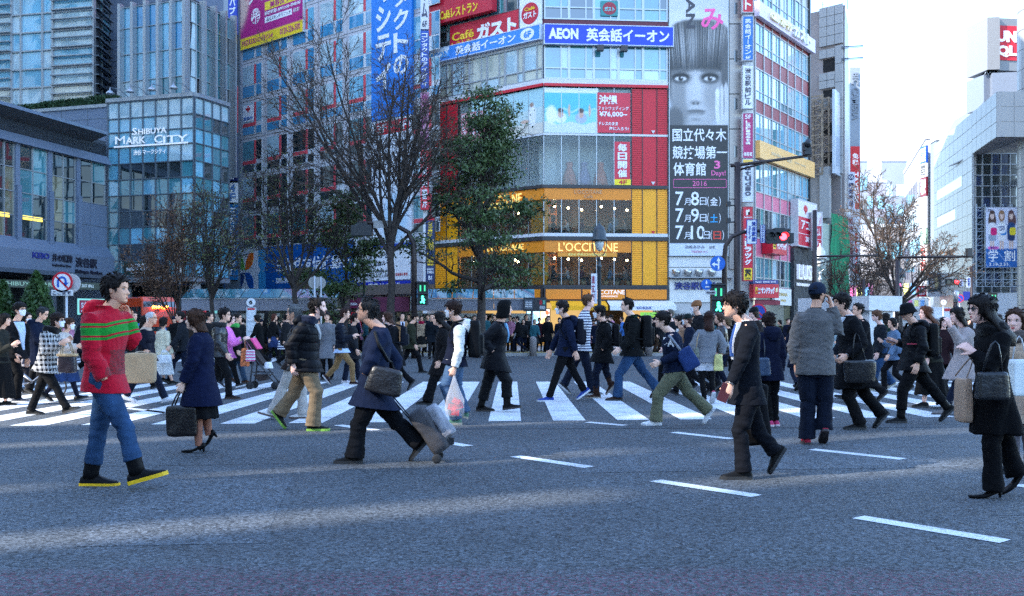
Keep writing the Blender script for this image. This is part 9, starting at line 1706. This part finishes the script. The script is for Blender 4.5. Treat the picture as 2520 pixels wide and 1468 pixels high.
# ================================================================ carried things
from mathutils.bvhtree import BVHTree
d2=gd(1138)
def W3(x,y,d):return W_(x,y,d)
sc_=thing('suitcase','grey fabric wheeled suitcase tilted behind the man in the navy coat','suitcase',tuple(W3(1075,1122,d2)*V3(1,1,0)))
GRF_=M('suitcase fabric',(.05,.047,.05),.85,var=.2,scale=12,bump=.3,bscale=120);LGF=M('pale pouch',(.24,.24,.26),.8,var=.2,scale=8,bump=.3,bscale=90)
c0=W3(1058,1060,d2+.05);mb=MB();rbox(mb,c0,.19,.33,.47,0,4,1,tilt=-.6);me=fuse(mb,.009,1);v=getv(me);setv(me,v+getn(me)*(.014*snoise(v,20,4)+.007*snoise(v,45,5))[:,None]);me.materials.append(GRF_);o=bpy.data.objects.new('body',me);put(o,sc_);o.matrix_parent_inverse=parent_inv(sc_)
mb=MB();rbox(mb,c0+V3(.1,0,.09),.15,.3,.34,0,3,.8,tilt=-.6);me=fuse(mb,.009,2);v=getv(me);setv(me,v+getn(me)*(.022*snoise(v,22,6)+.012*snoise(v,50,7))[:,None]);me.materials.append(LGF);o=bpy.data.objects.new('front_pouch',me);put(o,sc_);o.matrix_parent_inverse=parent_inv(sc_)
for s in(-.07,.07):mb=MB();a=W3(963,978,d2-.0);b=W3(1016,1040,d2);mb.tube([a+V3(0,s+.05,0),b+V3(0,s+.05,0)],.008,6);mb.build('handle',BLK,sc_)
mb=MB();a=W3(962,977,d2);mb.tube([a+V3(0,-.04,0),a+V3(0,.14,0)],.016,8);mb.build('grip',BLK,sc_)
for s in(-.13,.16):mb=MB();w0=W3(1077,1119,d2)+V3(0,s+.03,0);w0[2]=.045;mb.rings([[w0+V3(r_*math.cos(a),y_,r_*math.sin(a))for a in np.linspace(0,6.283,15)[:-1]]for r_,y_ in((.03,-.018),(.045,-.012),(.045,.012),(.03,.018))]);mb.build('wheel',TYRE,sc_)
mb=MB();mb.box(W3(1111,1086,d2),(.05,.08,.06));mb.build('foot',BLK,sc_)
bp=W3(947,938,d2-.24)
gm=lambda r_,n:[ch for ch in r_.children if ch.name.split('.')[0]==n][0]
STRP=cloth((.03,.03,.032),'nylon')
bag('black leather messenger bag on the back of the man with the suitcase','shoulder bag',bp,(.36,.15,.25),0,(.025,.022,.024),'leather',name='messenger_bag',tilt=.24,seed=3,p=3,taper=.8,extra=lambda o,c,la:drape(o,gm(r2,'coat'),[(968,918),(955,880),(938,840),(928,812)],d2,.016,STRP))
d3=gd(1176);ph=thing('phone','dark red phone case in the hand of the suited man','phone',tuple(W3(1784,966,d3-.2)));mb=MB();mb.box(W3(1783,967,d3-.2),(.085,.014,.16),rot=((.93,0,.36),(0,1,0),(-.36,0,.93)));mb.build('case',M('phone case',(.07,.015,.02),.35),ph)
mb=MB();cc=W3(1858,1000,d3+.16);mb.rings([superring(cc+V3(.02*math.sin(i*2),0,z),a,b_,V3(1,0,0),V3(0,1,0),18)for i,(z,a,b_)in enumerate(((.2,.05,.03),(.18,.1,.06),(.0,.13,.07),(-.2,.15,.07),(-.32,.13,.06),(-.34,.05,.03)))]);me=fuse(mb,.01,2);v=getv(me);setv(me,v+getn(me)*(.02*snoise(v*np.array((1,1,.4)),20,2))[:,None]);me.materials.append(cloth((.014,.014,.017)));o=bpy.data.objects.new('folded_coat',me);put(o);tag(o,'black coat folded over the far arm of the suited man','coat')
d10=gd(1112);c=W3(450,1036,d10-.12);hw=J10['w1']
bag('shiny brown black tote bag hanging from the hand of the navy coat woman','tote bag',c,(.31,.14,.32),0,(.02,.014,.012),'leather',handle=[arc(c+V3(-.1,-.05,.15),c+V3(.1,-.05,.15),hw+V3(0,0,-.06)),arc(c+V3(-.1,.05,.15),c+V3(.1,.05,.15),hw+V3(.01,.03,-.06))],hcol=(.06,.04,.03),name='tote_bag',taper=1.04,p=8)
d8=gd(994)-.5;c=W3(345,906,d8);KR=M('kraft paper',(.38,.25,.135),.8,var=.12,scale=4,bump=.2,bscale=12)
bag('large plain brown paper bag carried beside the elderly man','paper bag',c,(.5,.16,.5),.12,(.4,.3,.2),mat=KR,name='paper_bag',taper=1.02,p=14,handle=[arc(c+V3(-.08,0,.25),c+V3(.12,0,.25),J8['w1']+V3(.0,-.2,-.02))],hcol=(.4,.3,.2))
d9=gd(946)-.3;c=W3(406,884,d9);bag('white handbag of the woman in the cream jacket','handbag',c,(.3,.1,.19),.2,(.66,.66,.64),name='handbag',handle=[arc(c+V3(-.1,0,.08),c+V3(.1,0,.08),c+V3(0,0,.2))])
d22=gd(1022)-.25;c=W3(166,896,d22);bag('dark bag with a wicker chain handle held by the plaid coat woman','handbag',c,(.26,.12,.26),0,(.035,.02,.03),name='handbag',handle=[arc(c+V3(-.1,-.03,.1),c+V3(.1,-.03,.1),J22['w2']+V3(0,0,.02)),arc(c+V3(-.1,.04,.1),c+V3(.1,.04,.1),J22['w2']+V3(0,.05,.02))],hcol=(.35,.22,.1));mb=MB();rbox(mb,c+V3(0,0,.13),.29,.14,.04,0,4);mb.build('wicker_rim',M('wicker',(.42,.28,.14),.8,var=.3,scale=20),C.objects[[o.get('label')for o in C.objects].index('dark bag with a wicker chain handle held by the plaid coat woman')])
d25=gd(1044)-.2;hw=J25['w1']+V3(0,-.02,-.1);pb_=thing('plastic_bag','thin white plastic carrier bag with red packets held by the varsity jacket man','plastic bag',tuple(W3(1118,1008,d25)*V3(1,1,0)+V3(0,0,.15)))
PLS=M('thin plastic',(.8,.8,.8),.25,var=.05);n=PLS.node_tree.nodes;L=PLS.node_tree.links;tr=n.new('ShaderNodeBsdfTransparent');mx=n.new('ShaderNodeMixShader');mx.inputs[0].default_value=.28;L.new(tr.outputs[0],mx.inputs[1]);L.new(n['Principled BSDF'].outputs[0],mx.inputs[2]);L.new(mx.outputs[0],n['Material Output'].inputs[0])
c=W3(1120,975,d25);mb=MB();mb.rings([superring(V3(hw[0],hw[1],0)*(1-t)+V3(c[0],c[1],0)*t+V3(0,0,z),a,a*.55,V3(1,0,0),V3(0,1,0),24,3)for t,z,a in((0,hw[2],.015),(.3,hw[2]-.08,.03),(.6,hw[2]-.2,.075),(1,hw[2]-.32,.12),(1,hw[2]-.45,.135),(1,hw[2]-.53,.12),(1,hw[2]-.55,.04))]);me=mb.mesh('bag',PLS);v=getv(me);setv(me,v+getn(me)*(.012*snoise(v,40,3))[:,None]);o=bpy.data.objects.new('film',me);put(o,pb_);o.matrix_parent_inverse=parent_inv(pb_)
for k,(dx,dz_,ry)in enumerate(((-.04,-.42,.2),(.05,-.4,-.2),(0,-.49,.1),(.02,-.34,.5))):mb=MB();a=ry;mb.box((c[0]+dx,c[1]-.01*k,hw[2]+dz_),(.11,.05,.075),rot=((math.cos(a),0,math.sin(a)),(0,1,0),(-math.sin(a),0,math.cos(a))));mb.build('packet',M('red packet',lin(205,25,45),.35,var=.6,scale=25),pb_)
backpack(J25,'large black backpack on the varsity jacket man',(.013,.013,.015),1.7,1.1);backpack(J27,'dark backpack on the masked man in the navy hoodie',(.014,.016,.03),1.75,.95);backpack(J29,'dark backpack on the masked man in the black jacket',(.016,.016,.02),1.7,.9);backpack(J30,'big black roll-top backpack on the man with the green collar',(.014,.014,.015),1.84,1.15);backpack(J20,'navy backpack on the woman with long brown hair',(.014,.018,.032),1.65,.9);backpack(J40,'black backpack on the man in the bucket hat',(.01,.01,.011),1.7,1)
sw=[ch for ch in r31.children if ch.name.startswith('sweatshirt')][0];vs=getv(sw.data)+np.array(r31.location);bv=BVHTree.FromPolygons([tuple(p)for p in vs],[tuple(p.vertices)for p in sw.data.polygons])
def wrap(par,tree,chars,px,py,d,size,mat,name='emblem'):
 mb=MB();c=W3(px,py,d-.17)
 for s,ox,oz,k_ in chars:
  v,fc=glyphs(s,.04);lo_,hi_=v.min(0),v.max(0);q=(v-lo_)/np.maximum(hi_-lo_,1e-6);P_=[]
  for a in q:
   p=c+V3((ox+(a[0]-.5)*k_)*size,0,(oz+(a[1]-.5)*1.0)*size);hit=tree.ray_cast(Vector((p[0],d-1.2,p[2])),Vector((0,1,0)));y=hit[0].y if hit[0]else d;P_.append((p[0],y-.003-.005*a[2],p[2]))
  mb.add(P_,fc)
 o=mb.build(name,mat,par);return o
wrap(r31,bv,(('L',-.2,.1,.7),('A',.15,-.12,.8)),1647,842,gd(1046),.1,M('felt white',(.66,.66,.66),.9))
d31=gd(1046);c=W3(1692,884,d31-.2);bag('blue sports messenger bag with a pale stripe on the back of the initials sweatshirt','shoulder bag',c,(.24,.12,.3),.0,(.018,.04,.13),'nylon',name='messenger_bag',tilt=-.5,extra=lambda o,c,la:drape(o,sw,[(1680,875),(1664,858),(1648,836),(1642,825)],d31,.02,cloth((.22,.23,.26),'nylon')))
d36=gd(1056)-.3;c=W3(2116,915,d36);bag('large shiny black leather tote on the arm of the man in the long black coat','tote bag',c,(.36,.15,.29),0,(.016,.016,.018),'leather',name='tote_bag',taper=1.12,p=3,handle=[arc(c+V3(-.09,0,.14),c+V3(.06,0,.14),J36['s1']+V3(0,-.08,-.12))])
d34=gd(1049)-.25;c=W3(1868,903,d34);bag('blue grey leather handbag on the shoulder of the woman with pink trainers','handbag',c,(.3,.11,.24),0,(.03,.055,.1),'leather',name='handbag',taper=.85,p=7,handle=[arc(c+V3(-.07,0,.11),c+V3(.07,0,.11),J34['s1']+V3(.02,-.05,.0))],hcol=(.02,.03,.05))
d44=gd(1222)-.28;c=W3(2442,950,d44);bag('black leather handbag hanging at the side of the woman all in black','handbag',c,(.25,.12,.21),0,(.014,.015,.018),'leather',name='handbag',taper=.85,handle=[arc(c+V3(-.07,0,.1),c+V3(.07,0,.1),c+V3(.02,0,.33))])
d44b=gd(1222)+.05;c=W3(2371,985,d44b);bag('tan paper shopping bag carried in front of the woman all in black','shopping bag',c,(.07,.2,.34),0,(.3,.2,.13),mat=M('tan paper',(.36,.23,.15),.6,var=.08),name='shopping_bag',p=10,handle=[arc(c+V3(-.02,-.1,.18),c+V3(-.02,.1,.18),J4['w2']+V3(0,0,-.05))],hcol=(.3,.2,.14))
d45=gd(1160)-.35;c=W3(2508,930,d45);bag('pale shopping bag at the right edge beside the tan trench coat','shopping bag',c,(.2,.1,.32),.3,(.6,.64,.62),mat=M('pale paper',(.62,.66,.64),.6,var=.05),name='shopping_bag',p=10,handle=[arc(c+V3(-.06,0,.15),c+V3(.06,0,.15),c+V3(0,0,.36))],hcol=(.5,.5,.5))
d32=gd(995)-.15;c=W3(1714,868,d32);bag('small patterned pouch bag on a tan strap on the grey sweater','handbag',c,(.11,.05,.16),0,(.08,.09,.07),'leather',name='handbag',taper=.6,p=3,mat=M('snake print',(.12,.13,.1),.5,var=.7,scale=40),handle=[[c+V3(0,0,.07),W3(1716,835,d32),W3(1722,815,d32+.1)]],hcol=(.4,.25,.1));c=W3(1768,893,d32);bag('crumpled yellow plastic bag held by the woman in the grey sweater','plastic bag',c,(.17,.1,.28),0,(.5,.46,.16),mat=M('yellow film',(.5,.46,.16),.4,var=.3,scale=12),name='plastic_bag',taper=.7,p=3,seed=9)
c=J40['w2']+V3(-.09,-.02,.02);o=MB().box(c,(.14,.075,.012),rot=((.94,0,.34),(0,1,0),(-.34,0,.94))).build('phone',M('pink phone',(.45,.3,.3),.3));tag(o,'pale pink phone in the hand of the bucket hat man','phone')
d40=gd(1040);o=MB().box(W3(2247,847,d40-.2),(.16,.012,.012)).build('strap',M('red strap',(.4,.03,.06),.7),r40)
dg=gd(892)-.05;x,z=X_(643,dg),0;o=thing('guitar_case','tall black guitar case on the back of the auburn haired woman','guitar case',(x,dg,.35));mb=MB()
mb.rings([superring(V3(X_(px,dg),dg,Z_(py,dg)),a,b_,V3(.97,0,.25),V3(0,1,0),16,3)for px,py,a,b_ in((636,868,.05,.03),(637,864,.17,.06),(640,845,.2,.07),(644,828,.14,.065),(648,815,.17,.065),(651,800,.1,.05),(654,785,.08,.045),(656,771,.09,.04),(657,768,.03,.02))]);mb.build('body',cloth((.014,.014,.015),'nylon'),o);mb=MB();mb.tube([W3(648,800,dg-.1),W3(660,795,dg-.16),W3(664,806,dg-.14)],.02,6);mb.build('strap',cloth((.014,.014,.015),'nylon'),o)
c=W3(696,850,dg-.3);bag('navy and white striped bag of the woman with the guitar case','shoulder bag',c,(.42,.2,.34),0,(.1,.1,.2),mat=patterned('striped canvas',(.6,.6,.62),(.03,.04,.12),lambda m,x,y,z:bands(m,z,.09,.5),'wool'),name='shoulder_bag',p=3,taper=.8,handle=[[c+V3(-.1,0,.15),W3(688,812,dg-.2),c+V3(.1,0,.15)]])
ds=21.2;st_=thing('stroller','dark brown stroller with pink trim pushed by the pink sweater woman','stroller',tuple(W3(650,955,ds)*V3(1,1,0)));PKM=M('stroller pink',lin(225,70,130),.6);STB=M('stroller frame',(.03,.03,.033),.35);BRF=M('stroller fabric',(.03,.018,.015),.9,var=.2)
mb=MB()
for s in(-.2,.2):
 y=V3(0,s,0);mb.tube([W3(602,834,ds)+y,W3(622,868,ds)+y,W3(660,915,ds)+y,W3(684,946,ds)+y],.016,6);mb.tube([W3(630,870,ds)+y,W3(626,905,ds)+y,W3(621,948,ds)+y],.018,6);mb.tube([W3(624,915,ds)+y,W3(668,918,ds)+y],.012,6)
mb.build('frame',STB,st_);mb=MB();mb.tube([W3(602,834,ds)+V3(0,-.22,0),W3(602,834,ds)+V3(0,.22,0)],.02,8);mb.build('handle',STB,st_)
def panel(pts,wd,th,mat,name):
 b=MB();n=len(pts);V=[W3(px,py,ds)+V3(0,s,0)for s in(-wd,wd)for px,py in pts];b.add(V,[tuple(range(n-1,-1,-1)),tuple(range(n,2*n))]+[(i,(i+1)%n,(i+1)%n+n,i+n)for i in range(n)]);return b.build(name,mat,st_)
panel(((606,846),(614,842),(652,893),(648,900),(640,898)),.19,0,BRF,'seat');panel(((610,838),(624,833),(640,858),(626,866)),.19,0,BRF,'hood');panel(((621,834),(624,832),(641,858),(638,860)),.195,0,PKM,'hood_trim');panel(((628,922),(664,922),(658,936),(640,938)),.17,0,BRF,'basket')
for s in(-.2,.2):
 for px,py in((621,952),(682,949)):
  b=MB();w0=W3(px,py,ds)+V3(0,s,0);w0[2]=.08;b.rings([[w0+V3(r_*math.cos(a),y_,r_*math.sin(a))for a in np.linspace(0,6.283,17)[:-1]]for r_,y_ in((.04,-.03),(.08,-.022),(.08,.022),(.04,.03))]);b.build('wheel',TYRE,st_)
mb=MB();rbox(mb,W3(660,900,ds),.2,.26,.14,0,3,.7);me=fuse(mb,.012,2);v=getv(me);setv(me,v+getn(me)*(.02*snoise(v,22,4))[:,None]);me.materials.append(M('white blanket',(.7,.68,.68),.9,var=.1));o=bpy.data.objects.new('blanket',me);put(o);tag(o,'crumpled white blanket lying in the stroller','blanket')
c=W3(603,880,ds-.28);bag('orange patterned cloth bag hanging from the stroller handle','cloth bag',c,(.2,.08,.38),0,(.5,.15,.05),mat=M('orange print',(.5,.13,.04),.8,var=.8,scale=22),name='cloth_bag',p=3,taper=.7,handle=[[c+V3(0,0,.18),W3(603,836,ds-.22)]]);c=W3(616,876,ds-.36);bag('pink and white striped tote hanging from the stroller','tote bag',c,(.2,.07,.24),0,(.6,.2,.35),mat=patterned('striped tote',(.65,.6,.6),(.55,.1,.25),lambda m,x,y,z:bands(m,z,.06,.45),'wool'),name='tote_bag',p=4,handle=[[c+V3(-.05,0,.1),W3(606,840,ds-.24),c+V3(.05,0,.1)]])
db=18.3;bk_=thing('bicycle','silver small wheeled bicycle behind the walkers at left','bicycle',tuple(W3(75,980,db)*V3(1,1,0)))
for px in(136,10):
 w0=W3(px,955,db);w0[2]=.215;b=MB();k=28;ring=[w0+V3(.2*math.cos(a),0,.2*math.sin(a))for a in np.linspace(0,6.283,k+1)];b.tube(ring,.016,6,cap=False);t=b.build('wheel',TYRE,bk_);b=MB()
 for a in np.linspace(0,3.1416,8)[:-1]:b.tube([w0-V3(.19*math.cos(a),0,.19*math.sin(a)),w0+V3(.19*math.cos(a),0,.19*math.sin(a))],.003,3)
 b.build('spokes',RIM,bk_)
mb=MB();A,B=W3(136,955,db),W3(10,955,db);A[2]=B[2]=.215
for pts in([A,W3(126,900,db),W3(122,870,db)],[W3(124,905,db),W3(80,940,db),W3(40,915,db)],[B,W3(80,942,db)],[B,W3(40,905,db)],[W3(40,915,db),W3(34,880,db)],[W3(80,940,db),W3(40,905,db)]):mb.tube(pts,.016,6)
mb.build('frame',RIM,bk_);mb=MB();mb.tube([W3(112,868,db),W3(122,868,db),W3(126,872,db)],.014,6);mb.build('handlebar',BLK,bk_);mb=MB();rbox(mb,W3(34,878,db),.24,.12,.06,0,3,.8);mb.build('saddle',BLK,bk_);mb=MB();w0=W3(80,941,db);mb.tube([w0+V3(-.12,-.08,-.06),w0+V3(0,-.06,0),w0+V3(.12,.06,.06)],.012,6);mb.build('crank',BLK,bk_)
bpy.data.scenes.remove(TMP)
